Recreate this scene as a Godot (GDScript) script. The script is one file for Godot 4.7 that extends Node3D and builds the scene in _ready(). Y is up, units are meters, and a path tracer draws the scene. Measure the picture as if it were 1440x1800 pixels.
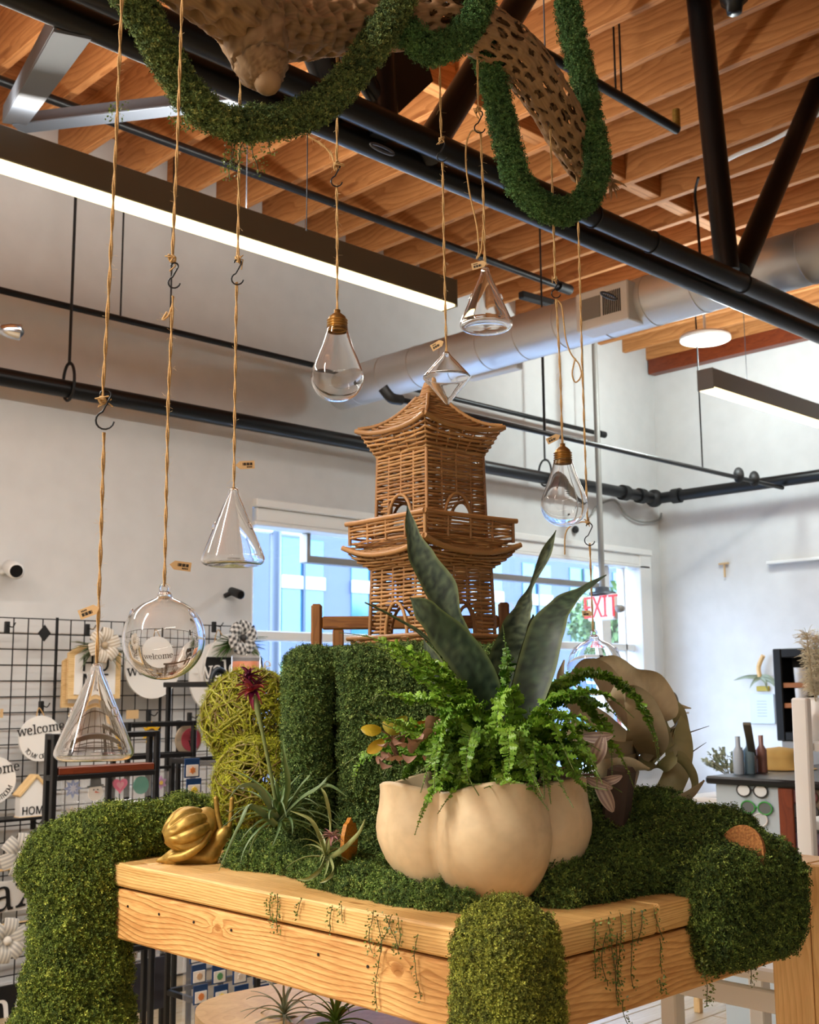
extends Node3D
# A shop corner: a timber display table with moss, a wicker pagoda and plants, glass vessels hung on twine, below a timber ceiling.
# World: the building's axes. x runs along the back wall, -z towards it, y up, metres. The camera stands at (0, 1.5, 0).

const FPX := 2054.0
const LED_E := 3.1
const EYE := Vector3(0, 1.5, 0)
var cam_basis: Basis
var mats := {}
var used_names := {}
var rng := RandomNumberGenerator.new()
var no1 := FastNoiseLite.new()
var sprig_mesh: ArrayMesh
var sprig_mesh_b: ArrayMesh
var M := {}

func _ready() -> void:
	rng.seed = 20240611
	no1.seed = 7
	no1.noise_type = FastNoiseLite.TYPE_SIMPLEX_SMOOTH
	no1.frequency = 1.0
	cam_basis = Basis.from_euler(Vector3(deg_to_rad(8.63), deg_to_rad(-44.15), deg_to_rad(-0.45)), EULER_ORDER_YXZ)
	setup_camera_and_light()
	make_materials()
	sprig_mesh = make_sprig(3, 14, 0.25)
	sprig_mesh_b = make_sprig(11, 11, 0.20)
	build_room()
	build_ceiling()
	build_services()
	build_outside()
	build_table()
	build_moss()
	build_chair_and_pagoda()
	build_pot()
	build_table_things()
	build_log()
	build_hanging()
	build_left_background()
	build_right_background()

# ---------------------------------------------------------------- camera, sky, exposure
func setup_camera_and_light() -> void:
	var cam := Camera3D.new()
	cam.name = "camera"
	cam.transform = Transform3D(cam_basis, EYE)
	cam.near = 0.05
	cam.far = 400.0
	var at_: CameraAttributesPhysical = CameraAttributesPhysical.new()
	at_.frustum_focal_length = 27.387
	at_.frustum_focus_distance = 1.75
	at_.exposure_aperture = 10.0
	at_.frustum_near = 0.05
	at_.frustum_far = 400.0
	cam.attributes = at_
	cam.fov = rad_to_deg(2.0 * atan(900.0 / FPX))
	add_child(cam)
	cam.current = true
	var we := WorldEnvironment.new()
	we.name = "environment"
	var e := Environment.new()
	e.tonemap_mode = Environment.TONE_MAPPER_LINEAR
	e.tonemap_exposure = 1.0
	e.background_mode = Environment.BG_SKY
	var sm := ProceduralSkyMaterial.new()
	sm.sky_top_color = Color(0.62, 0.76, 0.95)
	sm.sky_horizon_color = Color(0.86, 0.92, 0.98)
	sm.sky_curve = 0.2
	sm.ground_bottom_color = Color(0.35, 0.36, 0.36)
	sm.ground_horizon_color = Color(0.70, 0.74, 0.78)
	sm.sky_energy_multiplier = 3.7
	sm.ground_energy_multiplier = 1.6
	var sky := Sky.new()
	sky.sky_material = sm
	e.sky = sky
	e.sdfgi_enabled = true
	e.ssao_enabled = true
	e.ssil_enabled = true
	we.environment = e
	add_child(we)

# ---------------------------------------------------------------- photo pixel -> place
func ray(px: float, py: float) -> Vector3:
	return cam_basis * Vector3((px - 720.0) / FPX, (900.0 - py) / FPX, -1.0)
func at(px: float, py: float, d: float) -> Vector3:
	return EYE + ray(px, py) * d
func on_x(px: float, py: float, x: float) -> Vector3:
	var r := ray(px, py)
	return EYE + r * (x / r.x)
func on_y(px: float, py: float, y: float) -> Vector3:
	var r := ray(px, py)
	return EYE + r * ((y - EYE.y) / r.y)
func on_z(px: float, py: float, z: float) -> Vector3:
	var r := ray(px, py)
	return EYE + r * (z / r.z)
# s: level distance ahead of the camera, r: sideways
func sr(s: float, r: float, y: float) -> Vector3:
	return Vector3(0.6965 * s + 0.7176 * r, y, -0.7176 * s + 0.6965 * r)

# ---------------------------------------------------------------- mesh builder
class MB:
	var v := PackedVector3Array()
	var n := PackedVector3Array()
	var uv := PackedVector2Array()
	var c := PackedColorArray()
	var ix := PackedInt32Array()
	var col := Color.WHITE
	func vert(p: Vector3, nn: Vector3, t := Vector2.ZERO) -> int:
		v.append(p); n.append(nn); uv.append(t); c.append(col)
		return v.size() - 1
	func tri(a: int, b: int, d: int) -> void:
		var g := (v[b] - v[a]).cross(v[d] - v[a])
		if g.dot(n[a] + n[b] + n[d]) > 0.0:
			ix.append(a); ix.append(d); ix.append(b)
		else:
			ix.append(a); ix.append(b); ix.append(d)
	func quad(a: int, b: int, d: int, e: int) -> void:
		tri(a, b, d); tri(a, d, e)
	func flat(pts: Array, out: Vector3, tex := []) -> void:
		var k := v.size()
		var nn: Vector3 = (pts[1] - pts[0]).cross(pts[2] - pts[0]).normalized()
		if nn.dot(out) < 0.0: nn = -nn
		for i in pts.size():
			vert(pts[i], nn, tex[i] if tex.size() else Vector2(pts[i].x + pts[i].z, pts[i].y))
		for i in range(1, pts.size() - 1):
			tri(k, k + i, k + i + 1)
	func shift(o: Vector3) -> void:
		for i in v.size(): v[i] -= o
	func smooth() -> void:
		# true normals of the finished shape, kept on the side that the rough ones gave
		var acc := PackedVector3Array()
		acc.resize(v.size())
		for i in range(0, ix.size(), 3):
			var g := (v[ix[i + 1]] - v[ix[i]]).cross(v[ix[i + 2]] - v[ix[i]])
			for k in 3: acc[ix[i + k]] += g
		for i in v.size():
			if acc[i].length_squared() > 0.0:
				var q := acc[i].normalized()
				n[i] = q if q.dot(n[i]) > 0.0 else -q
	func commit() -> ArrayMesh:
		var a := []
		a.resize(Mesh.ARRAY_MAX)
		a[Mesh.ARRAY_VERTEX] = v
		a[Mesh.ARRAY_NORMAL] = n
		a[Mesh.ARRAY_TEX_UV] = uv
		a[Mesh.ARRAY_COLOR] = c
		a[Mesh.ARRAY_INDEX] = ix
		var m := ArrayMesh.new()
		if ix.size(): m.add_surface_from_arrays(Mesh.PRIMITIVE_TRIANGLES, a)
		return m

func box(mb: MB, xf: Transform3D, size: Vector3, bev := 0.0) -> void:
	# a box with chamfered edges; uv in metres, u along the longest axis
	var h := size * 0.5
	bev = minf(bev, minf(h.x, minf(h.y, h.z)) * 0.9)
	var la := 0 if size.x >= size.y and size.x >= size.z else (1 if size.y >= size.z else 2)
	var cen := Vector3.ZERO
	for ax in 3:
		var b1 := (ax + 1) % 3
		var b2 := (ax + 2) % 3
		for s in [-1.0, 1.0]:
			var pts := []
			var tex := []
			for q in [[-1, -1], [1, -1], [1, 1], [-1, 1]]:
				var p := Vector3.ZERO
				p[ax] = s * h[ax]
				p[b1] = q[0] * (h[b1] - bev)
				p[b2] = q[1] * (h[b2] - bev)
				pts.append(xf * p)
				var u: float = p[la] if ax != la else p[b1]
				var oth := b2 if (b1 == la or ax == la) else b1
				tex.append(Vector2(u + xf.origin.x + xf.origin.z, p[oth] + xf.origin.y * 1.7 + ax * 0.37 + s * 0.11 + xf.origin.z * 0.61))
			var o := Vector3.ZERO
			o[ax] = s
			mb.flat(pts, xf.basis * o, tex)
	if bev <= 0.0: return
	for ax in 3:
		var b1 := (ax + 1) % 3
		var b2 := (ax + 2) % 3
		for s1 in [-1.0, 1.0]:
			for s2 in [-1.0, 1.0]:
				var pts := []
				var tex := []
				for q in [[-1, 0], [1, 0], [1, 1], [-1, 1]]:
					var p := Vector3.ZERO
					p[ax] = q[0] * (h[ax] - bev)
					p[b1] = s1 * (h[b1] - (bev if q[1] else 0.0))
					p[b2] = s2 * (h[b2] - (0.0 if q[1] else bev))
					pts.append(xf * p)
					tex.append(Vector2(p[la] + xf.origin.x + xf.origin.z, p[b1] + xf.origin.y))
				var o := Vector3.ZERO
				o[b1] = s1; o[b2] = s2
				mb.flat(pts, xf.basis * o, tex)
	for sx in [-1.0, 1.0]:
		for sy in [-1.0, 1.0]:
			for sz in [-1.0, 1.0]:
				var s := Vector3(sx, sy, sz)
				var q := h * s
				mb.flat([xf * (q - Vector3(0, sy, sz) * bev), xf * (q - Vector3(sx, 0, sz) * bev), xf * (q - Vector3(sx, sy, 0) * bev)], xf.basis * s)

func frame_at(dir: Vector3) -> Basis:
	var d := dir.normalized()
	var up := Vector3.UP if absf(d.y) < 0.95 else Vector3.RIGHT
	var x := up.cross(d).normalized()
	return Basis(x, d.cross(x), d)

func bar(mb: MB, a: Vector3, b: Vector3, w: float, h: float, bev := 0.0) -> void:
	# a straight bar of section w (level) x h
	var d := b - a
	var bs := frame_at(d)
	box(mb, Transform3D(bs, (a + b) * 0.5), Vector3(w, h, d.length()), bev)

func tube(mb: MB, pts: PackedVector3Array, rad, sides := 8, caps := true, vscale := 1.0) -> void:
	var np := pts.size()
	if np < 2: return
	var d := (pts[1] - pts[0]).normalized()
	var bs := frame_at(d)
	var x := bs.x
	var first := mb.v.size()
	var run := 0.0
	for i in np:
		var t: Vector3
		if i == 0: t = pts[1] - pts[0]
		elif i == np - 1: t = pts[i] - pts[i - 1]
		else: t = pts[i + 1] - pts[i - 1]
		t = t.normalized()
		x = (x - t * x.dot(t)).normalized()
		var y := t.cross(x)
		var r: float = rad[i] if (rad is PackedFloat32Array or rad is Array) else rad
		if i > 0: run += pts[i].distance_to(pts[i - 1])
		for k in sides + 1:
			var a := TAU * k / sides
			var o := x * cos(a) + y * sin(a)
			mb.vert(pts[i] + o * r, o, Vector2(float(k) / sides * vscale, run))
	for i in np - 1:
		for k in sides:
			var a := first + i * (sides + 1) + k
			mb.quad(a, a + 1, a + sides + 2, a + sides + 1)
	if caps:
		for e in [0, np - 1]:
			var t: Vector3 = (pts[0] - pts[1]).normalized() if e == 0 else (pts[np - 1] - pts[np - 2]).normalized()
			var c0 := mb.vert(pts[e], t)
			var ring := []
			for k in sides:
				ring.append(mb.vert(mb.v[first + e * (sides + 1) + k], t))
			for k in sides:
				mb.tri(c0, ring[k], ring[(k + 1) % sides])

func lathe(mb: MB, prof: PackedVector2Array, segs: int, xf: Transform3D, inward := false) -> void:
	# profile (radius, height); normals to the side away from the axis (or towards it)
	var first := mb.v.size()
	var np := prof.size()
	for i in np:
		var a: Vector2 = prof[maxi(i - 1, 0)]
		var b: Vector2 = prof[mini(i + 1, np - 1)]
		var t := (b - a).normalized()
		var nn := Vector2(t.y, -t.x)
		if inward: nn = -nn
		for k in segs + 1:
			var an := TAU * k / segs
			var o := Vector3(cos(an), 0, sin(an))
			mb.vert(xf * (o * prof[i].x + Vector3(0, prof[i].y, 0)), (xf.basis * (o * nn.x + Vector3(0, nn.y, 0))).normalized(), Vector2(float(k) / segs, float(i) / np))
	for i in np - 1:
		for k in segs:
			var a := first + i * (segs + 1) + k
			if prof[i].x < 1e-6:
				mb.tri(a, a + segs + 2, a + segs + 1)
			elif prof[i + 1].x < 1e-6:
				mb.tri(a, a + 1, a + segs + 1)
			else:
				mb.quad(a, a + 1, a + segs + 2, a + segs + 1)

func extrude(mb: MB, poly: PackedVector2Array, depth: float, xf: Transform3D) -> void:
	# poly in the xy plane, from z = -depth/2 to depth/2
	var tri := Geometry2D.triangulate_polygon(poly)
	var np := poly.size()
	for s in [-1.0, 1.0]:
		var k := mb.v.size()
		var nn := xf.basis * Vector3(0, 0, s)
		for p in poly: mb.vert(xf * Vector3(p.x, p.y, s * depth * 0.5), nn.normalized(), p)
		for i in range(0, tri.size(), 3): mb.tri(k + tri[i], k + tri[i + 1], k + tri[i + 2])
	var cw := Geometry2D.is_polygon_clockwise(poly)
	for i in np:
		var a := poly[i]
		var b := poly[(i + 1) % np]
		var t := (b - a).normalized()
		var o := Vector3(t.y, -t.x, 0) * (-1.0 if cw else 1.0)
		mb.flat([xf * Vector3(a.x, a.y, -depth * 0.5), xf * Vector3(b.x, b.y, -depth * 0.5), xf * Vector3(b.x, b.y, depth * 0.5), xf * Vector3(a.x, a.y, depth * 0.5)], xf.basis * o)

func ball(mb: MB, c: Vector3, r, segs := 10, rings := 6) -> void:
	var sc: Vector3 = r if r is Vector3 else Vector3(r, r, r)
	var p := PackedVector2Array()
	for i in rings + 1:
		var a := -PI / 2 + PI * i / rings
		p.append(Vector2(maxf(cos(a), 0.0), sin(a)))
	lathe(mb, p, segs, Transform3D(Basis.from_scale(sc), c))

func blade(mb: MB, pts: PackedVector3Array, w: PackedFloat32Array, side: Vector3, fold := 0.0, thick := 0.0, across := 4, cols := []) -> void:
	# a leaf: a strip along pts, width w[i], folded along its midrib by `fold` (height over half width), with real thickness
	var np := pts.size()
	for layer in (2 if thick > 0.0 else 1):
		var first := mb.v.size()
		for i in np:
			var t := float(i) / (np - 1)
			var d := (pts[mini(i + 1, np - 1)] - pts[maxi(i - 1, 0)]).normalized()
			var sd := (side - d * side.dot(d)).normalized()
			var up := sd.cross(d).normalized()
			var hw := w[i] * 0.5
			for k in across + 1:
				var u := -1.0 + 2.0 * k / across
				var p := pts[i] + sd * u * hw + up * (u * u * fold * hw)
				var nn := (up - sd * (2.0 * u * fold)).normalized()
				if layer == 1:
					p -= nn * thick * (1.0 - u * u * 0.9)
					nn = -nn
				if cols.size(): mb.col = cols[i * (across + 1) + k]
				mb.vert(p, nn, Vector2(t, u * 0.5 + 0.5))
		for i in np - 1:
			for k in across:
				var a := first + i * (across + 1) + k
				mb.quad(a, a + 1, a + across + 2, a + across + 1)

func curve(ctrl: Array, steps: int) -> PackedVector3Array:
	# Catmull-Rom through the points
	var o := PackedVector3Array()
	var n := ctrl.size()
	for i in n - 1:
		var p0: Vector3 = ctrl[maxi(i - 1, 0)]
		var p1: Vector3 = ctrl[i]
		var p2: Vector3 = ctrl[i + 1]
		var p3: Vector3 = ctrl[mini(i + 2, n - 1)]
		for k in steps:
			o.append(p1.cubic_interpolate(p2, p0, p3, float(k) / steps))
	o.append(ctrl[n - 1])
	return o

# ---------------------------------------------------------------- scene graph
func fresh(called: String) -> String:
	if not used_names.has(called):
		used_names[called] = 0
		return called
	used_names[called] += 1
	return "%s_%03d" % [called, used_names[called]]

func tag(o: Node, label: String, category: String, group := "", kind := "") -> void:
	if label: o.set_meta("label", label)
	if category: o.set_meta("category", category)
	if group: o.set_meta("group", group)
	if kind: o.set_meta("kind", kind)

func thing(called: String, label: String, category: String, pos: Vector3, group := "", turn := 0.0, kind := "") -> Node3D:
	var o := Node3D.new()
	o.name = fresh(called)
	add_child(o, true)
	o.position = pos
	o.rotation.y = turn
	tag(o, label, category, group, kind)
	return o

func part(parent: Node3D, called: String, mb, m: Material, own := false) -> MeshInstance3D:
	# mb in world coordinates unless own (then in the parent's own axes)
	var o := MeshInstance3D.new()
	o.name = called
	if mb is MB:
		if not own: mb.shift(origin_of(parent))
		o.mesh = mb.commit()
	else:
		o.mesh = mb
	o.material_override = m
	parent.add_child(o, true)
	return o

func origin_of(p: Node) -> Vector3:
	var o := Vector3.ZERO
	while p is Node3D and p != self:
		o += p.position
		p = p.get_parent()
	return o

func one(called: String, mb: MB, m: Material, label: String, category: String, pos: Vector3, group := "", kind := "") -> MeshInstance3D:
	var o := MeshInstance3D.new()
	o.name = fresh(called)
	mb.shift(pos)
	o.mesh = mb.commit()
	o.material_override = m
	o.position = pos
	add_child(o, true)
	tag(o, label, category, group, kind)
	return o

func lettering(parent: Node3D, called: String, txt: String, h: float, xf: Transform3D, m: Material, depth := 0.003, serif := false) -> MeshInstance3D:
	var tm := TextMesh.new()
	tm.text = txt
	var f := SystemFont.new()
	f.font_names = PackedStringArray(["Droid Serif" if serif else "Droid Sans"])
	f.font_italic = serif
	tm.font = f
	tm.font_size = 32
	tm.pixel_size = h / 32.0
	tm.depth = depth
	tm.curve_step = 2.0
	var o := MeshInstance3D.new()
	o.name = called
	o.mesh = tm
	o.material_override = m
	o.transform = xf
	parent.add_child(o, true)
	return o

func mat(key: String, c: Color, rough := 0.7, metal := 0.0) -> StandardMaterial3D:
	if mats.has(key): return mats[key]
	var m := StandardMaterial3D.new()
	m.resource_name = key
	m.albedo_color = c
	m.roughness = rough
	m.metallic = metal
	mats[key] = m
	return m

func rnd(a: float, b: float) -> float:
	return rng.randf_range(a, b)

func rvec() -> Vector3:
	return Vector3(rnd(-1, 1), rnd(-1, 1), rnd(-1, 1))

# ---------------------------------------------------------------- materials
func tex(img: Image) -> ImageTexture:
	img.generate_mipmaps()
	return ImageTexture.create_from_image(img)

func wood_images(w: int, h: int, seed_: int, rings: float, warp: float, c_light: Color, c_dark: Color, contrast: float, knots: int) -> Array:
	var nz := FastNoiseLite.new()
	nz.seed = seed_
	nz.noise_type = FastNoiseLite.TYPE_SIMPLEX_SMOOTH
	nz.frequency = 1.0
	nz.fractal_octaves = 2
	var r := RandomNumberGenerator.new()
	r.seed = seed_
	var kn := []
	for i in knots: kn.append(Vector3(r.randf(), r.randf_range(0.15, 0.85), r.randf_range(0.02, 0.05)))
	var ci := Image.create(w, h, false, Image.FORMAT_RGB8)
	var hi := Image.create(w, h, false, Image.FORMAT_RGB8)
	for y in h:
		var v := float(y) / h
		for x in w:
			var u := float(x) / w
			# the grain closes on itself at the texture's edges
			var cu := cos(u * TAU) * 0.35
			var su := sin(u * TAU) * 0.35
			var off := nz.get_noise_3d(cu * 1.5, su * 1.5, sin(v * PI) * 1.3) * warp
			for k in kn:
				var du: float = absf(u - k.x)
				du = minf(du, 1.0 - du) * float(w) / h
				var dv: float = v - k.y
				off += 0.10 * exp(-(du * du * 0.25 + dv * dv) / (k.z * 1.6 * k.z * 1.6)) * signf(dv)
			var q := v + off
			var ph := q * rings
			var saw := ph - floorf(ph)
			var line := pow(saw, 2.2)
			if saw > 0.93: line *= (1.0 - saw) / 0.07
			var fine := nz.get_noise_3d(cu * 14.0, su * 14.0, v * 70.0)
			var broad := nz.get_noise_3d(cu * 2.0 + 9.0, su * 2.0, v * 4.0)
			var dk := clampf(line * contrast + fine * 0.22 + broad * 0.25 + 0.15, 0.0, 1.0)
			for k in kn:
				var du: float = absf(u - k.x)
				du = minf(du, 1.0 - du) * float(w) / h
				var dd: float = sqrt(du * du * 0.6 + (v - k.y) * (v - k.y)) / k.z
				if dd < 1.0: dk = maxf(dk, 1.0 - dd * 0.4)
			ci.set_pixel(x, y, c_light.lerp(c_dark, dk))
			var hh := clampf(0.75 - line * 0.6 + fine * 0.2, 0.0, 1.0)
			hi.set_pixel(x, y, Color(hh, hh, hh))
	return [tex(ci), tex(hi)]

func wood_mat(key: String, imgs: Array, len_m: float, wid_m: float, tint: Color, rough: float, relief: float) -> StandardMaterial3D:
	var m := mat(key, tint, rough)
	m.albedo_texture = imgs[0]
	m.uv1_scale = Vector3(1.0 / len_m, 1.0 / wid_m, 1.0)
	if relief > 0.0:
		m.heightmap_enabled = true
		m.heightmap_texture = imgs[1]
		m.heightmap_scale = relief
	return m

func noise_image(n: int, freq: float, seed_: int, a: Color, b: Color, oct := 3) -> ImageTexture:
	var nz := FastNoiseLite.new()
	nz.seed = seed_
	nz.frequency = freq
	nz.fractal_octaves = oct
	var g := nz.get_seamless_image(n, n)
	var ci := Image.create(n, n, false, Image.FORMAT_RGB8)
	for y in n:
		for x in n:
			ci.set_pixel(x, y, a.lerp(b, g.get_pixel(x, y).r))
	return tex(ci)

func tri_tex(m: StandardMaterial3D, t: Texture2D, per_m: float) -> void:
	m.albedo_texture = t
	m.uv1_triplanar = true
	m.uv1_world_triplanar = true
	m.uv1_scale = Vector3.ONE * per_m

func make_materials() -> void:
	var w1 := wood_images(1024, 256, 5, 25.0, 0.08, Color("e8c086"), Color("9a6832"), 0.55, 2)
	wood_mat("beam_wood", w1, 0.95, 0.20, Color(1.0, 0.95, 0.86), 0.6, 0.15)
	wood_mat("board_wood", w1, 1.3, 0.11, Color(1.0, 1.0, 0.92), 0.55, 0.05)
	var w2 := wood_images(512, 256, 9, 9.0, 0.22, Color("c98a50"), Color("8a5022"), 0.5, 3)
	wood_mat("ceiling_wood", w2, 2.4, 0.34, Color(1, 1, 1), 0.75, 0.0)
	wood_mat("ceiling_board_wood", w2, 1.7, 0.21, Color(0.86, 0.80, 0.74), 0.8, 0.0)
	wood_mat("chair_wood", w2, 0.8, 0.07, Color(0.72, 0.70, 0.58), 0.5, 0.0)
	var w3 := wood_images(512, 256, 21, 11.0, 0.12, Color("e6c79a"), Color("bd9460"), 0.45, 0)
	wood_mat("post_wood", w3, 1.2, 0.12, Color(1.0, 0.96, 0.86), 0.5, 0.0)
	wood_mat("pale_wood", w3, 0.6, 0.12, Color(1.0, 1.0, 0.95), 0.6, 0.0)
	wood_mat("shelf_wood", w2, 0.9, 0.2, Color(0.62, 0.42, 0.36), 0.4, 0.0)
	wood_mat("floor_wood", w3, 1.4, 0.3, Color(0.84, 0.88, 0.92), 0.35, 0.0)
	var slab := wood_images(512, 512, 31, 6.0, 0.5, Color("ecc88c"), Color("c89a5c"), 0.35, 3)
	wood_mat("slab_wood", slab, 0.5, 0.5, Color(1, 1, 1), 0.35, 0.0)
	var pl := mat("wall_paint", Color(0.83, 0.83, 0.825), 0.9)
	tri_tex(pl, noise_image(256, 0.02, 3, Color(0.965, 0.965, 0.965), Color(1, 1, 1)), 0.9)
	mat("white_paint", Color(0.90, 0.90, 0.89), 0.45)
	mat("white_plastic", Color(0.88, 0.88, 0.87), 0.35)
	mat("black_metal", Color(0.045, 0.048, 0.055), 0.38, 0.3)
	mat("black_matte", Color(0.035, 0.036, 0.04), 0.6)
	mat("truss_metal", Color(0.060, 0.066, 0.075), 0.32, 0.35)
	mat("rack_metal", Color(0.05, 0.05, 0.055), 0.45, 0.2)
	mat("grey_metal", Color(0.34, 0.36, 0.39), 0.45, 0.5)
	mat("chrome", Color(0.75, 0.76, 0.78), 0.12, 1.0)
	var du := mat("duct_metal", Color(0.86, 0.87, 0.88), 0.42, 0.7)
	du.anisotropy_enabled = false
	mat("fixture_grey", Color(0.40, 0.38, 0.33), 0.5, 0.2)
	mat("fixture_light", Color(0.55, 0.54, 0.52), 0.5, 0.2)
	mat("soil", Color(0.045, 0.034, 0.026), 0.95)
	var g := mat("glass", Color(1, 1, 1, 0.0), 0.0)
	g.refraction_enabled = true
	g.refraction_scale = 0.05
	g.metallic_specular = 0.5
	var pane := mat("window_pane", Color(0.92, 0.97, 1.0, 0.04), 0.0)
	pane.transparency = BaseMaterial3D.TRANSPARENCY_ALPHA
	var bag := mat("clear_bag", Color(0.95, 0.96, 0.97, 0.10), 0.05)
	bag.transparency = BaseMaterial3D.TRANSPARENCY_ALPHA
	var tw := mat("twine", Color("c9a878"), 0.9)
	tri_tex(tw, noise_image(64, 0.12, 4, Color(0.75, 0.72, 0.68), Color(1.15, 1.1, 1.0)), 60.0)
	mat("twine_fibre", Color("dcc096"), 0.9)
	mat("kraft", Color("c9a778"), 0.85)
	mat("ink", Color(0.02, 0.02, 0.022), 0.7)
	mat("pink_ink", Color(0.35, 0.13, 0.13), 0.8)
	mat("paper_white", Color(0.90, 0.89, 0.87), 0.7)
	var wk := mat("wicker", Color(1, 1, 1), 0.42)
	wk.vertex_color_use_as_albedo = true
	var ms := mat("moss", Color(1, 1, 1), 0.9)
	ms.vertex_color_use_as_albedo = true
	mat("moss_body", Color(0.37, 0.43, 0.15), 0.95)
	var lf := mat("leaf", Color(1, 1, 1), 0.42)
	lf.vertex_color_use_as_albedo = true
	lf.backlight_enabled = true
	lf.backlight = Color(0.45, 0.55, 0.25)
	var lt := mat("thick_leaf", Color(1, 1, 1), 0.52)
	lt.vertex_color_use_as_albedo = true
	var vc := mat("painted", Color(1, 1, 1), 0.6)
	vc.vertex_color_use_as_albedo = true
	var ck := mat("clay", Color("d3bd98"), 0.5)
	tri_tex(ck, noise_image(256, 0.03, 12, Color(0.93, 0.92, 0.90), Color(1.04, 1.03, 1.02)), 5.0)
	var go := mat("gold", Color("c3a050"), 0.46, 0.6)
	tri_tex(go, noise_image(128, 0.05, 17, Color(0.72, 0.70, 0.66), Color(1.0, 1.0, 1.0)), 12.0)
	var bk := mat("cholla", Color(1, 1, 1), 0.8)
	bk.vertex_color_use_as_albedo = true
	var co := mat("cork", Color(1, 1, 1), 0.95)
	tri_tex(co, noise_image(128, 0.16, 33, Color("6d3f1c"), Color("c98f50"), 4), 9.0)
	co.heightmap_enabled = true
	co.heightmap_texture = noise_image(128, 0.16, 33, Color(0, 0, 0), Color(1, 1, 1), 4)
	co.heightmap_scale = 0.2
	var amber := mat("amber_crust", Color(1, 1, 1), 0.6)
	tri_tex(amber, noise_image(128, 0.14, 35, Color("8a4a10"), Color("e0a030"), 3), 14.0)
	for k in [["led_warm", Color(1.0, 0.90, 0.66), 3.2], ["led_disc", Color(1.0, 0.97, 0.90), 4.0], ["exit_red", Color(1.0, 0.12, 0.10), 1.6]]:
		var m := mat(k[0], Color(1, 1, 1) if k[0] != "exit_red" else Color(0.8, 0.1, 0.08), 0.5)
		m.emission_enabled = true
		m.emission = k[1]
		m.emission_energy_multiplier = k[2]

# ---------------------------------------------------------------- moss
func make_sprig(seed_: int, leaflets: int, leaf_len: float) -> ArrayMesh:
	# one unit-high curled sprig: a stem with small folded leaflets all round
	var r := RandomNumberGenerator.new()
	r.seed = seed_
	var mb := MB.new()
	var lean := Vector3(r.randf_range(-0.3, 0.3), 0, r.randf_range(-0.3, 0.3))
	for i in leaflets:
		var t := (i + 0.6) / leaflets
		var p := Vector3(0, t * 0.85, 0) + lean * t * t
		var a := i * 2.4 + r.randf()
		var out := Vector3(cos(a), r.randf_range(0.1, 0.9), sin(a)).normalized()
		var sd := out.cross(Vector3(r.randf_range(-1, 1), 1, r.randf_range(-1, 1))).normalized()
		var ln := leaf_len * r.randf_range(0.75, 1.3)
		var up := sd.cross(out).normalized()
		mb.col = Color(1, 1, 1).lerp(Color(0.7, 0.75, 0.6), r.randf())
		var k := mb.v.size()
		mb.vert(p, up)
		mb.vert(p + out * ln * 0.55 + sd * ln * 0.24, (up + sd * 0.3).normalized())
		mb.vert(p + out * ln - Vector3(0, ln * 0.25, 0), up)
		mb.vert(p + out * ln * 0.55 - sd * ln * 0.24, (up - sd * 0.3).normalized())
		mb.tri(k, k + 1, k + 2)
		mb.tri(k, k + 2, k + 3)
	return mb.commit()

func scatter_sprigs(parent: Node3D, called: String, pts: Array, nrm: Array, size: float, c0: Color, c1: Color, c2: Color, droop: float, mesh_: ArrayMesh, jit := 0.85) -> void:
	# one MultiMesh of sprigs; colours (linear) mixed clump by clump from three dyes
	var mm := MultiMesh.new()
	mm.transform_format = MultiMesh.TRANSFORM_3D
	mm.use_colors = true
	mm.mesh = mesh_
	mm.instance_count = pts.size()
	for i in pts.size():
		var n: Vector3 = nrm[i]
		var p: Vector3 = pts[i]
		var up := (n + rvec() * jit + Vector3(0, -droop, 0)).normalized()
		var b := frame_at(up)
		var s := size * rnd(0.65, 1.35)
		var bs := Basis(b.x, b.z, b.y) * Basis(Vector3.UP, rnd(0, TAU))
		var bump := no1.get_noise_3d(p.x * 75.0, p.y * 75.0, p.z * 75.0) + 0.6 * no1.get_noise_3d(p.x * 170.0, p.y * 170.0 + 3.0, p.z * 170.0)
		mm.set_instance_transform(i, Transform3D(bs.scaled(Vector3.ONE * s), p + n * (bump * 0.008 - s * 0.1)))
		var clump := 0.5 + 0.7 * no1.get_noise_3d(p.x * 30.0, p.y * 30.0, p.z * 30.0) + 0.45 * no1.get_noise_3d(p.x * 85.0, p.y * 85.0 + 7.0, p.z * 85.0)
		var c := c0.lerp(c1, clampf(clump + rnd(-0.3, 0.3), 0, 1))
		if rng.randf() < 0.16: c = c.lerp(c2, rnd(0.3, 0.9))
		mm.set_instance_color(i, c)
	var o := MultiMeshInstance3D.new()
	o.name = called
	o.multimesh = mm
	o.material_override = mats["moss"]
	parent.add_child(o, true)
	o.set_meta("kind", "stuff")

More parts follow.
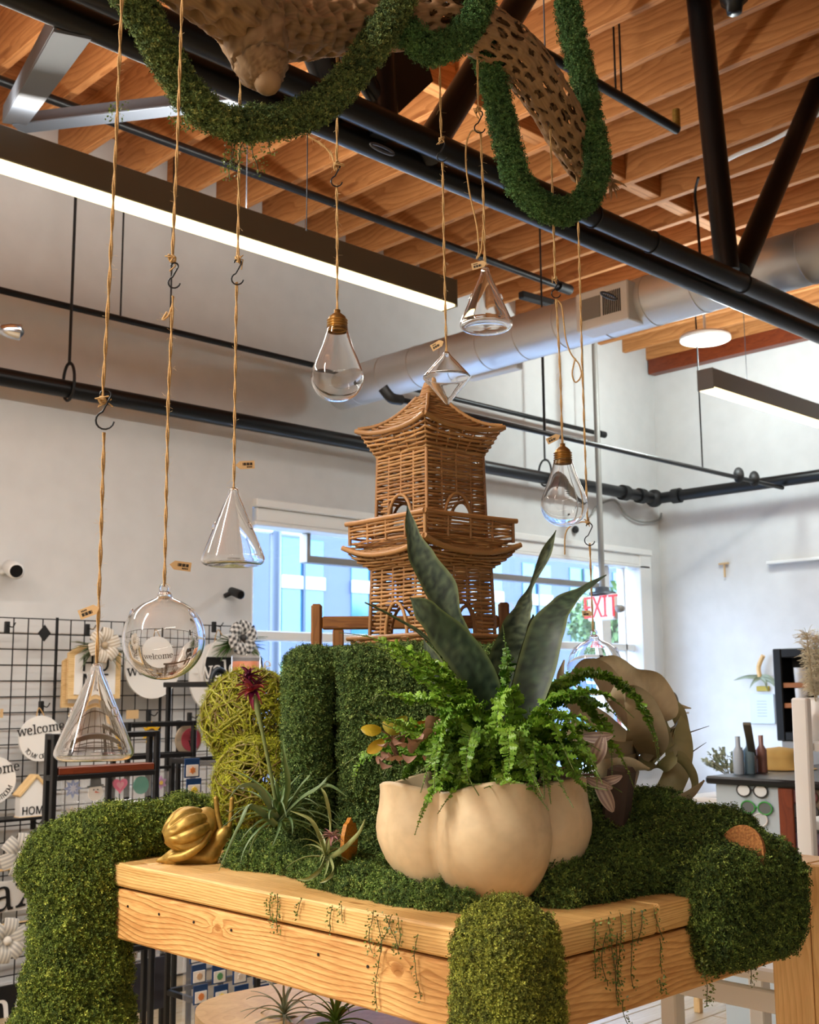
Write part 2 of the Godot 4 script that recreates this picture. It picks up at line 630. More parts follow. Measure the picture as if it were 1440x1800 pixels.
# signed distance of a union of rounded boxes and tapered capsules, roughened
func sdf_at(prims: Array, p: Vector3, k: float, amp: float, fr: float) -> float:
	var d := 1e3
	for q in prims:
		var e: float
		if q[0] == 0:      # [0, centre, half, radius]
			var a: Vector3 = (p - q[1]).abs() - q[2] + Vector3(q[3], q[3], q[3])
			e = a.max(Vector3.ZERO).length() + minf(maxf(a.x, maxf(a.y, a.z)), 0.0) - q[3]
		else:              # [1, a, b, ra, rb]
			var ab: Vector3 = q[2] - q[1]
			var t: float = clampf((p - q[1]).dot(ab) / ab.length_squared(), 0.0, 1.0)
			e = (p - q[1] - ab * t).length() - lerpf(q[3], q[4], t)
		var h := maxf(k - absf(d - e), 0.0) / k
		d = minf(d, e) - h * h * k * 0.25
	if absf(d) < amp * 3.0:
		d += no1.get_noise_3d(p.x * fr, p.y * fr, p.z * fr) * amp + no1.get_noise_3d(p.x * fr * 2.7, p.y * fr * 2.7 + 5.0, p.z * fr * 2.7) * amp * 0.5
	return d

func surface_net(prims: Array, lo: Vector3, hi: Vector3, cell: float, k := 0.02, amp := 0.008, fr := 16.0) -> MB:
	var nx := int((hi.x - lo.x) / cell) + 2
	var ny := int((hi.y - lo.y) / cell) + 2
	var nz := int((hi.z - lo.z) / cell) + 2
	var f := PackedFloat32Array()
	f.resize(nx * ny * nz)
	var sy := nx
	var sz := nx * ny
	for z in nz:
		for y in ny:
			var x := 0
			while x < nx:
				var d := sdf_at(prims, lo + Vector3(x, y, z) * cell, k, amp, fr)
				f[x + y * sy + z * sz] = d
				# far from the surface: skip what cannot be crossed
				var skip := int((absf(d) - amp * 3.0 - cell * 2.0) / cell)
				x += 1
				while skip > 0 and x < nx:
					f[x + y * sy + z * sz] = d
					x += 1
					skip -= 1
	var mb := MB.new()
	var vid := PackedInt32Array()
	vid.resize(nx * ny * nz)
	vid.fill(-1)
	var corner := [0, 1, sy, sy + 1, sz, sz + 1, sz + sy, sz + sy + 1]
	for z in nz - 1:
		for y in ny - 1:
			for x in nx - 1:
				var i := x + y * sy + z * sz
				var neg := 0
				for cidx in corner:
					if f[i + cidx] < 0.0: neg += 1
				if neg == 0 or neg == 8: continue
				var s := Vector3.ZERO
				var cnt := 0
				for e in [[0, 1], [2, 3], [4, 5], [6, 7], [0, 2], [1, 3], [4, 6], [5, 7], [0, 4], [1, 5], [2, 6], [3, 7]]:
					var a: float = f[i + corner[e[0]]]
					var b: float = f[i + corner[e[1]]]
					if (a < 0.0) == (b < 0.0): continue
					var t := a / (a - b)
					var pa := Vector3(e[0] & 1, (e[0] >> 1) & 1, e[0] >> 2)
					var pb := Vector3(e[1] & 1, (e[1] >> 1) & 1, e[1] >> 2)
					s += pa.lerp(pb, t)
					cnt += 1
				var g := Vector3(f[i + 1] - f[i] + f[i + sz + sy + 1] - f[i + sz + sy], f[i + sy] - f[i] + f[i + sz + sy + 1] - f[i + sz + 1], f[i + sz] - f[i] + f[i + sz + sy + 1] - f[i + sy + 1])
				vid[i] = mb.vert(lo + (Vector3(x, y, z) + s / cnt) * cell, g.normalized())
	for z in range(1, nz - 1):
		for y in range(1, ny - 1):
			for x in range(1, nx - 1):
				var i := x + y * sy + z * sz
				var n0 := f[i] < 0.0
				if n0 != (f[i + 1] < 0.0): net_quad(mb, vid[i], vid[i - sy], vid[i - sy - sz], vid[i - sz])
				if n0 != (f[i + sy] < 0.0): net_quad(mb, vid[i], vid[i - 1], vid[i - 1 - sz], vid[i - sz])
				if n0 != (f[i + sz] < 0.0): net_quad(mb, vid[i], vid[i - 1], vid[i - 1 - sy], vid[i - sy])
	return mb

func net_quad(mb: MB, a: int, b: int, c: int, d: int) -> void:
	if a < 0 or b < 0 or c < 0 or d < 0: return
	mb.quad(a, b, c, d)

func sample_mesh(mb: MB, per_m2: float) -> Array:
	var pts := []
	var nr := []
	var acc := 0.0
	for i in range(0, mb.ix.size(), 3):
		var a := mb.v[mb.ix[i]]
		var b := mb.v[mb.ix[i + 1]]
		var c := mb.v[mb.ix[i + 2]]
		acc += (b - a).cross(c - a).length() * 0.5 * per_m2
		while acc >= 1.0:
			acc -= 1.0
			var u := rng.randf()
			var w := rng.randf()
			if u + w > 1.0: u = 1.0 - u; w = 1.0 - w
			pts.append(a + (b - a) * u + (c - a) * w)
			nr.append(mb.n[mb.ix[i]])
	return [pts, nr]

func moss_thing(called: String, label: String, cat: String, prims: Array, pos: Vector3, turn: float, size: float, per_m2: float, cols: Array, droop: float, group := "", cell := 0.011, amp := 0.009, fr := 16.0) -> Node3D:
	# prims are in the thing's own axes
	var lo := Vector3.ONE * 1e3
	var hi := -lo
	for q in prims:
		if q[0] == 0:
			lo = lo.min(q[1] - q[2]); hi = hi.max(q[1] + q[2])
		else:
			var r := Vector3.ONE * maxf(q[3], q[4])
			lo = lo.min(q[1].min(q[2]) - r); hi = hi.max(q[1].max(q[2]) + r)
	var pad := Vector3.ONE * (cell * 2.0 + amp * 1.6)
	var mb := surface_net(prims, lo - pad, hi + pad, cell, 0.02, amp, fr)
	var th := thing(called, label, cat, pos, group, turn)
	part(th, "mat_body", mb, mats["moss_body"], true)
	var s := sample_mesh(mb, per_m2)
	scatter_sprigs(th, "sprigs", s[0], s[1], size, cols[0], cols[1], cols[2], droop, sprig_mesh)
	return th

# ---------------------------------------------------------------- the room
const WZ := -5.6      # back wall
const WX := 8.40      # right wall
func slab_between(mb: MB, a: Vector3, b: Vector3, bev := 0.0) -> void:
	box(mb, Transform3D(Basis(), (a + b) * 0.5), (b - a).abs(), bev)

func structure(called: String, mb: MB, m: Material) -> MeshInstance3D:
	var o := MeshInstance3D.new()
	o.name = called
	o.mesh = mb.commit()
	o.material_override = m
	add_child(o, true)
	o.set_meta("kind", "structure")
	return o

func build_room() -> void:
	var wp: Material = mats["wall_paint"]
	var mb := MB.new()
	# back wall with the window opening x 4.13..8.20, y 0.9..2.62
	slab_between(mb, Vector3(-5.2, 0, WZ - 0.2), Vector3(4.13, 4.62, WZ))
	slab_between(mb, Vector3(8.20, 0, WZ - 0.2), Vector3(8.6, 4.62, WZ))
	slab_between(mb, Vector3(4.13, 2.62, WZ - 0.2), Vector3(8.20, 4.62, WZ))
	slab_between(mb, Vector3(4.13, 0, WZ - 0.2), Vector3(8.20, 0.9, WZ))
	structure("wall_back", mb, wp)
	mb = MB.new()
	slab_between(mb, Vector3(WX, 0, WZ), Vector3(WX + 0.2, 4.62, 5.2))
	structure("wall_right", mb, wp)
	mb = MB.new()
	slab_between(mb, Vector3(-5.2, 0, WZ), Vector3(-5.0, 4.62, 5.2))
	structure("wall_left", mb, wp)
	mb = MB.new()
	slab_between(mb, Vector3(-5.0, 0, 5.0), Vector3(WX, 4.62, 5.2))
	structure("wall_front", mb, wp)
	# floor of planks
	mb = MB.new()
	slab_between(mb, Vector3(-5.2, -0.2, WZ - 0.2), Vector3(WX + 0.2, -0.012, 5.2))
	var fl := structure("floor", mb, mats["floor_wood"])
	for j in 40:
		for i in 4:
			var x0 := 1.2 + i * 1.5 + (0.75 if j % 2 else 0.0)
			var z0 := -5.5 + j * 0.14
			if z0 > -0.3: continue
			mb = MB.new()
			slab_between(mb, Vector3(x0 + 0.002, -0.012, z0 + 0.002), Vector3(x0 + 1.496, 0.0, z0 + 0.137), 0.002)
			part(fl, "plank", mb, mats["floor_wood"])
	mb = MB.new()
	slab_between(mb, Vector3(-5.0, 0.0, WZ), Vector3(WX, 0.12, WZ + 0.015), 0.003)
	structure("baseboard_back", mb, mats["white_paint"])
	# window
	var wf := Node3D.new()
	wf.name = "window_1"
	wf.position = Vector3(4.13, 0.9, WZ)
	add_child(wf)
	wf.set_meta("kind", "structure")
	var wm: Material = mats["white_paint"]
	for q in [["head_moulding", Vector3(4.13, 2.585, WZ - 0.02), Vector3(8.22, 2.635, WZ + 0.045)], ["blind_cassette", Vector3(4.15, 2.50, WZ - 0.06), Vector3(8.19, 2.585, WZ + 0.02)], ["head_trim", Vector3(4.13, 2.475, WZ - 0.12), Vector3(8.20, 2.50, WZ + 0.03)],
			["jamb", Vector3(4.13, 0.9, WZ - 0.16), Vector3(4.16, 2.48, WZ - 0.02)], ["jamb", Vector3(8.06, 0.9, WZ - 0.18), Vector3(8.22, 2.62, WZ + 0.03)], ["rail", Vector3(4.16, 1.795, WZ - 0.13), Vector3(8.06, 1.855, WZ - 0.05)],
			["sill", Vector3(4.10, 0.87, WZ - 0.16), Vector3(8.24, 0.905, WZ + 0.08)], ["mullion", Vector3(7.62, 0.905, WZ - 0.12), Vector3(7.74, 2.475, WZ - 0.05)], ["mullion", Vector3(7.93, 0.905, WZ - 0.12), Vector3(7.96, 2.475, WZ - 0.05)],
			["mullion", Vector3(5.72, 0.905, WZ - 0.12), Vector3(5.80, 2.475, WZ - 0.05)]]:
		mb = MB.new()
		slab_between(mb, q[1], q[2], 0.006)
		part(wf, q[0], mb, wm)
	for q in [["transom_bar", Vector3(4.62, 2.29, WZ - 0.14), Vector3(7.62, 2.335, WZ - 0.06)], ["transom_stile", Vector3(4.60, 2.29, WZ - 0.14), Vector3(4.63, 2.475, WZ - 0.06)]]:
		mb = MB.new()
		slab_between(mb, q[1], q[2], 0.004)
		part(wf, q[0], mb, mats["fixture_light"])
	for q in [[4.16, 5.72, 1.855, 2.475], [5.80, 7.62, 1.855, 2.475], [7.74, 7.93, 1.855, 2.475], [7.96, 8.06, 1.855, 2.475], [4.16, 5.72, 0.905, 1.795], [5.80, 7.62, 0.905, 1.795], [7.74, 7.93, 0.905, 1.795]]:
		mb = MB.new()
		mb.flat([Vector3(q[0], q[2], WZ - 0.09), Vector3(q[1], q[2], WZ - 0.09), Vector3(q[1], q[3], WZ - 0.09), Vector3(q[0], q[3], WZ - 0.09)], Vector3(0, 0, 1))
		part(wf, "pane", mb, mats["window_pane"])

func build_ceiling() -> void:
	var ce := Node3D.new()
	ce.name = "ceiling"
	ce.position = Vector3(0, 4.3, 0)
	add_child(ce)
	ce.set_meta("kind", "structure")
	var jm := MB.new()
	box(jm, Transform3D(), Vector3(0.042, 0.28, 10.6), 0.003)
	var joist := []
	for k in 3:
		var b := MB.new()
		box(b, Transform3D(Basis(), Vector3(k * 0.21, k * 0.13, k * 0.7)), Vector3(0.042, 0.28, 10.6), 0.003)
		b.shift(Vector3(k * 0.21, k * 0.13, k * 0.7))
		joist.append(b.commit())
	var x := 4.882 - 28 * 0.344
	var k := 0
	while x < 8.38:
		var o := part(ce, "joist", joist[k % 3], mats["ceiling_wood"])
		o.position = Vector3(x, 0.14, -0.3)
		k += 1
		x += 0.344
	var bd := []
	for q in 3:
		var b := MB.new()
		box(b, Transform3D(Basis(), Vector3(q * 0.33, q * 0.21, q * 0.4)), Vector3(13.8, 0.022, 0.137), 0.002)
		b.shift(Vector3(q * 0.33, q * 0.21, q * 0.4))
		bd.append(b.commit())
	for j in 77:
		var o := part(ce, "board", bd[j % 3], mats["ceiling_board_wood"])
		o.position = Vector3(1.7, 0.291, -5.53 + j * 0.14)
	var roof := MB.new()
	slab_between(roof, Vector3(-5.2, 4.605, WZ - 0.2), Vector3(WX + 0.2, 4.75, 5.2))
	part(ce, "roof_deck", roof, mats["black_matte"])
	var bl := MB.new()
	box(bl, Transform3D(), Vector3(0.300, 0.24, 0.085), 0.003)
	var blm := bl.commit()
	for i in 21:
		var o := part(ce, "blocking", blm, mats["ceiling_wood"])
		o.position = Vector3(4.882 + 0.172 + (i - 11) * 0.344, 0.14, -3.64)
	var lb := MB.new()
	slab_between(lb, Vector3(8.30, 4.17, -5.58), Vector3(8.395, 4.298, -1.2), 0.003)
	part(ce, "ledger", lb, mats["shelf_wood"])

func rod(th: Node3D, called: String, a: Vector3, b: Vector3, r: float, m: Material, sides := 8) -> MeshInstance3D:
	var mb := MB.new()
	tube(mb, PackedVector3Array([a, b]), r, sides)
	return part(th, called, mb, m)

func led_fixture(x0: float, x1: float, y: float, z: float, w: float, h: float, body: Material, label: String, energy: float) -> void:
	var th := thing("linear_led_light", label, "light", Vector3((x0 + x1) * 0.5, y, z), "suspended linear lights")
	var mb := MB.new()
	slab_between(mb, Vector3(x0, y + 0.012, z - w * 0.5), Vector3(x1, y + h, z + w * 0.5), 0.003)
	part(th, "housing", mb, body)
	for xx in [x0, x1]:
		mb = MB.new()
		slab_between(mb, Vector3(xx - 0.004, y, z - w * 0.5 - 0.002), Vector3(xx + 0.004, y + h + 0.002, z + w * 0.5 + 0.002), 0.002)
		part(th, "end_cap", mb, body)
	mb = MB.new()
	slab_between(mb, Vector3(x0 + 0.01, y, z - w * 0.5 + 0.004), Vector3(x1 - 0.01, y + 0.012, z + w * 0.5 - 0.004), 0.002)
	part(th, "led_lens", mb, mats["led_warm"])
	var xx := x0 + 0.5
	while xx < x1:
		rod(th, "suspension_wire", Vector3(xx, y + h, z), Vector3(xx, 4.579, z), 0.0025, mats["grey_metal"], 5)
		xx += 1.4
	var l := AreaLight3D.new()
	l.name = "led_area"
	l.area_size = Vector2(x1 - x0 - 0.04, w * 0.85)
	l.light_color = Color(1.0, 0.988, 0.965)
	l.light_energy = energy
	l.area_range = 14.0
	l.shadow_enabled = true
	th.add_child(l)
	l.position = Vector3(0, -0.006, 0)
	l.rotation = Vector3(-PI / 2, 0, 0)
	# added upper lens and uplight, to brighten the ceiling and upper wall
	mb = MB.new()
	slab_between(mb, Vector3(x0 + 0.03, y + h, z - 0.018), Vector3(x1 - 0.03, y + h + 0.002, z + 0.018), 0.0)
	part(th, "added_upper_lens", mb, mats["led_warm"])
	var u := AreaLight3D.new()
	u.name = "added_uplight"
	u.area_size = Vector2(x1 - x0 - 0.04, w * 0.8)
	u.light_color = Color(1.0, 0.988, 0.965)
	u.light_energy = energy * 0.9
	u.area_range = 14.0
	u.shadow_enabled = true
	th.add_child(u)
	u.position = Vector3(0, h + 0.012, 0)
	u.rotation = Vector3(PI / 2, 0, 0)

func build_services() -> void:
	var bmx: Material = mats["black_metal"]
	led_fixture(-0.6, 3.90, 3.30, -3.73, 0.098, 0.135, mats["fixture_grey"], "long dark grey linear light glowing warm below the steel truss", LED_E * 3.1)
	led_fixture(6.16, 7.70, 3.30, -3.73, 0.11, 0.13, mats["fixture_light"], "short pale grey linear light hung by the white corner wall", LED_E * 0.55)
	led_fixture(-4.4, -0.2, 3.30, -1.75, 0.11, 0.19, mats["fixture_grey"], "linear light over the aisle beside the table", LED_E * 8.5)
	led_fixture(-4.4, 1.0, 3.30, 1.9, 0.11, 0.19, mats["fixture_grey"], "added unseen linear light, fill for the pot front", LED_E * 2.0)  # added fill row out of view, lifts the front of the pot
	# round ceiling light
	var pc := at(1240, 598, 8.3)
	var th := thing("round_light", "round white glowing disc light near the wall ledger", "light", pc)
	var mb := MB.new()
	lathe(mb, PackedVector2Array([Vector2(0, 0.035), Vector2(0.17, 0.035), Vector2(0.178, 0.02), Vector2(0.178, 0.0), Vector2(0.165, -0.004)]), 40, Transform3D(Basis(), pc))
	part(th, "rim", mb, mats["white_plastic"])
	mb = MB.new()
	lathe(mb, PackedVector2Array([Vector2(0, -0.012), Vector2(0.10, -0.010), Vector2(0.165, -0.002)]), 40, Transform3D(Basis(), pc), false)
	part(th, "led_disc", mb, mats["led_disc"])
	rod(th, "stem", pc + Vector3(0, 0.035, 0), Vector3(pc.x, 4.35, pc.z), 0.01, mats["white_plastic"])
	var dl := OmniLight3D.new()
	dl.name = "disc_omni"
	dl.light_size = 0.15
	dl.light_color = Color(0.94, 1.0, 1.0)
	dl.light_energy = LED_E * 0.66
	dl.omni_range = 14.0
	dl.omni_attenuation = 2.0
	dl.shadow_enabled = true
	th.add_child(dl)
	dl.position = Vector3(0, -0.17, 0)
	# steel truss
	var tm: Material = mats["truss_metal"]
	th = thing("roof_truss", "black steel truss with twin round bottom chords and diagonal webs", "truss", Vector3(1.5, 3.1, -2.41))
	rod(th, "bottom_chord", Vector3(-4.9, 3.138, -2.345), Vector3(8.38, 3.138, -2.345), 0.038, tm, 20)
	rod(th, "bottom_chord", Vector3(-4.9, 3.138, -2.475), Vector3(8.38, 3.138, -2.475), 0.038, tm, 20)
	var zt := -2.41
	for q in [[1279, 476, 1226, -20, 0.050], [1300, 478, 1452, 120, 0.050], [748, 268, 915, 0, 0.05], [676, 240, 664, 20, 0.045], [606, 205, 520, -10, 0.05], [700, 232, 560, 10, 0.03]]:
		var a := on_z(q[0], q[1], zt)
		var b := on_z(q[2], q[3], zt)
		var d := (b - a).normalized()
		b = a + d * ((4.57 - a.y) / d.y)
		rod(th, "web_member", a, b, q[4], tm, 14)
	mb = MB.new()
	var g0 := on_z(690, 120, zt)
	extrude(mb, PackedVector2Array([Vector2(-0.13, -0.02), Vector2(0.02, -0.14), Vector2(0.17, 0.02), Vector2(0.12, 0.14), Vector2(-0.1, 0.12)]), 0.014, Transform3D(Basis(), g0))
	part(th, "gusset_plate", mb, tm)
	# slots and eye bolts of the chord
	for q in [[672, 262], [1070, 520]]:
		var p := on_z(q[0], q[1], -2.306)
		mb = MB.new()
		var loop := PackedVector3Array()
		for i in 25:
			var a := TAU * i / 24
			loop.append(p + Vector3(cos(a) * 0.045, sin(a) * 0.008 + (0.0), 0))
		tube(mb, loop, 0.004, 6, false)
		part(th, "eye_loop", mb, mats["grey_metal"])
	for q in [[1044, 380, 0.048], [1145, 428, 0.048], [1308, 530, 0.048]]:
		var p := on_z(q[0], q[1], -2.345)
		p.y = 3.138
		mb = MB.new()
		var loop := PackedVector3Array()
		for i in 25:
			var a := TAU * i / 24
			loop.append(Vector3(p.x, 3.138 + sin(a) * 0.04, -2.345 + cos(a) * 0.04))
		tube(mb, loop, 0.003, 6, false)
		part(th, "cable_tie", mb, mats["black_matte"])
	# angle-iron bracing by the truss
	th = thing("angle_brace", "pale lit angle iron bracing reaching from truss to wall", "brace", on_y(60, 220, 3.72))
	for q in [[Vector3(), 0]]:
		mb = MB.new()
		bar(mb, on_y(30, 226, 3.72), on_y(440, 178, 3.72), 0.075, 0.008, 0.001)
		var a := on_y(30, 222, 3.74)
		var b := on_y(440, 174, 3.74)
		bar(mb, a + Vector3(0.02, 0.02, 0.03), b + Vector3(0.02, 0.02, 0.03), 0.008, 0.07, 0.001)
		part(th, "level_angle", mb, mats["grey_metal"])
		mb = MB.new()
		var p0 := on_y(25, 218, 3.74)
		var p1 := on_z(128, 60, -2.48)
		bar(mb, p0, p1, 0.09, 0.008, 0.001)
		bar(mb, p0 + Vector3(-0.045, 0.03, 0), p1 + Vector3(-0.045, 0.03, 0), 0.008, 0.06, 0.001)
		part(th, "raking_angle", mb, mats["grey_metal"])
	# the sprinkler main along the back wall and the right wall
	th = thing("sprinkler_main", "thick black pipe along the back wall turning at the corner", "pipe", Vector3(3, 3.05, WZ + 0.15))
	var y0 := 3.05
	rod(th, "pipe_run", Vector3(-4.9, y0, WZ + 0.15), Vector3(8.08, y0, WZ + 0.15), 0.046, bmx, 18)
	rod(th, "pipe_run", Vector3(8.15, y0, WZ + 0.08), Vector3(8.15, y0, 4.9), 0.046, bmx, 18)
	for q in [Vector3(5.95, y0, WZ + 0.15), Vector3(7.93, y0, WZ + 0.15), Vector3(7.70, y0, WZ + 0.15)]:
		rod(th, "coupling", q - Vector3(0.035, 0, 0), q + Vector3(0.035, 0, 0), 0.062, mats["black_matte"], 16)
	for q in [Vector3(8.15, y0, WZ + 0.35), Vector3(8.15, y0, -3.85), Vector3(8.15, y0, -3.7)]:
		rod(th, "coupling", q - Vector3(0, 0, 0.035), q + Vector3(0, 0, 0.035), 0.062, mats["black_matte"], 16)
	mb = MB.new()
	ball(mb, Vector3(8.12, y0, WZ + 0.15), 0.075, 14, 10)
	part(th, "elbow", mb, mats["black_matte"])
	for q in [[122, 640], [958, 815]]:
		var p := on_z(q[0], q[1], WZ + 0.15)
		mb = MB.new()
		var loop := PackedVector3Array()
		for i in 25:
			var a := TAU * i / 24
			loop.append(Vector3(p.x, y0 + 0.04 + sin(a) * 0.10, WZ + 0.15 + cos(a) * 0.06))
		tube(mb, loop, 0.008, 6, false)
		part(th, "hanger_loop", mb, mats["black_matte"])
		rod(th, "hanger_rod", Vector3(p.x, y0 + 0.13, WZ + 0.15), Vector3(p.x, 4.579, WZ + 0.15), 0.008, mats["black_matte"], 6)
	# branch lines
	th = thing("branch_pipe", "thin black pipe below the long linear light, capped at its end", "pipe", on_z(370, 600, -5.5), "thin sprinkler branch pipes")
	var a0 := on_z(0, 510, -5.5)
	var a1 := on_z(1062, 769, -5.5)
	rod(th, "pipe_run", Vector3(-4.9, a0.y, -5.5), Vector3(a1.x, a0.y, -5.5), 0.018, bmx, 12)
	rod(th, "end_cap", Vector3(a1.x - 0.06, a0.y, -5.5), Vector3(a1.x + 0.01, a0.y, -5.5), 0.027, mats["black_matte"], 12)
	for q in [212, 300, 1022]:
		var p := on_z(q, 550, -5.5)
		rod(th, "hanger_rod", Vector3(p.x, a0.y, -5.5), Vector3(p.x, 4.579, -5.5), 0.005, mats["black_matte"], 6)
	th = thing("branch_pipe", "thin black pipe meeting the wall main beside the corner", "pipe", on_z(1000, 765, -5.0), "thin sprinkler branch pipes")
	a0 = on_z(800, 727, -4.3)
	rod(th, "pipe_run", on_z(700, 702, -4.3), Vector3(8.12, a0.y, -4.3), 0.016, bmx, 12)
	mb = MB.new()
	var e0 := on_z(700, 702, -4.3)
	tube(mb, curve([e0 + Vector3(0.02, 0, 0), e0 + Vector3(-0.05, 0, -0.0), e0 + Vector3(-0.09, 0.05, -0.02)], 6), 0.028, 12)
	part(th, "elbow", mb, mats["black_matte"])
	for q in [958, 1232]:
		var p := on_z(q, 750, -4.3)
		rod(th, "hanger_rod", Vector3(p.x, a0.y, -4.3), Vector3(p.x, 4.579, -4.3), 0.006, mats["black_matte"], 6)
	for q in [1298, 1325]:
		var p := on_z(q, 820, -4.3)
		mb = MB.new()
		ball(mb, Vector3(p.x, a0.y + 0.02, -4.3), Vector3(0.04, 0.06, 0.04), 10, 8)
		part(th, "tee_fitting", mb, mats["black_matte"])
	th = thing("branch_pipe", "thin black pipe under the joists behind the long light", "pipe", on_y(600, 362, 4.12), "thin sprinkler branch pipes")
	rod(th, "pipe_run", Vector3(-4.9, 4.12, on_y(600, 362, 4.12).z), Vector3(on_y(995, 512, 4.12).x, 4.12, on_y(600, 362, 4.12).z), 0.022, bmx, 12)
	var pe := Vector3(on_y(995, 512, 4.12).x, 4.12, on_y(600, 362, 4.12).z)
	rod(th, "end_cap", pe - Vector3(0.12, 0, 0), pe, 0.034, mats["black_matte"], 12)
	th = thing("branch_pipe", "short black pipe with brass sprinkler head under the joists", "pipe", on_y(1190, 228, 4.1), "thin sprinkler branch pipes")
	var pz := on_y(1190, 228, 4.1)
	rod(th, "pipe_run", Vector3(-4.9, 4.1, pz.z), pz, 0.022, bmx, 12)
	rod(th, "sprinkler_head", pz + Vector3(0.0, 0.0, 0), pz + Vector3(0.0, 0.10, 0), 0.018, mats["gold"], 10)
	for q in [1074, 1098]:
		var p := on_y(q, 170, 4.1)
		rod(th, "hanger_rod", Vector3(p.x, 4.1, pz.z), Vector3(p.x, 4.579, pz.z), 0.005, mats["black_matte"], 6)
	# black bracket and spotlight by the upper pipe
	mb = MB.new()
	bar(mb, on_y(915, 518, 4.0), on_y(972, 534, 4.0), 0.05, 0.05, 0.008)
	one("pipe_bracket", mb, mats["black_matte"], "black steel bracket bar hung beside the upper pipe end", "bracket", on_y(915, 518, 4.0))
	# duct
	th = thing("air_duct", "round silver spiral duct running under the ceiling joists", "duct", Vector3(4.7, 3.36, -3))
	var dx := 4.70
	var dy := 3.375
	rod(th, "duct_pipe", Vector3(dx, dy, -5.46), Vector3(dx, dy, 4.9), 0.127, mats["duct_metal"], 40)
	var zz := -5.3
	while zz < 0.5:
		mb = MB.new()
		var loop := PackedVector3Array()
		for i in 41:
			var a := TAU * i / 40
			loop.append(Vector3(dx + cos(a) * 0.127, dy + sin(a) * 0.127, zz + 0.05 * i / 40.0))
		tube(mb, loop, 0.0035, 5, false)
		part(th, "seam_ring", mb, mats["duct_metal"])
		zz += 0.27
	# register on the duct
	var ra := on_x(1012, 540, 4.53)
	var rb := on_x(1104, 525, 4.53)
	th = thing("vent_register", "white louvred air register mounted on the silver duct", "vent", Vector3(4.55, dy, ra.z))
	var yt := on_x(1102, 490, 4.53).y
	var yb := on_x(1104, 560, 4.53).y
	mb = MB.new()
	slab_between(mb, Vector3(4.53, yb, ra.z), Vector3(4.72, yt, rb.z), 0.006)
	part(th, "box_body", mb, mats["white_plastic"])
	mb = MB.new()
	var zl := rb.z - ra.z
	slab_between(mb, Vector3(4.526, yb + 0.05, ra.z + zl * 0.12), Vector3(4.533, yt - 0.04, ra.z + zl * 0.48), 0.002)
	part(th, "blank_plate", mb, mats["fixture_light"])
	for i in 10:
		mb = MB.new()
		var za: float = ra.z + zl * (0.53 + 0.035 * i)
		slab_between(mb, Vector3(4.526, yb + 0.05, za), Vector3(4.5335, yt - 0.035, za + zl * 0.018), 0.001)
		part(th, "louver", mb, mats["black_matte"])
	# pale channel under the duct
	mb = MB.new()
	bar(mb, on_x(826, 664, 4.78), on_x(914, 642, 4.78), 0.06, 0.04, 0.006)
	one("strip_light", mb, mats["white_plastic"], "slim white strip fixture, switched off, just under the duct", "light", on_x(826, 664, 4.78))
	# black camera dome near the ceiling, chrome spotlight
	var pb := on_y(1290, 2, 4.15)
	th = thing("ceiling_sensor", "small dark metal sensor head under the joists", "sensor", pb)
	mb = MB.new()
	lathe(mb, PackedVector2Array([Vector2(0, -0.05), Vector2(0.03, -0.05), Vector2(0.035, -0.02), Vector2(0.055, 0.0), Vector2(0.055, 0.04), Vector2(0, 0.05)]), 8, Transform3D(Basis(), pb))
	part(th, "head", mb, mats["truss_metal"])
	rod(th, "stem", pb, pb + Vector3(0, 0.2, 0), 0.012, mats["black_matte"])
	var ps := at(22, 582, 4.6)
	th = thing("track_spotlight", "small chrome spotlight head against the taupe wall", "light", ps)
	mb = MB.new()
	var bs := frame_at(Vector3(1, -0.1, 0.5))
	lathe(mb, PackedVector2Array([Vector2(0.001, -0.05), Vector2(0.02, -0.045), Vector2(0.03, -0.01), Vector2(0.034, 0.03), Vector2(0.03, 0.032)]), 16, Transform3D(Basis(bs.x, bs.z, bs.y), ps))
	part(th, "shade", mb, mats["chrome"])
	mb = MB.new()
	ball(mb, ps + bs.z * 0.02, 0.024, 12, 8)
	part(th, "bulb", mb, mats["black_matte"])
	rod(th, "arm", ps - bs.z * 0.04, ps - bs.z * 0.04 + Vector3(-0.2, 0.03, -0.1), 0.012, mats["chrome"])
	# wall cameras
	for q in [[24, 1001, "white bullet security camera on the back wall above the grid"], [417, 1043, "small black security camera on the wall beside the window"]]:
		var p := on_z(q[0], q[1], WZ + 0.10)
		th = thing("security_camera", q[2], "camera", p)
		var cb := frame_at(Vector3(-0.2, -0.25, 1))
		var white: bool = q[0] < 100
		mb = MB.new()
		var r := 0.042 if white else 0.026
		lathe(mb, PackedVector2Array([Vector2(0.0, -0.09), Vector2(r * 0.9, -0.08), Vector2(r, 0.0), Vector2(r, 0.05), Vector2(r * 0.75, 0.055)]), 20, Transform3D(Basis(cb.x, cb.z, cb.y), p))
		part(th, "housing", mb, mats["white_plastic"] if white else mats["black_matte"])
		mb = MB.new()
		lathe(mb, PackedVector2Array([Vector2(0.0, 0.052), Vector2(r * 0.4, 0.053), Vector2(r * 0.76, 0.054)]), 16, Transform3D(Basis(cb.x, cb.z, cb.y), p))
		part(th, "lens", mb, mats["black_metal"])
		rod(th, "bracket", p - cb.z * 0.05, Vector3(p.x - 0.02, p.y - 0.01, WZ + 0.005), 0.014, mats["white_plastic"] if white else mats["black_matte"])
	# cables near the corner
	mb = MB.new()
	var zc := WZ + 0.03
	tube(mb, curve([on_z(1040, 905, zc), on_z(1052, 888, zc), on_z(1080, 880, zc), on_z(1102, 905, zc), on_z(1128, 917, zc), on_z(1158, 914, zc), on_z(1163, 902, zc)], 8), 0.009, 8)
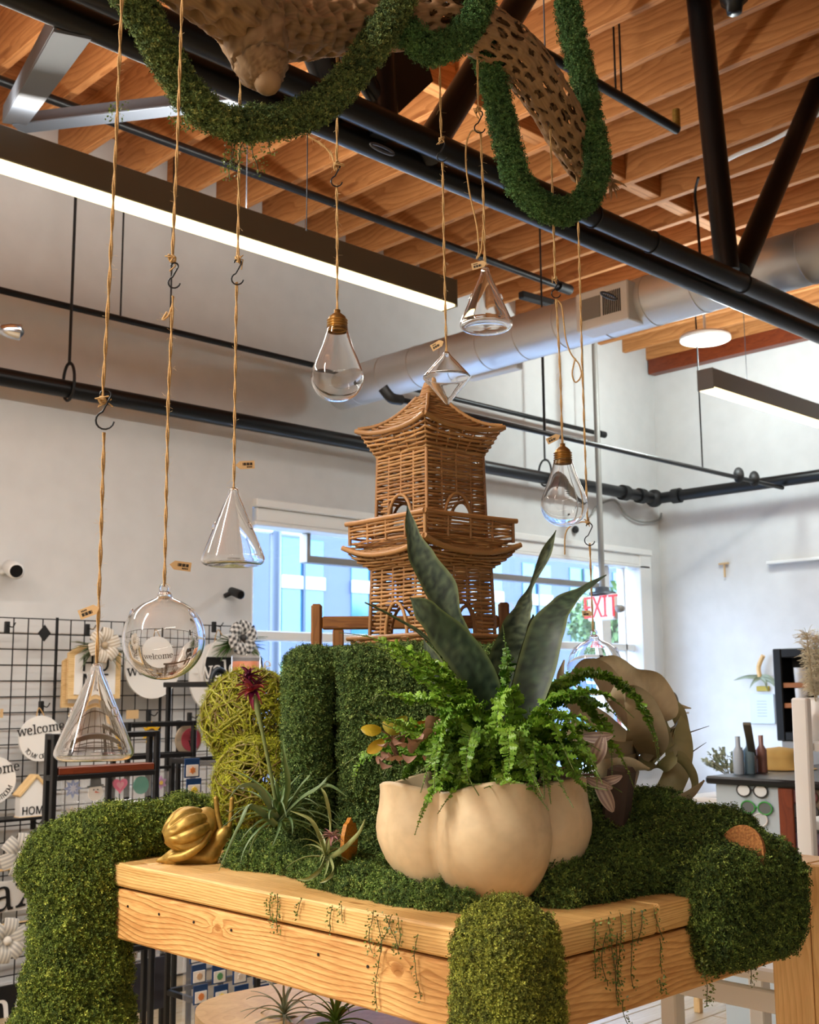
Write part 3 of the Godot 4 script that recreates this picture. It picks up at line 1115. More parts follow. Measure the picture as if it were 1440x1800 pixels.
	one("flexible_conduit", mb, mats["fixture_light"], "pale flexible conduit looping on the wall over the window", "conduit", on_z(1102, 905, zc))
	mb = MB.new()
	var wv := PackedVector3Array()
	tube(mb, curve([on_y(1262, 290, 4.27), on_y(1300, 270, 4.27), on_y(1350, 250, 4.27), on_y(1395, 226, 4.27), on_y(1440, 200, 4.27), on_y(1500, 180, 4.27)], 8), 0.012, 8)
	one("ceiling_cable", mb, mats["white_plastic"], "pale cable stapled across the undersides of the joists", "cable", on_y(1350, 250, 4.27))
	mb = MB.new()
	tube(mb, curve([on_y(1228, 312, 4.27), on_y(1222, 340, 4.22) , on_y(1226, 380, 4.05), on_y(1231, 455, 3.75)], 8), 0.008, 6)
	one("hanging_cable", mb, mats["black_matte"], "thin black cable hanging beside the upright truss web", "cable", on_y(1226, 380, 4.05))
	mb = MB.new()
	var sp := on_z(1012, 931, WZ + 0.02)
	ball(mb, sp, Vector3(0.03, 0.03, 0.025), 12, 8)
	one("wall_sensor", mb, mats["black_matte"], "small round black sensor on the wall over the window", "sensor", sp)
	# exit sign hung in front of the window
	var ep := at(1060, 1068, 8.7)
	th = thing("exit_sign", "red lit exit sign hung in front of the window", "sign", ep)
	var sb := Basis(Vector3.UP, deg_to_rad(-104.0))
	mb = MB.new()
	box(mb, Transform3D(sb, ep), Vector3(0.30, 0.19, 0.05), 0.008)
	part(th, "housing", mb, mats["white_plastic"])
	lettering(th, "sign_letters", "EXIT", 0.21, Transform3D(sb, sb * Vector3(0, 0, 0.026)), mats["exit_red"], 0.006)
	for s in [-1.0, 1.0]:
		mb = MB.new()
		ball(mb, ep + sb * Vector3(s * 0.19, -0.02, 0.0), Vector3(0.04, 0.03, 0.04), 10, 8)
		part(th, "emergency_lamp_head", mb, mats["fixture_light"])
	mb = MB.new()
	lathe(mb, PackedVector2Array([Vector2(0.001, 0.16), Vector2(0.05, 0.15), Vector2(0.055, 0.12), Vector2(0.10, 0.115), Vector2(0.10, 0.095)]), 14, Transform3D(Basis(), ep))
	part(th, "canopy", mb, mats["grey_metal"])
	rod(th, "conduit", ep + Vector3(0, 0.14, 0), Vector3(ep.x, 4.579, ep.z), 0.022, mats["fixture_light"], 10)

# ---------------------------------------------------------------- outside
func build_outside() -> void:
	var mb := MB.new()
	slab_between(mb, Vector3(-6, -0.5, -40), Vector3(60, -0.15, WZ - 0.2))
	structure("street", mb, mat("asphalt", Color(0.42, 0.43, 0.45), 0.9))
	var th := thing("office_building", "lavender grey office building with cyan glass beyond the window", "building", Vector3(12, -0.15, -17))
	mb = MB.new()
	slab_between(mb, Vector3(2, -0.15, -25), Vector3(24.8, 9, -17), 0.02)
	part(th, "facade", mb, mat("facade", Color(0.30, 0.33, 0.42), 0.8))
	var gl := mat("facade_glass", Color(0.16, 0.36, 0.46), 0.15)
	gl.metallic = 0.1
	var band := mat("facade_band", Color(0.62, 0.65, 0.67), 0.7)
	var green := mat("facade_green", Color(0.18, 0.38, 0.30), 0.3)
	for i in 13:
		var x0 := 3.0 + i * 1.7
		for fl in 3:
			var y0 := -0.0 + fl * 2.3
			mb = MB.new()
			slab_between(mb, Vector3(x0, y0 + 0.2, -17.02), Vector3(x0 + 1.0, y0 + 2.0, -16.97), 0.01)
			var win := part(th, "window", mb, gl if (i + fl) % 3 else green)
			mb = MB.new()
			slab_between(mb, Vector3(x0 - 0.02, y0 + 1.05, -16.97), Vector3(x0 + 1.02, y0 + 1.30, -16.93), 0.01)
			part(win, "spandrel_band", mb, band)
			mb = MB.new()
			slab_between(mb, Vector3(x0 + 0.47, y0 + 0.2, -16.97), Vector3(x0 + 0.53, y0 + 2.0, -16.92), 0.01)
			part(win, "mullion", mb, mat("facade_mullion", Color(0.16, 0.23, 0.32), 0.5))
	var pp := on_z(484, 1000, -8.5)
	th = thing("street_pole", "grey steel pole with a bracket right outside the window", "pole", Vector3(pp.x, -0.15, -8.5))
	rod(th, "shaft", Vector3(pp.x, -0.15, -8.5), Vector3(pp.x, 5.5, -8.5), 0.055, mats["grey_metal"], 14)
	rod(th, "bracket_arm", Vector3(pp.x - 0.35, 2.95, -8.5), Vector3(pp.x + 0.35, 2.95, -8.5), 0.03, mats["white_plastic"], 10)
	# clipped street shrubs in the bright gap
	for q in [[1085, 1085, 22.0], [1062, 1095, 24.0]]:
		var p := at(q[0], q[1], q[2])
		mb = MB.new()
		for i in 900:
			var d := rvec()
			while d.length() > 1.0: d = rvec()
			var lp: Vector3 = p + d * Vector3(0.75, 0.6, 0.75)
			spoon_leaf(mb, lp, rvec(), Vector3.UP, rnd(0.12, 0.2), 0.10, Color(0.10, 0.17, 0.05), Color(0.22, 0.30, 0.10))
		var tr := thing("street_tree", "pale green street tree beyond the window, the %s of two" % ("smaller" if q[0] > 1070 else "taller"), "tree", Vector3(p.x, -0.15, p.z), "street trees")
		part(tr, "crown", mb, mats["leaf"])
		rod(tr, "trunk", Vector3(p.x, -0.15, p.z), p, 0.07, mats["shelf_wood"], 8)

# ---------------------------------------------------------------- the display table
const TY := 1.209     # table top
const TX0 := 1.08
const TZ0 := -0.95
func build_table() -> void:
	var th := thing("display_table", "honey timber display table of thick planks and beams", "table", Vector3(1.51, 0, -1.43))
	for q in [[1.08, 1.383, TZ0], [1.387, 1.70, TZ0], [1.704, 1.94, -1.12]]:
		var mb := MB.new()
		slab_between(mb, Vector3(q[0], TY - 0.038, -1.90), Vector3(q[1], TY, q[2]), 0.0035)
		part(th, "plank", mb, mats["board_wood"])
	for q in [[Vector3(1.082, 1.084, -1.905), Vector3(1.17, 1.166, -0.955)], [Vector3(1.17, 1.084, -1.04), Vector3(1.695, 1.166, -0.952)], [Vector3(1.17, 1.084, -1.90), Vector3(1.935, 1.166, -1.815)], [Vector3(1.61, 1.084, -1.815), Vector3(1.695, 1.166, -1.04)]]:
		var mb := MB.new()
		slab_between(mb, q[0], q[1], 0.004)
		part(th, "apron_beam", mb, mats["beam_wood"])
	for q in [Vector2(1.13, -1.0), Vector2(1.085, -1.948), Vector2(1.65, -1.45), Vector2(1.89, -1.86)]:
		var mb := MB.new()
		slab_between(mb, Vector3(q.x - 0.042, 0.0, q.y - 0.042), Vector3(q.x + 0.042, 1.084, q.y + 0.042), 0.004)
		part(th, "leg", mb, mats["beam_wood"])
	# nail heads of the long beam
	for q in [[225, 1593], [280, 1607], [341, 1621], [407, 1635], [560, 1678], [647, 1699]]:
		var p := on_x(q[0], q[1], 1.0815)
		var mb := MB.new()
		tube(mb, PackedVector3Array([p, p - Vector3(0.0012, 0, 0)]), 0.0022, 8)
		part(th, "nail_head", mb, mats["black_matte"])
	var tp := thing("timber_post", "pale laminated timber post standing beside the dark moss mound", "post", Vector3(1.90, 0, -0.99))
	for q in [[-1.047, -0.977], [-0.9755, -0.944]]:
		var mb := MB.new()
		slab_between(mb, Vector3(1.851, 0.0, q[0]), Vector3(1.951, TY + 0.002, q[1]), 0.003)
		part(tp, "lamination", mb, mats["post_wood"])

# ---------------------------------------------------------------- moss on the table
const MOSS_D := Color(0.055, 0.09, 0.012)
const MOSS_M := Color(0.20, 0.27, 0.028)
const MOSS_L := Color(0.50, 0.56, 0.09)
func build_moss() -> void:
	var o := Vector3(1.06, TY, -1.92)
	moss_thing("moss_mat", "thick green moss mat falling over the table corner beside the gold snail", "moss", [
		[1, Vector3(-0.005, -0.02, 0.005), Vector3(-0.02, -0.30, 0.0), 0.062, 0.088],
		[1, Vector3(-0.02, -0.30, 0.0), Vector3(-0.025, -0.60, 0.01), 0.088, 0.080],
		[1, Vector3(0.03, -0.08, 0.03), Vector3(0.01, -0.30, 0.05), 0.040, 0.050],
		[1, Vector3(-0.04, 0.0, -0.03), Vector3(0.03, 0.02, 0.02), 0.05, 0.05],
		[1, Vector3(0.02, 0.03, 0.0), Vector3(0.55, 0.035, 0.02), 0.055, 0.05]],
		o, 0.0, 0.0145, 150000.0, [MOSS_D, MOSS_M, MOSS_L], 0.55, "moss mats", 0.012, 0.018, 12.0)
	o = Vector3(1.085, TY, -0.96)
	moss_thing("moss_mat", "yellow-green moss mat hanging over the table corner below the pot", "moss", [
		[0, Vector3(-0.012, -0.16, 0.012), Vector3(0.052, 0.19, 0.052), 0.035],
		[1, Vector3(0.0, 0.006, 0.0), Vector3(0.045, 0.012, -0.03), 0.036, 0.02]],
		o, 0.0, 0.0105, 260000.0, [Color(0.085, 0.10, 0.014), Color(0.33, 0.35, 0.035), Color(0.55, 0.58, 0.10)], 0.5, "moss mats", 0.009, 0.009, 24.0)
	o = Vector3(1.14, TY, -1.35)
	var pr := []
	var path := [[405, 1528, 0.012], [450, 1532, 0.024], [500, 1535, 0.028], [540, 1545, 0.018], [580, 1562, 0.022], [640, 1575, 0.024], [700, 1588, 0.022], [770, 1598, 0.018], [820, 1606, 0.014]]
	for i in path.size() - 1:
		var a := on_y(path[i][0], path[i][1] - 14, TY + 0.008) - o
		var b := on_y(path[i + 1][0], path[i + 1][1] - 14, TY + 0.008) - o
		pr.append([1, a, b, path[i][2], path[i + 1][2]])
	pr.append([1, on_y(440, 1500, TY + 0.02) - o, on_y(560, 1500, TY + 0.015) - o, 0.032, 0.026])
	pr.append([1, on_y(560, 1520, TY + 0.01) - o, on_y(640, 1545, TY + 0.01) - o, 0.028, 0.028])
	pr.append([1, on_y(600, 1500, TY + 0.01) - o, on_y(720, 1540, TY + 0.01) - o, 0.028, 0.022])
	var mm := moss_thing("moss_mat", "loose dark green moss along the table edge under the air plants", "moss", pr, o, 0.0, 0.0115, 200000.0, [Color(0.04, 0.08, 0.016), Color(0.16, 0.26, 0.04), Color(0.38, 0.48, 0.11)], 0.15, "moss mats", 0.009, 0.007, 26.0)
	for q in [[487, 1572, 70, 3], [476, 1575, 40, 2], [530, 1580, 36, 1], [585, 1592, 45, 1], [600, 1590, 28, 1], [657, 1600, 75, 2], [663, 1615, 55, 1], [688, 1610, 165, 1], [700, 1612, 60, 2], [735, 1642, 105, 1], [678, 1608, 60, 1]]:
		strand(mm, "strand", on_x(q[0], q[1], TX0 - 0.004), float(q[2]) / 1300.0, q[3], Vector3(-1, 0, 0))
	o = Vector3(1.66, TY, -1.05)
	var mr := moss_thing("moss_mat", "dark mounded moss spilling over the table edge beside the timber posts", "moss", [
		[1, Vector3(-0.10, 0.05, -0.22), Vector3(0.03, 0.045, -0.08), 0.080, 0.06],
		[1, Vector3(0.03, 0.035, -0.05), Vector3(0.05, -0.01, 0.055), 0.058, 0.054],
		[0, Vector3(-0.06, -0.025, 0.10), Vector3(0.125, 0.075, 0.038), 0.036],
		[1, Vector3(0.03, -0.035, 0.08), Vector3(0.045, -0.065, 0.08), 0.058, 0.048],
		[1, Vector3(-0.36, 0.02, 0.0), Vector3(0.05, 0.03, 0.02), 0.035, 0.05],
		[1, Vector3(-0.20, 0.03, 0.01), Vector3(0.0, 0.035, 0.02), 0.045, 0.065],
		[1, Vector3(-0.17, -0.03, 0.085), Vector3(-0.10, -0.02, 0.09), 0.028, 0.045],
		[1, Vector3(-0.25, 0.03, -0.12), Vector3(0.05, 0.04, -0.10), 0.055, 0.07]],
		o, 0.0, 0.0135, 150000.0, [Color(0.03, 0.058, 0.011), Color(0.12, 0.19, 0.026), Color(0.30, 0.40, 0.08)], 0.3, "moss mats", 0.011, 0.016, 14.0)
	for q in [[1047, 1620, 90, 2], [1070, 1612, 120, 2], [1090, 1604, 150, 1], [1110, 1600, 130, 1], [1085, 1640, 110, 1], [1130, 1600, 55, 1], [1150, 1598, 60, 1], [1160, 1650, 60, 1], [1065, 1640, 90, 2]]:
		strand(mr, "strand", on_z(q[0], q[1], TZ0 + 0.004), float(q[2]) / 1300.0, q[3], Vector3(0, 0, 1))
	for q in [[1232, 1690, 80, 3], [1095, 1760, 60, 1], [1160, 1722, 22, 2], [1320, 1690, 40, 2]]:
		strand(mr, "strand", on_z(q[0], q[1], TZ0 + 0.03), float(q[2]) / 1300.0, q[3], Vector3(0, 0, 1))

func strand(parent: Node3D, called: String, top: Vector3, ln: float, fullness: int, out: Vector3) -> void:
	# one thin creeping strand with tiny leaves, lying down the timber
	var pts := PackedVector3Array()
	var p := top
	var n := maxi(6, int(ln / 0.006))
	var side := out.cross(Vector3.UP)
	var drift := rnd(-0.3, 0.3)
	for i in n + 1:
		pts.append(p)
		drift += rnd(-0.5, 0.5)
		drift *= 0.8
		p += (Vector3(0, -1, 0) + side * drift).normalized() * ln / n
	var mb := MB.new()
	mb.col = Color(0.05, 0.07, 0.02)
	tube(mb, pts, 0.0007, 4, false)
	for q in pts:
		for k in fullness * 3:
			var c := Color(0.06, 0.10, 0.02).lerp(Color(0.20, 0.27, 0.06), rng.randf())
			mb.col = c
			var a := q + side * rnd(-0.004, 0.004) * fullness + Vector3(0, rnd(-0.004, 0.004), 0) + out * rnd(0, 0.004)
			var d := (rvec() + out * 0.6).normalized() * rnd(0.0028, 0.0055)
			var s := d.cross(rvec()).normalized() * 0.0014
			var k0 := mb.v.size()
			var nn := d.cross(s).normalized()
			mb.vert(a, nn); mb.vert(a + d * 0.5 + s, nn); mb.vert(a + d, nn); mb.vert(a + d * 0.5 - s, nn)
			mb.tri(k0, k0 + 1, k0 + 2); mb.tri(k0, k0 + 2, k0 + 3)
	part(parent, called, mb, mats["leaf"])

# ---------------------------------------------------------------- chair under moss, wicker pagoda
func yp(py: float, d := 2.10) -> float:
	return EYE.y + ray(760, py).y * d

func build_chair_and_pagoda() -> void:
	var turn := deg_to_rad(-44.15)
	var co := sr(2.17, 0.0, TY)
	var th := thing("small_chair", "small brown wooden chair standing on the table behind the wicker pagoda", "chair", co, "", turn)
	var wd: Material = mats["chair_wood"]
	var ytop := at(554, 1062, 2.36).y - TY
	var yr1 := at(600, 1084, 2.36).y - TY
	var yr0 := at(600, 1107, 2.36).y - TY
	for s in [-1.0, 1.0]:
		var mb := MB.new()
		box(mb, Transform3D(Basis(), Vector3(s * 0.1885, ytop * 0.5, -0.19)), Vector3(0.0215, ytop, 0.024), 0.004)
		part(th, "back_post", mb, wd, true)
		mb = MB.new()
		box(mb, Transform3D(Basis(), Vector3(s * 0.17, 0.155, 0.17)), Vector3(0.024, 0.31, 0.024), 0.003)
		part(th, "front_leg", mb, wd, true)
	var mb := MB.new()
	box(mb, Transform3D(Basis(), Vector3(0, (yr0 + yr1) * 0.5, -0.19)), Vector3(0.355, yr1 - yr0, 0.016), 0.003)
	part(th, "top_rail", mb, wd, true)
	for x in [-0.145, -0.05, 0.05, 0.145]:
		mb = MB.new()
		box(mb, Transform3D(Basis(), Vector3(x, (yr0 + 0.31) * 0.5, -0.19)), Vector3(0.022, yr0 - 0.31, 0.010), 0.002)
		part(th, "back_slat", mb, wd, true)
	mb = MB.new()
	box(mb, Transform3D(Basis(), Vector3(0, 0.317, 0)), Vector3(0.36, 0.018, 0.37), 0.004)
	part(th, "seat", mb, wd, true)
	moss_thing("moss_mat", "deep green moss mat draped over the chair seat under the pagoda", "moss", [
		[0, Vector3(0.0, 0.333, 0.0), Vector3(0.195, 0.022, 0.19), 0.02],
		[0, Vector3(-0.172, 0.18, 0.178), Vector3(0.030, 0.17, 0.034), 0.028],
		[0, Vector3(0.045, 0.20, 0.19), Vector3(0.158, 0.155, 0.026), 0.024],
		[0, Vector3(-0.188, 0.18, 0.0), Vector3(0.022, 0.17, 0.17), 0.02],
		[0, Vector3(0.0, 0.17, -0.165), Vector3(0.19, 0.17, 0.018), 0.018],  # this back curtain and the side fill are added to darken the gap
		[1, Vector3(-0.08, 0.04, 0.20), Vector3(0.1, 0.03, 0.21), 0.045, 0.04]],
		co, turn, 0.0125, 170000.0, [Color(0.04, 0.08, 0.018), Color(0.15, 0.24, 0.05), Color(0.34, 0.44, 0.13)], 0.35, "moss mats", 0.010, 0.009, 20.0)
	# the pagoda
	var base_y := yp(1147)
	var po := sr(2.165, 0.040, base_y)
	th = thing("wicker_pagoda", "tan woven wicker pagoda tower with two storeys and curved roof", "lantern", po, "", deg_to_rad(-4.0))
	var y0 := yp(1119) - base_y
	var ya := yp(972) - base_y
	var yb := yp(947) - base_y
	var yc := yp(907) - base_y
	var yd := yp(783) - base_y
	var ye := yp(747) - base_y
	# base tray
	mb = MB.new()
	weave(mb, 0.0, y0, 0.104, 0.107, 5, 6, 0.0028, [])
	part(th, "base_tray", mb, mats["wicker"], true)
	mb = MB.new()
	rim(mb, 0.107, y0, 0.0, 0.0046)
	part(th, "base_rim", mb, mats["wicker"], true)
	mb = MB.new()
	weave_floor(mb, 0.105, 0.006)
	part(th, "base_floor", mb, mats["wicker"], true)
	# lower storey with arched openings on each face
	var arch_l := [0.02, 0.36, y0, 0.062]
	mb = MB.new()
	weave(mb, y0, yb, 0.082, 0.077, 24, 5, 0.0028, arch_l)
	part(th, "lower_storey", mb, mats["wicker"], true)
	mb = MB.new()
	stakes(mb, y0, yb, 0.082, 0.077, 5, arch_l)
	part(th, "lower_stakes", mb, mats["wicker"], true)
	for f in 4:
		mb = MB.new()
		arch_cord(mb, f, 0.082, arch_l)
		part(th, "door_arch", mb, mats["wicker"], true)
	# skirt roof
	mb = MB.new()
	skirt(mb, 0.079, yb - 0.004, 0.112, ya, 0.020, 6)
	part(th, "skirt_roof", mb, mats["wicker"], true)
	mb = MB.new()
	skirt(mb, 0.080, ya - 0.020, 0.110, ya - 0.004, 0.014, 4)
	part(th, "skirt_underside", mb, mats["wicker"], true)
	mb = MB.new()
	rim(mb, 0.113, ya, 0.021, 0.0052)
	part(th, "skirt_rim", mb, mats["wicker"], true)
	# balcony
	mb = MB.new()
	weave(mb, yb - 0.008, yb + 0.004, 0.085, 0.108, 4, 6, 0.0026, [])
	part(th, "balcony_floor", mb, mats["wicker"], true)
	mb = MB.new()
	weave(mb, yb + 0.010, yc - 0.004, 0.108, 0.108, 4, 4, 0.0024, [], 0.9)
	part(th, "balcony_rail", mb, mats["wicker"], true)
	mb = MB.new()
	stakes(mb, yb, yc, 0.108, 0.108, 4, [])
	part(th, "balcony_posts", mb, mats["wicker"], true)
	mb = MB.new()
	rim(mb, 0.109, yc, 0.0, 0.0048)
	part(th, "balcony_rim", mb, mats["wicker"], true)
	# upper storey
	var arch_u := [0.0, 0.44, yc - 0.006, 0.052]
	mb = MB.new()
	weave(mb, yb + 0.004, ye, 0.0735, 0.0695, 30, 4, 0.0028, arch_u)
	part(th, "upper_storey", mb, mats["wicker"], true)
	mb = MB.new()
	stakes(mb, yb + 0.004, ye, 0.0735, 0.0695, 4, arch_u)
	part(th, "upper_stakes", mb, mats["wicker"], true)
	for f in 4:
		mb = MB.new()
		arch_cord(mb, f, 0.0730, arch_u)
		part(th, "window_arch", mb, mats["wicker"], true)
	# roof: underside, concave hipped top, hips, spire
	mb = MB.new()
	skirt(mb, 0.071, yd, 0.094, ye + 0.002, 0.010, 6)
	part(th, "eave_underside", mb, mats["wicker"], true)
	mb = MB.new()
	rim(mb, 0.096, ye + 0.003, 0.014, 0.0050)
	part(th, "eave_rim", mb, mats["wicker"], true)
	var yt := yp(694, 2.18) - base_y
	mb = MB.new()
	var rows := 13
	for i in rows:
		var t := float(i) / (rows - 1)
		var h := lerpf(0.094, 0.016, pow(t, 0.62))
		row(mb, h, ye + 0.004 + (yt - ye) * t, 4, i % 2, 0.0032, [], 0.014 * pow(1.0 - t, 3.0), 0.6)
	part(th, "roof_weave", mb, mats["wicker"], true)
	for f in 4:
		mb = MB.new()
		var pts := PackedVector3Array()
		for i in 12:
			var t := float(i) / 11.0
			var h := lerpf(0.096, 0.016, pow(t, 0.62)) + 0.001
			pts.append(corner_of(f) * h + Vector3(0, ye + 0.006 + (yt - ye) * t + 0.014 * pow(1.0 - t, 3.0), 0))
		rope(mb, pts, 0.0042)
		part(th, "hip_cord", mb, mats["wicker"], true)
	mb = MB.new()
	var ys := yp(663, 2.18) - base_y
	for i in 11:
		var t := float(i) / 10.0
		row(mb, lerpf(0.0145, 0.006, t), lerpf(yt, ys, t), 1, i % 2, 0.0031, [], 0.0, 0.3)
	part(th, "spire", mb, mats["wicker"], true)
	mb = MB.new()
	mb.col = wick()
	ball(mb, Vector3(0, ys + 0.006, 0), 0.0075, 12, 8)
	part(th, "finial", mb, mats["wicker"], true)

func wick() -> Color:
	return Color(0.30, 0.135, 0.042).lerp(Color(0.50, 0.27, 0.10), rng.randf()) * rnd(0.75, 1.1)

func corner_of(f: int) -> Vector3:
	return [Vector3(-1, 0, -1), Vector3(1, 0, -1), Vector3(1, 0, 1), Vector3(-1, 0, 1)][f]

func side_pt(f: int, t: float, h: float) -> Vector3:
	# point on face f, t from -1 (its first corner) to 1 (the next corner)
	return (corner_of(f) * (1.0 - t) + corner_of((f + 1) % 4) * (1.0 + t)) * 0.5 * h

func row(mb: MB, h: float, y: float, n: int, phase: int, r: float, arch: Array, lift := 0.0, amp := 1.0) -> void:
	# one weaver strand round the four faces, passing before and behind the stakes; broken at the arches
	var run := PackedVector3Array()
	mb.col = wick()
	for f in 4:
		var out := (corner_of(f) + corner_of((f + 1) % 4)).normalized()
		var steps := n * 2
		for k in steps:
			var t := -1.0 + 2.0 * k / steps
			var cut := false
			if arch.size() and y < arch[2] + arch[3] and y > arch[2] - 0.004:
				var q: float = clampf((y - arch[2]) / arch[3], 0.0, 1.0)
				cut = absf(t - arch[0]) < arch[1] * sqrt(1.0 - q * q * 0.95)
			if cut:
				if run.size() > 1: tube(mb, run, r, 5, true)
				run = PackedVector3Array()
				mb.col = wick()
				continue
			var w := (1.0 if (k / 2 + phase + f) % 2 == 0 else -1.0) * (1.0 if k % 2 == 1 else 0.0)
			var p := side_pt(f, t, h) + out * (w * 0.0028 * amp) if k > 0 else corner_of(f) * (h + 0.0005)
			p.y += y + lift * pow(absf(t), 3.0) + rnd(-0.0007, 0.0007)
			run.append(p)
	if run.size() > 1:
		var last := corner_of(0) * h
		last.y = y + lift
		if not arch.size() or run.size() > 4: run.append(last)
		tube(mb, run, r, 5, true)

func weave(mb: MB, ya: float, yb: float, ha: float, hb: float, rows: int, n: int, r: float, arch: Array, amp := 1.0) -> void:
	for i in rows:
		var t := (i + 0.5) / rows
		row(mb, lerpf(ha, hb, t), lerpf(ya, yb, t), n, i % 2, r, arch, 0.0, amp)

func stakes(mb: MB, ya: float, yb: float, ha: float, hb: float, n: int, arch: Array) -> void:
	for f in 4:
		for k in n:
			mb.col = wick() * 0.95
			var t := -1.0 + 2.0 * k / n
			var lo := ya
			if arch.size() and absf(t - arch[0]) < arch[1]:
				lo = arch[2] + arch[3]
			var a := side_pt(f, t, lerpf(ha, hb, (lo - ya) / (yb - ya)))
			var b := side_pt(f, t, hb)
			a.y = lo
			b.y = yb
			tube(mb, PackedVector3Array([a, b]), 0.0024 if k else 0.0034, 6, true)

func arch_cord(mb: MB, f: int, h: float, arch: Array) -> void:
	var pts := PackedVector3Array()
	for i in 17:
		var a := PI * i / 16.0
		var p := side_pt(f, arch[0] - cos(a) * arch[1], h * 1.03)
		p.y = arch[2] + sin(a) * arch[3]
		pts.append(p)
	rope(mb, pts, 0.0034)

func rope(mb: MB, pts: PackedVector3Array, r: float) -> void:
	# a cord wrapped with cane: many short turns
	mb.col = wick()
	var fine := PackedVector3Array()
	var rad := PackedFloat32Array()
	var dist := 0.0
	for i in pts.size() - 1:
		var n := maxi(2, int(pts[i].distance_to(pts[i + 1]) / 0.0022))
		for k in n:
			fine.append(pts[i].lerp(pts[i + 1], float(k) / n))
			dist += 0.0022
			rad.append(r * (0.86 + 0.16 * absf(sin(dist * 520.0))))
	fine.append(pts[pts.size() - 1])
	rad.append(r)
	tube(mb, fine, rad, 7, true)

func rim(mb: MB, h: float, y: float, lift: float, r: float) -> void:
	for f in 4:
		var pts := PackedVector3Array()
		for k in 13:
			var t := -1.0 + 2.0 * k / 12.0
			var p := side_pt(f, t, h) * (1.0 + 0.04 * pow(absf(t), 6.0))
			p.y = y + lift * pow(absf(t), 2.5)
			pts.append(p)
		rope(mb, pts, r)

func skirt(mb: MB, h0: float, ya: float, h1: float, yb: float, lift: float, rows: int) -> void:
	# sloping woven panels from the wall (h0) out to the rim (h1) with raised corners
	for i in rows:
		var t := (i + 0.3) / rows
		row(mb, lerpf(h0, h1, t), lerpf(ya, yb, t), 5, i % 2, 0.0027, [], lift * t * t, 0.8)
	for f in 4:
		for k in 6:
			mb.col = wick() * 0.9
			var t := -1.0 + 2.0 * k / 6.0
			var a := side_pt(f, t, h0)
			var b := side_pt(f, t, h1)
			a.y = ya
			b.y = yb + lift * pow(absf(t), 3.0)
			tube(mb, PackedVector3Array([a, b]), 0.0018, 5, true)

func weave_floor(mb: MB, h: float, y: float) -> void:
	for k in 17:
		mb.col = wick()
		var t := -h + 2.0 * h * k / 16.0
		tube(mb, PackedVector3Array([Vector3(-h, y, t), Vector3(h, y, t)]), 0.003, 5, true)
		tube(mb, PackedVector3Array([Vector3(t, y + 0.003, -h), Vector3(t, y + 0.003, h)]), 0.0025, 5, true)

# ---------------------------------------------------------------- the lobed pot and its plants
func pot_r(phi: float, y: float) -> float:
	# phi from the camera-facing side, to the camera's right positive
	var prof := [[0.0, 0.078], [0.008, 0.092], [0.025, 0.116], [0.05, 0.138], [0.08, 0.152], [0.105, 0.155], [0.13, 0.150], [0.150, 0.148], [0.160, 0.149]]
	var r := 0.149
	for i in prof.size() - 1:
		if y >= prof[i][0] and y <= prof[i + 1][0]:
			var t: float = (y - prof[i][0]) / (prof[i + 1][0] - prof[i][0])
			r = lerpf(prof[i][1], prof[i + 1][1], t)
	var q := fposmod((phi + deg_to_rad(40.0)) / deg_to_rad(90.0), 1.0)
	var lob := pow(sin(PI * q), 0.62)
	var minor := 0.015 * exp(-pow((fposmod(phi + deg_to_rad(70.0) + PI, TAU) - PI) / 0.06, 2.0))
	return r * (1.0 - (0.36 - 0.12 * (1.0 - y / 0.16)) * (1.0 - lob) - minor)

func pot_dir(phi: float) -> Vector3:
	# outward level direction, phi = 0 towards the camera
	return sr(-cos(phi), sin(phi), 0.0)

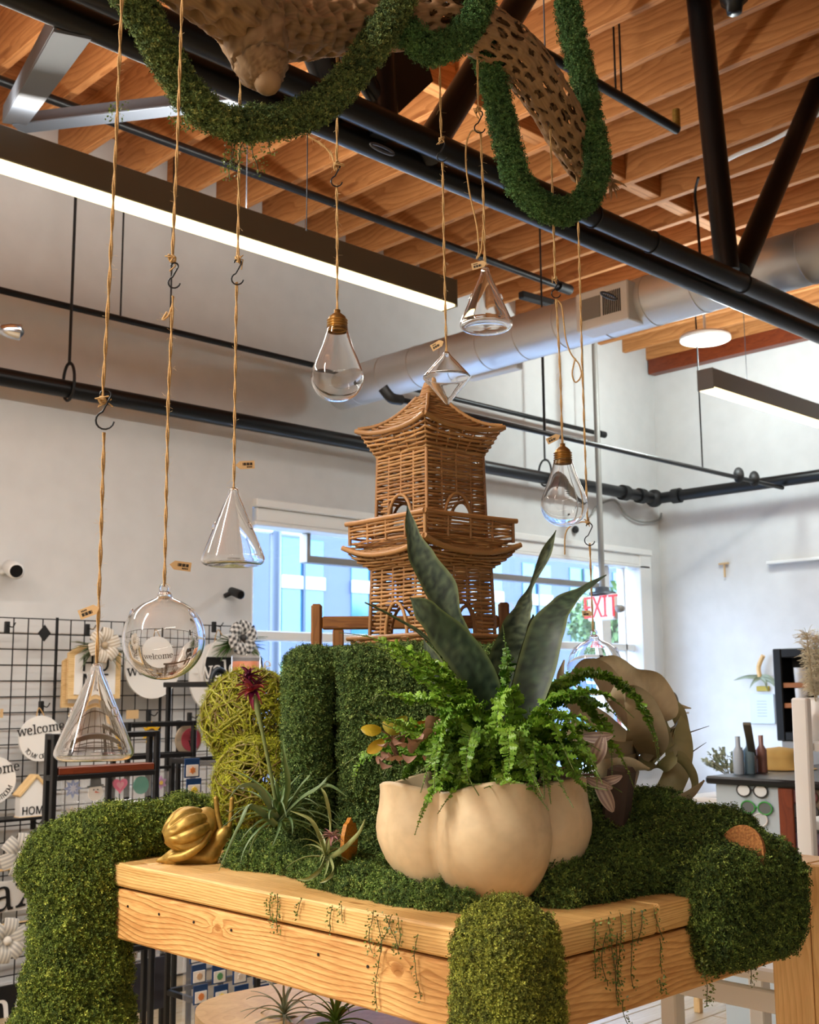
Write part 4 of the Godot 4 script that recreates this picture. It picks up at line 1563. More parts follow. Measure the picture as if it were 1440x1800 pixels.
func build_pot() -> void:
	var c := sr(1.712, 0.103, TY)
	var th := thing("lobed_pot", "cream clay pot shaped in soft pumpkin lobes holding a fern", "pot", c)
	var mb := MB.new()
	var ys := [0.0, 0.004, 0.012, 0.025, 0.04, 0.055, 0.07, 0.085, 0.10, 0.115, 0.13, 0.142, 0.152, 0.157, 0.160]
	var segs := 150
	var grid := []
	for i in ys.size():
		for k in segs:
			var phi := TAU * k / segs
			var wob: float = 0.006 * sin(phi * 5.0 + 1.2) * ys[i] / 0.16 + 0.004 * sin(phi * 2.0 + 0.5) * ys[i] / 0.16
			grid.append(c + pot_dir(phi) * pot_r(phi, ys[i]) + Vector3(0, ys[i] + wob, 0))
	# lip and inner side down to the soil
	var inner := [[0.9755, 0.1625], [0.955, 0.160], [0.945, 0.150], [0.93, 0.118]]
	for q in inner:
		for k in segs:
			var phi := TAU * k / segs
			var wob := 0.006 * sin(phi * 5.0 + 1.2) + 0.004 * sin(phi * 2.0 + 0.5)
			grid.append(c + pot_dir(phi) * (pot_r(phi, 0.16) * q[0]) + Vector3(0, q[1] + wob, 0))
	var rows := ys.size() + inner.size()
	for i in rows:
		for k in segs:
			var a: Vector3 = grid[mini(i + 1, rows - 1) * segs + k] - grid[maxi(i - 1, 0) * segs + k]
			var b: Vector3 = grid[i * segs + (k + 1) % segs] - grid[i * segs + (k + segs - 1) % segs]
			var nn := a.cross(b).normalized()
			var out := pot_dir(TAU * k / segs)
			var inside := i > ys.size()
			if i == ys.size(): out = Vector3.UP
			if nn.dot(out) * (-1.0 if inside else 1.0) < 0.0: nn = -nn
			mb.vert(grid[i * segs + k], nn, Vector2(float(k) / segs * 3.0, float(i) / rows))
	for i in rows - 1:
		for k in segs:
			var k2 := (k + 1) % segs
			mb.quad(i * segs + k, i * segs + k2, (i + 1) * segs + k2, (i + 1) * segs + k)
	var b0 := mb.vert(c, Vector3.DOWN)
	for k in segs:
		mb.tri(b0, k, (k + 1) % segs)
	part(th, "bowl", mb, mats["clay"])
	mb = MB.new()
	var s0 := mb.vert(c + Vector3(0, 0.130, 0), Vector3.UP)
	for k in segs:
		var phi := TAU * k / segs
		mb.vert(c + pot_dir(phi) * (pot_r(phi, 0.16) * 0.935) + Vector3(0, 0.122 + rnd(-0.003, 0.003), 0), Vector3.UP)
	for k in segs: mb.tri(s0, 1 + k, 1 + (k + 1) % segs)
	part(th, "soil", mb, mats["soil"])
	build_snake_plant(c)
	build_fern(c)
	build_small_pot_plants(c)

func px_path(l: Array) -> Array:
	var o := []
	for q in l: o.append(at(q[0], q[1], q[2]))
	return o

func widths_of(list: Array, n: int, d: float) -> PackedFloat32Array:
	# list of widths in photo pixels at distance d, resampled to n
	var o := PackedFloat32Array()
	for i in n:
		var t := float(i) / (n - 1) * (list.size() - 1)
		var k := mini(int(t), list.size() - 2)
		var f := t - k
		f = f * f * (3.0 - 2.0 * f)
		o.append(maxf(lerpf(list[k], list[k + 1], f) * d / FPX, 0.0004))
	return o

func build_snake_plant(c: Vector3) -> void:
	var th := thing("snake_plant", "dark banded snake plant with pointed leaves rising behind the fern", "plant", c + Vector3(0.02, 0.125, -0.02))
	# [path (px, px, depth), widths px, turn of the blade about the view axis, lightness]
	var leaves := [
		[[[845, 1330, 1.74], [835, 1230, 1.76], [812, 1140, 1.77], [795, 1085, 1.77], [772, 1035, 1.78], [742, 985, 1.79], [724, 935, 1.80], [716, 888, 1.81]], [34, 44, 46, 34, 62, 50, 24, 1], 0.25, 0.5],
		[[[868, 1340, 1.73], [862, 1250, 1.72], [838, 1180, 1.70], [795, 1120, 1.69], [752, 1075, 1.68], [720, 1050, 1.68]], [40, 56, 66, 66, 44, 1], -0.15, 0.25],
		[[[850, 1320, 1.80], [800, 1180, 1.86], [740, 1115, 1.90], [690, 1083, 1.92], [642, 1058, 1.93]], [26, 30, 24, 15, 1], 0.9, 0.35],
		[[[870, 1340, 1.76], [872, 1240, 1.78], [888, 1160, 1.80], [905, 1110, 1.80], [920, 1068, 1.81], [934, 1030, 1.82], [958, 975, 1.83], [978, 932, 1.84]], [40, 54, 66, 58, 30, 8, 20, 1], 0.2, 1.0],
		[[[905, 1345, 1.72], [922, 1250, 1.72], [945, 1170, 1.73], [962, 1110, 1.74], [990, 1065, 1.76], [1030, 1034, 1.78], [1066, 1010, 1.79]], [46, 58, 66, 62, 40, 14, 1], -0.2, 0.1],
		[[[890, 1340, 1.75], [905, 1240, 1.75], [922, 1165, 1.76], [934, 1110, 1.77], [938, 1080, 1.78]], [34, 42, 40, 26, 2], 0.55, 0.4],
		[[[850, 1340, 1.78], [815, 1260, 1.79], [785, 1205, 1.80], [762, 1165, 1.81], [745, 1125, 1.82]], [40, 52, 50, 34, 2], -0.3, 0.6]]
	var view := cam_basis.x
	for L in leaves:
		var pts := curve(px_path(L[0]), 9)
		var n := pts.size()
		var w := widths_of(L[1], n, 1.76)
		var mb := MB.new()
		var across := 8
		var cols := []
		var sd0 := rnd(0, 50)
		for i in n:
			var t := float(i) / (n - 1)
			for k in across + 1:
				var u := -1.0 + 2.0 * k / across
				var band := no1.get_noise_3d(t * 26.0 + sd0, u * 1.6, sd0) + 0.5 * no1.get_noise_3d(t * 60.0, u * 4.0, sd0 + 9.0)
				var dark := Color(0.012, 0.026, 0.018)
				var light := Color(0.045, 0.080, 0.042).lerp(Color(0.22, 0.27, 0.15), L[3] * 0.6)
				var cc := dark.lerp(light, clampf(0.42 + band * 1.1, 0.0, 1.0))
				if absf(u) > 0.93: cc = cc.lerp(Color(0.20, 0.25, 0.09), 0.6)
				cols.append(cc)
		var side := (cam_basis * Basis(Vector3.FORWARD, 0.0) * Vector3(1, 0, 0)).rotated((pts[n - 1] - pts[0]).normalized(), L[2])
		blade(mb, pts, w, side, 0.30, 0.0022, across, cols)
		part(th, "leaf", mb, mats["thick_leaf"])

func frond(th: Node3D, path: Array, max_len: float, tone: float, spread := 0.0) -> void:
	# arching fern frond: midrib and two rows of crinkled pinnae
	var pts := curve(path, 14)
	var mb := MB.new()
	mb.col = Color(0.12, 0.16, 0.04)
	tube(mb, pts, 0.0007, 4, false)
	var total := 0.0
	for i in pts.size() - 1: total += pts[i].distance_to(pts[i + 1])
	var step := 0.0037
	var run := 0.0
	var nxt := 0.02
	var side0 := rnd(-0.5, 0.5)
	for i in pts.size() - 1:
		var seg := pts[i].distance_to(pts[i + 1])
		while nxt < run + seg:
			var p := pts[i].lerp(pts[i + 1], (nxt - run) / seg)
			var d := (pts[i + 1] - pts[i]).normalized()
			var t := nxt / total
			var ln := max_len * (0.55 + 0.45 * sin(PI * clampf(t * 1.15, 0, 1))) * (1.0 if t < 0.75 else maxf(0.18, (1.0 - t) / 0.25)) * rnd(0.8, 1.15)
			var up := Vector3(0, 1, 0).rotated(d, side0)
			var sd := d.cross(up).normalized()
			up = sd.cross(d).normalized()
			for s in [-1.0, 1.0]:
				var g := Color(0.065, 0.17, 0.016).lerp(Color(0.26, 0.46, 0.045), clampf(tone + rnd(-0.3, 0.3), 0, 1))
				mb.col = g
				var dir: Vector3 = (sd * s + d * rnd(-0.2, 0.7) + up * rnd(-0.45, 0.6)).normalized()
				pinna(mb, p, dir, (d + rvec() * 0.75).normalized(), ln)
			nxt += step
		run += seg
	part(th, "frond", mb, mats["leaf"])

func pinna(mb: MB, p: Vector3, dir: Vector3, along: Vector3, ln: float) -> void:
	var nn := dir.cross(along).normalized()
	var al := nn.cross(dir).normalized()
	var k := mb.v.size()
	var wv := rnd(-0.12, 0.12)
	# [along the leaflet, half width, wave]
	var prof := [[0.0, 0.08, 0.0], [0.20, 0.36, 0.16], [0.34, 0.18, -0.08], [0.52, 0.38, 0.18], [0.66, 0.16, -0.06], [0.82, 0.26, 0.12], [1.0, 0.03, -0.15]]
	for q in prof:
		var cp: Vector3 = p + dir * (q[0] * ln) + nn * (wv * q[0] * ln)
		mb.vert(cp + al * (q[1] * ln) + nn * (q[2] * ln), (nn + al * 0.4).normalized())
		mb.vert(cp - nn * (0.05 * ln), nn)
		mb.vert(cp - al * (q[1] * ln) + nn * (q[2] * ln * -0.8), (nn - al * 0.4).normalized())
	for i in prof.size() - 1:
		var a := k + i * 3
		mb.quad(a, a + 1, a + 4, a + 3)
		mb.quad(a + 1, a + 2, a + 5, a + 4)

func build_fern(c: Vector3) -> void:
	var th := thing("fern", "bright green crinkled fern arching out of the clay pot", "plant", c + Vector3(0, 0.125, 0))
	var fr := [
		[[[865, 1330, 1.72], [840, 1250, 1.70], [790, 1185, 1.68], [720, 1145, 1.67], [650, 1120, 1.66], [596, 1112, 1.66]], 0.9],
		[[[862, 1330, 1.71], [820, 1245, 1.67], [770, 1200, 1.65], [715, 1165, 1.64], [650, 1128, 1.63]], 0.85],
		[[[855, 1330, 1.69], [815, 1270, 1.65], [770, 1235, 1.62], [715, 1226, 1.61], [668, 1222, 1.60], [655, 1240, 1.60]], 0.9],
		[[[850, 1335, 1.68], [800, 1300, 1.63], [745, 1288, 1.60], [690, 1270, 1.59], [642, 1252, 1.58]], 0.8],
		[[[845, 1340, 1.66], [810, 1335, 1.60], [775, 1370, 1.55], [748, 1415, 1.53], [729, 1468, 1.53]], 0.65],
		[[[865, 1340, 1.66], [850, 1340, 1.58], [815, 1370, 1.55], [790, 1400, 1.54], [770, 1430, 1.54]], 0.6],
		[[[880, 1340, 1.66], [885, 1360, 1.57], [875, 1400, 1.54], [860, 1440, 1.53], [848, 1478, 1.53]], 0.55],
		[[[890, 1335, 1.66], [905, 1340, 1.58], [895, 1375, 1.55], [880, 1410, 1.54], [870, 1435, 1.54]], 0.6],
		[[[900, 1330, 1.72], [960, 1225, 1.74], [1030, 1185, 1.76], [1085, 1195, 1.78], [1130, 1240, 1.79], [1152, 1290, 1.79], [1160, 1345, 1.79]], 0.45],
		[[[900, 1330, 1.70], [950, 1245, 1.70], [1015, 1215, 1.71], [1070, 1225, 1.72], [1115, 1262, 1.72]], 0.5],
		[[[905, 1335, 1.68], [960, 1270, 1.66], [1015, 1260, 1.65], [1060, 1290, 1.64]], 0.7],
		[[[905, 1335, 1.67], [970, 1300, 1.63], [1020, 1300, 1.61], [1055, 1320, 1.60]], 0.75],
		[[[885, 1330, 1.74], [888, 1240, 1.75], [892, 1170, 1.76], [884, 1098, 1.76]], 0.05],
		[[[890, 1330, 1.70], [905, 1250, 1.66], [895, 1215, 1.63], [880, 1230, 1.60], [875, 1285, 1.58], [895, 1345, 1.57]], 0.75],
		[[[880, 1330, 1.69], [860, 1270, 1.64], [835, 1240, 1.61], [800, 1250, 1.59], [780, 1290, 1.58]], 0.7]]
	for f in fr: frond(th, px_path(f[0]), 0.0165, f[1])
	# more of the long arching ones, each bent its own way
	for k in [0, 0, 1, 1, 2, 3, 3, 8, 8, 9, 10]:
		var q := []
		var dx := rnd(-26, 26)
		var dy := rnd(-22, 26)
		var fc := rnd(0.78, 1.0)
		for j in fr[k][0].size():
			var t: float = float(j) / (fr[k][0].size() - 1)
			var b: Array = fr[k][0][j]
			q.append([lerpf(865, b[0], fc) + dx * t, lerpf(1320, b[1], fc) + dy * t + rnd(-5, 5), b[2] + rnd(-0.02, 0.02)])
		frond(th, px_path(q), 0.0165, fr[k][1] + rnd(-0.2, 0.15))
	for i in 58:
		var a := rnd(-2.7, 2.7)
		if a > -1.7 and a < -0.75: a += 1.6
		var ro := c + Vector3(0, 0.128, 0) + pot_dir(a + rnd(-0.4, 0.4)) * rnd(0.01, 0.06)
		var out := pot_dir(a)
		var reach := rnd(0.08, 0.15)
		var hgt := rnd(0.06, 0.125)
		var p1 := ro + out * reach * 0.3 + Vector3(0, hgt * 0.75, 0)
		var p2 := ro + out * reach * 0.7 + Vector3(0, hgt, 0) + rvec() * 0.012
		var p3 := ro + out * reach * 1.0 + Vector3(0, hgt * 0.72, 0) + rvec() * 0.018
		var p4 := ro + out * reach * 1.15 + Vector3(0, hgt * 0.35, 0) + rvec() * 0.02
		frond(th, [ro, p1, p2, p3, p4], 0.016, rnd(0.25, 0.85))

func spoon_leaf(mb: MB, base: Vector3, dir: Vector3, up: Vector3, ln: float, wd: float, ca: Color, cb: Color, stripes := 0) -> void:
	var pts := PackedVector3Array()
	var n := 9
	var d := dir.normalized()
	for i in n:
		var t := float(i) / (n - 1)
		pts.append(base + d * ln * t + up * (ln * 0.22 * sin(t * PI * 0.9)) )
	var w := PackedFloat32Array()
	var cols := []
	var across := 6
	for i in n:
		var t := float(i) / (n - 1)
		w.append(wd * pow(sin(PI * clampf(0.06 + t * 0.92, 0, 1)), 0.75) + 0.0006)
		for k in across + 1:
			var u := -1.0 + 2.0 * k / across
			var m := 0.5 + 0.5 * no1.get_noise_3d(base.x * 80.0 + t * 3.0, u * 2.0, base.y * 60.0)
			if stripes: m = 1.0 if (k % 2 == 0) else 0.1
			cols.append(ca.lerp(cb, clampf(m, 0, 1)))
	var sd := d.cross(up).normalized()
	blade(mb, pts, w, sd, 0.25, 0.0012, across, cols)

func build_small_pot_plants(c: Vector3) -> void:
	# brown-leaved rosette at the pot's edge
	var b := at(712, 1350, 1.64)
	var th := thing("brown_rosette_plant", "small brown-leaved plant with yellow leaf tips at the pot rim", "plant", b)
	for i in 20:
		var mb := MB.new()
		var px := rnd(672, 755)
		var py := rnd(1292, 1352)
		if i > 14: px = rnd(735, 790); py = rnd(1280, 1300)
		var p := at(px, py, 1.575 + rnd(-0.02, 0.03))
		var dir := (p - at(725, 1345, 1.66)).normalized() + rvec() * 0.4
		spoon_leaf(mb, p - dir * 0.008, dir, Vector3(0, 1, 0) - cam_basis.z * -0.6 + rvec() * 0.3, rnd(0.02, 0.03), rnd(0.014, 0.02), Color(0.20, 0.10, 0.065), Color(0.42, 0.25, 0.17))
		part(th, "leaf", mb, mats["thick_leaf"])
	for q in [[655, 1282, -1.0, 0.1, Color(0.62, 0.46, 0.02)], [662, 1310, -0.8, -0.6, Color(0.55, 0.36, 0.02)], [700, 1272, 0.7, 0.6, Color(0.42, 0.36, 0.03)], [735, 1278, 0.8, 0.4, Color(0.60, 0.20, 0.03)], [780, 1275, 0.4, 0.4, Color(0.65, 0.40, 0.03)], [690, 1280, -0.5, 0.3, Color(0.45, 0.40, 0.05)]]:
		var mb := MB.new()
		var p := at(q[0], q[1], 1.62)
		var dir: Vector3 = cam_basis.x * q[2] + cam_basis.y * q[3]
		spoon_leaf(mb, p - dir.normalized() * 0.012, dir, cam_basis.z, 0.028, 0.016, q[4], q[4] * 0.75)
		mb.col = Color(0.25, 0.13, 0.09)
		tube(mb, curve([at(705, 1345, 1.66), at(690, 1300, 1.63), p - dir.normalized() * 0.012], 5), 0.0011, 5, false)
		part(th, "yellow_leaf", mb, mats["leaf"])
	# striped inch plant at the other side
	b = at(1040, 1380, 1.70)
	th = thing("inch_plant", "purple and silver striped inch plant hanging from the pot rim", "plant", b)
	for q in [[1040, 1345, 0.30, 0.95, 62, 26], [1046, 1365, 0.45, -0.9, 66, 24], [1022, 1295, 0.98, 0.1, 55, 20], [1010, 1360, -0.9, 0.2, 50, 22], [1030, 1368, 0.8, -0.25, 48, 18], [1020, 1380, -0.5, -0.5, 45, 20], [1050, 1375, 0.9, 0.3, 45, 16], [985, 1370, -0.6, 0.5, 42, 22], [960, 1372, -0.4, -0.7, 40, 22]]:
		var mb := MB.new()
		var k := 1.66 / FPX
		var dir: Vector3 = cam_basis.x * q[2] + cam_basis.y * q[3] + cam_basis.z * 0.2
		spoon_leaf(mb, at(q[0], q[1], 1.66), dir, cam_basis.z, q[4] * k, q[5] * k, Color(0.16, 0.09, 0.085), Color(0.42, 0.34, 0.27), 1)
		part(th, "leaf", mb, mats["thick_leaf"])
	var mbs := MB.new()
	mbs.col = Color(0.15, 0.09, 0.06)
	tube(mbs, curve([at(985, 1390, 1.70), at(1015, 1365, 1.67), at(1045, 1362, 1.66)], 6), 0.0016, 6)
	part(th, "stem", mbs, mats["thick_leaf"])

# ---------------------------------------------------------------- smaller things on the table
func arc_leaf(mb: MB, base: Vector3, dir: Vector3, ln: float, wd: float, drop: float, ca: Color, cb: Color, curl := 0.0, fold := 0.5) -> void:
	# a tapering air-plant leaf that leaves along dir and bends over by drop (radians of pitch over its length)
	var pts := PackedVector3Array()
	var p := base
	var d := dir.normalized()
	var n := 14
	var w := PackedFloat32Array()
	var cols := []
	var ax := d.cross(Vector3.UP)
	if ax.length() < 0.1: ax = Vector3.RIGHT
	ax = ax.normalized()
	for i in n:
		var t := float(i) / (n - 1)
		pts.append(p)
		w.append(wd * (0.9 if t < 0.15 else 1.0) * pow(1.0 - t, 0.8) + 0.0005)
		for k in 5: cols.append(ca.lerp(cb, clampf(t * 0.8 + rnd(-0.1, 0.1), 0, 1)))
		p += d * ln / (n - 1)
		d = d.rotated(ax, -drop / n).rotated(Vector3.UP, curl / n)
	blade(mb, pts, w, ax, fold, maxf(wd * 0.08, 0.0005), 4, cols)

func air_plant(called: String, label: String, base: Vector3, n: int, ln: float, wd: float, ca: Color, cb: Color, lean: Vector3, group := "") -> Node3D:
	var th := thing(called, label, "plant", base, group)
	for i in n:
		var mb := MB.new()
		var a := i * 2.399 + rnd(-0.2, 0.2)
		var el := lerpf(1.35, -0.1, float(i) / n)
		var dir := Vector3(cos(a) * cos(el), sin(el), sin(a) * cos(el)) + lean * 0.4
		arc_leaf(mb, base + Vector3(0, 0.012 * (1.0 - float(i) / n), 0), dir, ln * rnd(0.75, 1.15), wd * rnd(0.8, 1.15), rnd(0.9, 1.9), ca, cb, rnd(-0.6, 0.6))
		part(th, "leaf", mb, mats["leaf"])
	return th

func petal_flower(th: Node3D, called: String, p: Vector3, r: float, cols: Array, n: int) -> void:
	var mb := MB.new()
	for i in n:
		mb.col = cols[i % cols.size()]
		var d := (rvec() + Vector3(0, 0.5, 0)).normalized()
		arc_leaf(mb, p, d, r * rnd(0.6, 1.1), r * 0.35, rnd(0.3, 1.6), cols[i % cols.size()], cols[(i + 1) % cols.size()])
	part(th, called, mb, mats["leaf"])

func build_snail() -> void:
	var o := sr(2.062, -0.376, TY)
	var th := thing("gold_snail", "shiny gold snail figurine with ridged shell on the bare plank", "figurine", o, "", deg_to_rad(-44.15))
	var prims := [
		[1, Vector3(-0.058, 0.005, 0.0), Vector3(-0.03, 0.010, 0.0), 0.004, 0.012],
		[1, Vector3(-0.03, 0.010, 0.0), Vector3(0.03, 0.012, 0.0), 0.013, 0.014],
		[1, Vector3(0.03, 0.012, 0.0), Vector3(0.050, 0.045, 0.0), 0.014, 0.011],
		[1, Vector3(0.050, 0.045, 0.0), Vector3(0.056, 0.053, 0.0), 0.011, 0.010]]
	var mb := surface_net(prims, Vector3(-0.07, -0.006, -0.03), Vector3(0.08, 0.075, 0.03), 0.003, 0.012, 0.0006, 60.0)
	for i in mb.v.size(): mb.v[i].y = maxf(mb.v[i].y, 0.0)
	part(th, "body", mb, mats["gold"], true)
	# shell: ridged, from the apex (to the left and nearer) to the wide mouth behind the head
	mb = MB.new()
	var a0 := Vector3(-0.046, 0.046, 0.022)
	var a1 := Vector3(0.022, 0.064, -0.006)
	var ax := (a1 - a0)
	var bs := frame_at(ax)
	var na := 26
	var ns := 96
	for i in na:
		var t := float(i) / (na - 1)
		var r := 0.040 * pow(sin(PI * (0.03 + 0.80 * t)), 0.62)
		for k in ns + 1:
			var th_ := TAU * k / ns
			var groove := 1.0 - 0.16 * pow(absf(sin(th_ * 4.5 + t * 1.6)), 10.0) * smoothstep(0.0, 0.25, t) - 0.12 * exp(-pow((t - 0.2) / 0.05, 2.0)) * pow(absf(cos(th_ * 7.0)), 3.0)
			var out := bs.x * cos(th_) + bs.y * sin(th_)
			mb.vert(a0 + ax * t + out * r * groove, (out - ax.normalized() * (0.9 - 1.8 * t) * 0.7).normalized(), Vector2(t, th_))
	for i in na - 1:
		for k in ns:
			var a := i * (ns + 1) + k
			mb.quad(a, a + 1, a + ns + 2, a + ns + 1)
	mb.smooth()
	part(th, "shell", mb, mats["gold"], true)
	mb = MB.new()
	ball(mb, a1, Vector3(0.022, 0.030, 0.026), 16, 10)
	part(th, "shell_mouth", mb, mats["gold"], true)
	# mouth roll round the shell's foot
	mb = MB.new()
	tube(mb, curve([Vector3(-0.035, 0.012, 0.022), Vector3(-0.005, 0.018, 0.030), Vector3(0.020, 0.034, 0.026), Vector3(0.034, 0.055, 0.014)], 8), PackedFloat32Array([0.004, 0.005, 0.006, 0.007, 0.0075, 0.008, 0.008, 0.008, 0.008, 0.008, 0.008, 0.008, 0.0075, 0.007, 0.007, 0.0065, 0.006, 0.006, 0.006, 0.0055, 0.005, 0.005, 0.0045, 0.004, 0.004]), 10)
	part(th, "shell_lip", mb, mats["gold"], true)
	for q in [[Vector3(0.050, 0.055, 0.004), Vector3(0.043, 0.085, 0.006), Vector3(0.040, 0.108, 0.006)], [Vector3(0.060, 0.055, -0.004), Vector3(0.064, 0.070, -0.004), Vector3(0.066, 0.106, -0.004)]]:
		mb = MB.new()
		var pts := curve(q, 6)
		tube(mb, pts, 0.0042, 10)
		ball(mb, pts[pts.size() - 1], 0.0046, 10, 8)
		part(th, "eye_stalk", mb, mats["gold"], true)

func vine_ball(called: String, label: String, c: Vector3, r: float, n: int, group: String) -> void:
	var th := thing(called, label, "moss ball", c - Vector3(0, r, 0), group)
	var mb := MB.new()
	var tops := []
	var nors := []
	for i in n:
		var ax := rvec().normalized()
		var u := ax.cross(rvec()).normalized()
		var v := ax.cross(u)
		var off := rnd(-0.55, 0.55)
		var rr := r * sqrt(1.0 - off * off)
		var st := rnd(0, TAU)
		var sweep := rnd(1.6, 5.0)
		var pts := PackedVector3Array()
		var k := rnd(0.90, 1.0)
		for j in 28:
			var a := st + sweep * j / 27.0
			var p := (u * cos(a) + v * sin(a)) * rr * k + ax * off * r * k
			p += Vector3(no1.get_noise_3d(p.x * 40.0, p.y * 40.0, i), no1.get_noise_3d(p.z * 40.0, i, p.x * 40.0), no1.get_noise_3d(i, p.y * 40.0, p.z * 40.0)) * 0.006
			pts.append(c + p)
			if rng.randf() < 0.72 + 0.4 * no1.get_noise_3d(p.x * 22.0, p.y * 22.0, p.z * 22.0):
				for m in 3:
					tops.append(p + Vector3(0, r, 0) + rvec() * 0.0035)
					nors.append((p.normalized() + rvec() * 0.5).normalized())
		var shade := rng.randf()
		mb.col = Color(0.12, 0.07, 0.02).lerp(Color(0.36, 0.36, 0.03), shade)
		tube(mb, pts, rnd(0.0012, 0.0026), 5, true)
	part(th, "vine_weave", mb, mats["thick_leaf"])
	scatter_sprigs(th, "moss_tufts", tops, nors, 0.0095, Color(0.26, 0.25, 0.012), Color(0.60, 0.62, 0.02), Color(0.78, 0.76, 0.06), 0.0, sprig_mesh_b)

func build_table_things() -> void:
	build_snail()
	vine_ball("vine_ball", "larger yellow-green vine and moss ball behind the air plant", at(440, 1262, 2.24), 0.094, 170, "vine and moss balls")
	vine_ball("vine_ball", "smaller yellow-green moss ball in front of the larger vine ball", at(452, 1374, 2.12), 0.080, 140, "vine and moss balls")
	# big air plant with flower stalk
	var sil := Color(0.20, 0.27, 0.15)
	var grn := Color(0.10, 0.19, 0.04)
	var b := at(490, 1445, 1.86)
	var th := air_plant("air_plant", "large silvery green air plant with a tall red and purple flower stalk", b, 40, 0.105, 0.0085, grn, sil, Vector3(0.1, 0, 0), "air plants on the table")
	for q in [[[490, 1440], [530, 1400], [560, 1382], [598, 1345]], [[490, 1445], [540, 1395], [575, 1380], [610, 1400]], [[488, 1440], [455, 1385], [425, 1380], [402, 1405]], [[486, 1450], [440, 1415], [420, 1450], [385, 1530]], [[492, 1440], [505, 1380], [500, 1330], [497, 1300]], [[495, 1440], [525, 1385], [545, 1362], [545, 1360]]]:
		var mb := MB.new()
		var pts := curve([at(q[0][0], q[0][1], 1.85), at(q[1][0], q[1][1], 1.80), at(q[2][0], q[2][1], 1.78), at(q[3][0], q[3][1], 1.78)], 7)
		mb.col = grn.lerp(sil, rnd(0.2, 0.9))
		blade(mb, pts, widths_of([11, 12, 9, 5, 1], pts.size(), 1.8), cam_basis.x.rotated(cam_basis.z, 0.8), 0.5, 0.0008, 4)
		part(th, "leaf", mb, mats["leaf"])
	var stalk := curve([at(490, 1440, 1.86), at(478, 1370, 1.85), at(462, 1290, 1.84), at(447, 1222, 1.84)], 8)
	var mb := MB.new()
	mb.col = Color(0.16, 0.20, 0.07)
	tube(mb, stalk, PackedFloat32Array([0.0034, 0.0034, 0.0033, 0.0033, 0.0032, 0.0032, 0.0031, 0.003, 0.003, 0.003, 0.003, 0.003, 0.003, 0.003, 0.003, 0.003, 0.003, 0.0032, 0.0035, 0.004, 0.0045, 0.005, 0.0055, 0.006, 0.006]), 8)
	part(th, "flower_stalk", mb, mats["thick_leaf"])
	petal_flower(th, "flower_head", at(444, 1215, 1.84), 0.032, [Color(0.45, 0.10, 0.03), Color(0.12, 0.01, 0.09), Color(0.38, 0.03, 0.04), Color(0.05, 0.006, 0.05)], 34)
	petal_flower(th, "flower_tip", at(437, 1190, 1.84), 0.026, [Color(0.05, 0.006, 0.06), Color(0.25, 0.02, 0.05)], 22)
	# smaller blooming air plant
	b = at(572, 1512, 1.74)
	th = air_plant("air_plant", "small pale green air plant with a pink and purple bloom", b, 16, 0.058, 0.006, Color(0.34, 0.36, 0.16), Color(0.22, 0.30, 0.10), Vector3(0.2, 0, 0.2), "air plants on the table")
	for q in [[[575, 1510], [605, 1490], [630, 1465], [642, 1440]], [[570, 1508], [560, 1530], [540, 1545], [523, 1545]], [[578, 1505], [585, 1530], [575, 1545], [562, 1552]], [[572, 1505], [560, 1470], [545, 1440], [510, 1425]], [[575, 1500], [580, 1450], [572, 1400], [565, 1385]]]:
		mb = MB.new()
		var pts := curve([at(q[0][0], q[0][1], 1.73), at(q[1][0], q[1][1], 1.70), at(q[2][0], q[2][1], 1.69), at(q[3][0], q[3][1], 1.69)], 7)
		mb.col = Color(0.30, 0.34, 0.13)
		blade(mb, pts, widths_of([9, 10, 8, 5, 1], pts.size(), 1.7), cam_basis.y, 0.5, 0.0008, 4)
		part(th, "leaf", mb, mats["leaf"])
	petal_flower(th, "bloom", at(584, 1470, 1.69), 0.018, [Color(0.55, 0.28, 0.20), Color(0.08, 0.01, 0.08), Color(0.6, 0.4, 0.3), Color(0.05, 0.01, 0.05)], 30)
	# amber slice standing on edge
	var p := at(614, 1482, 1.76)
	mb = MB.new()
	var poly := PackedVector2Array()
	for i in 20:
		var a := TAU * i / 20
		poly.append(Vector2(cos(a) * 0.031, sin(a) * 0.036) * rnd(0.88, 1.08))
	var tb := Basis(Vector3.UP, deg_to_rad(-44.15 + 72.0)) * Basis(Vector3.FORWARD, -0.25)
	extrude(mb, poly, 0.006, Transform3D(tb, p))
	one("amber_slice", mb, mats["amber_crust"], "rough amber coloured slice standing on edge in the moss", "ornament", p - Vector3(0, 0.036, 0))
	# cork disc on the moss mound
	p = at(1300, 1512, 1.74)
	mb = MB.new()
	tb = Basis(Vector3.UP, deg_to_rad(-44.15 - 38.0)) * Basis(Vector3.RIGHT, -0.30) * Basis(Vector3.FORWARD, 0.20)
	poly = PackedVector2Array()
	for i in 36:
		var a := TAU * i / 36
		poly.append(Vector2(cos(a) * 0.038, sin(a) * 0.052))
	extrude(mb, poly, 0.010, Transform3D(tb, p))
	one("cork_disc", mb, mats["cork"], "oval brown cork disc lying against the dark moss", "disc", p - Vector3(0, 0.05, 0))
	# brown stone wedge behind the pot
	p = at(1086, 1415, 1.83)
	mb = MB.new()
	tb = Basis(Vector3.UP, deg_to_rad(-70.0)) * Basis(Vector3.FORWARD, 0.16)
	box(mb, Transform3D(tb, p), Vector3(0.035, 0.12, 0.05), 0.006)
	one("stone_wedge", mb, mat("stone", Color(0.30, 0.23, 0.18), 0.7), "upright brown stone block between pot and dark moss", "stone", p - Vector3(0, 0.06, 0))
	build_xerographica()
	# slab table under the display table, with air plants
	var sc := sr(2.33, -0.16, 0.905)
	th = thing("slab_stool", "round pale wood slab on a stump below the table", "table", Vector3(sc.x, 0, sc.z))
	mb = MB.new()
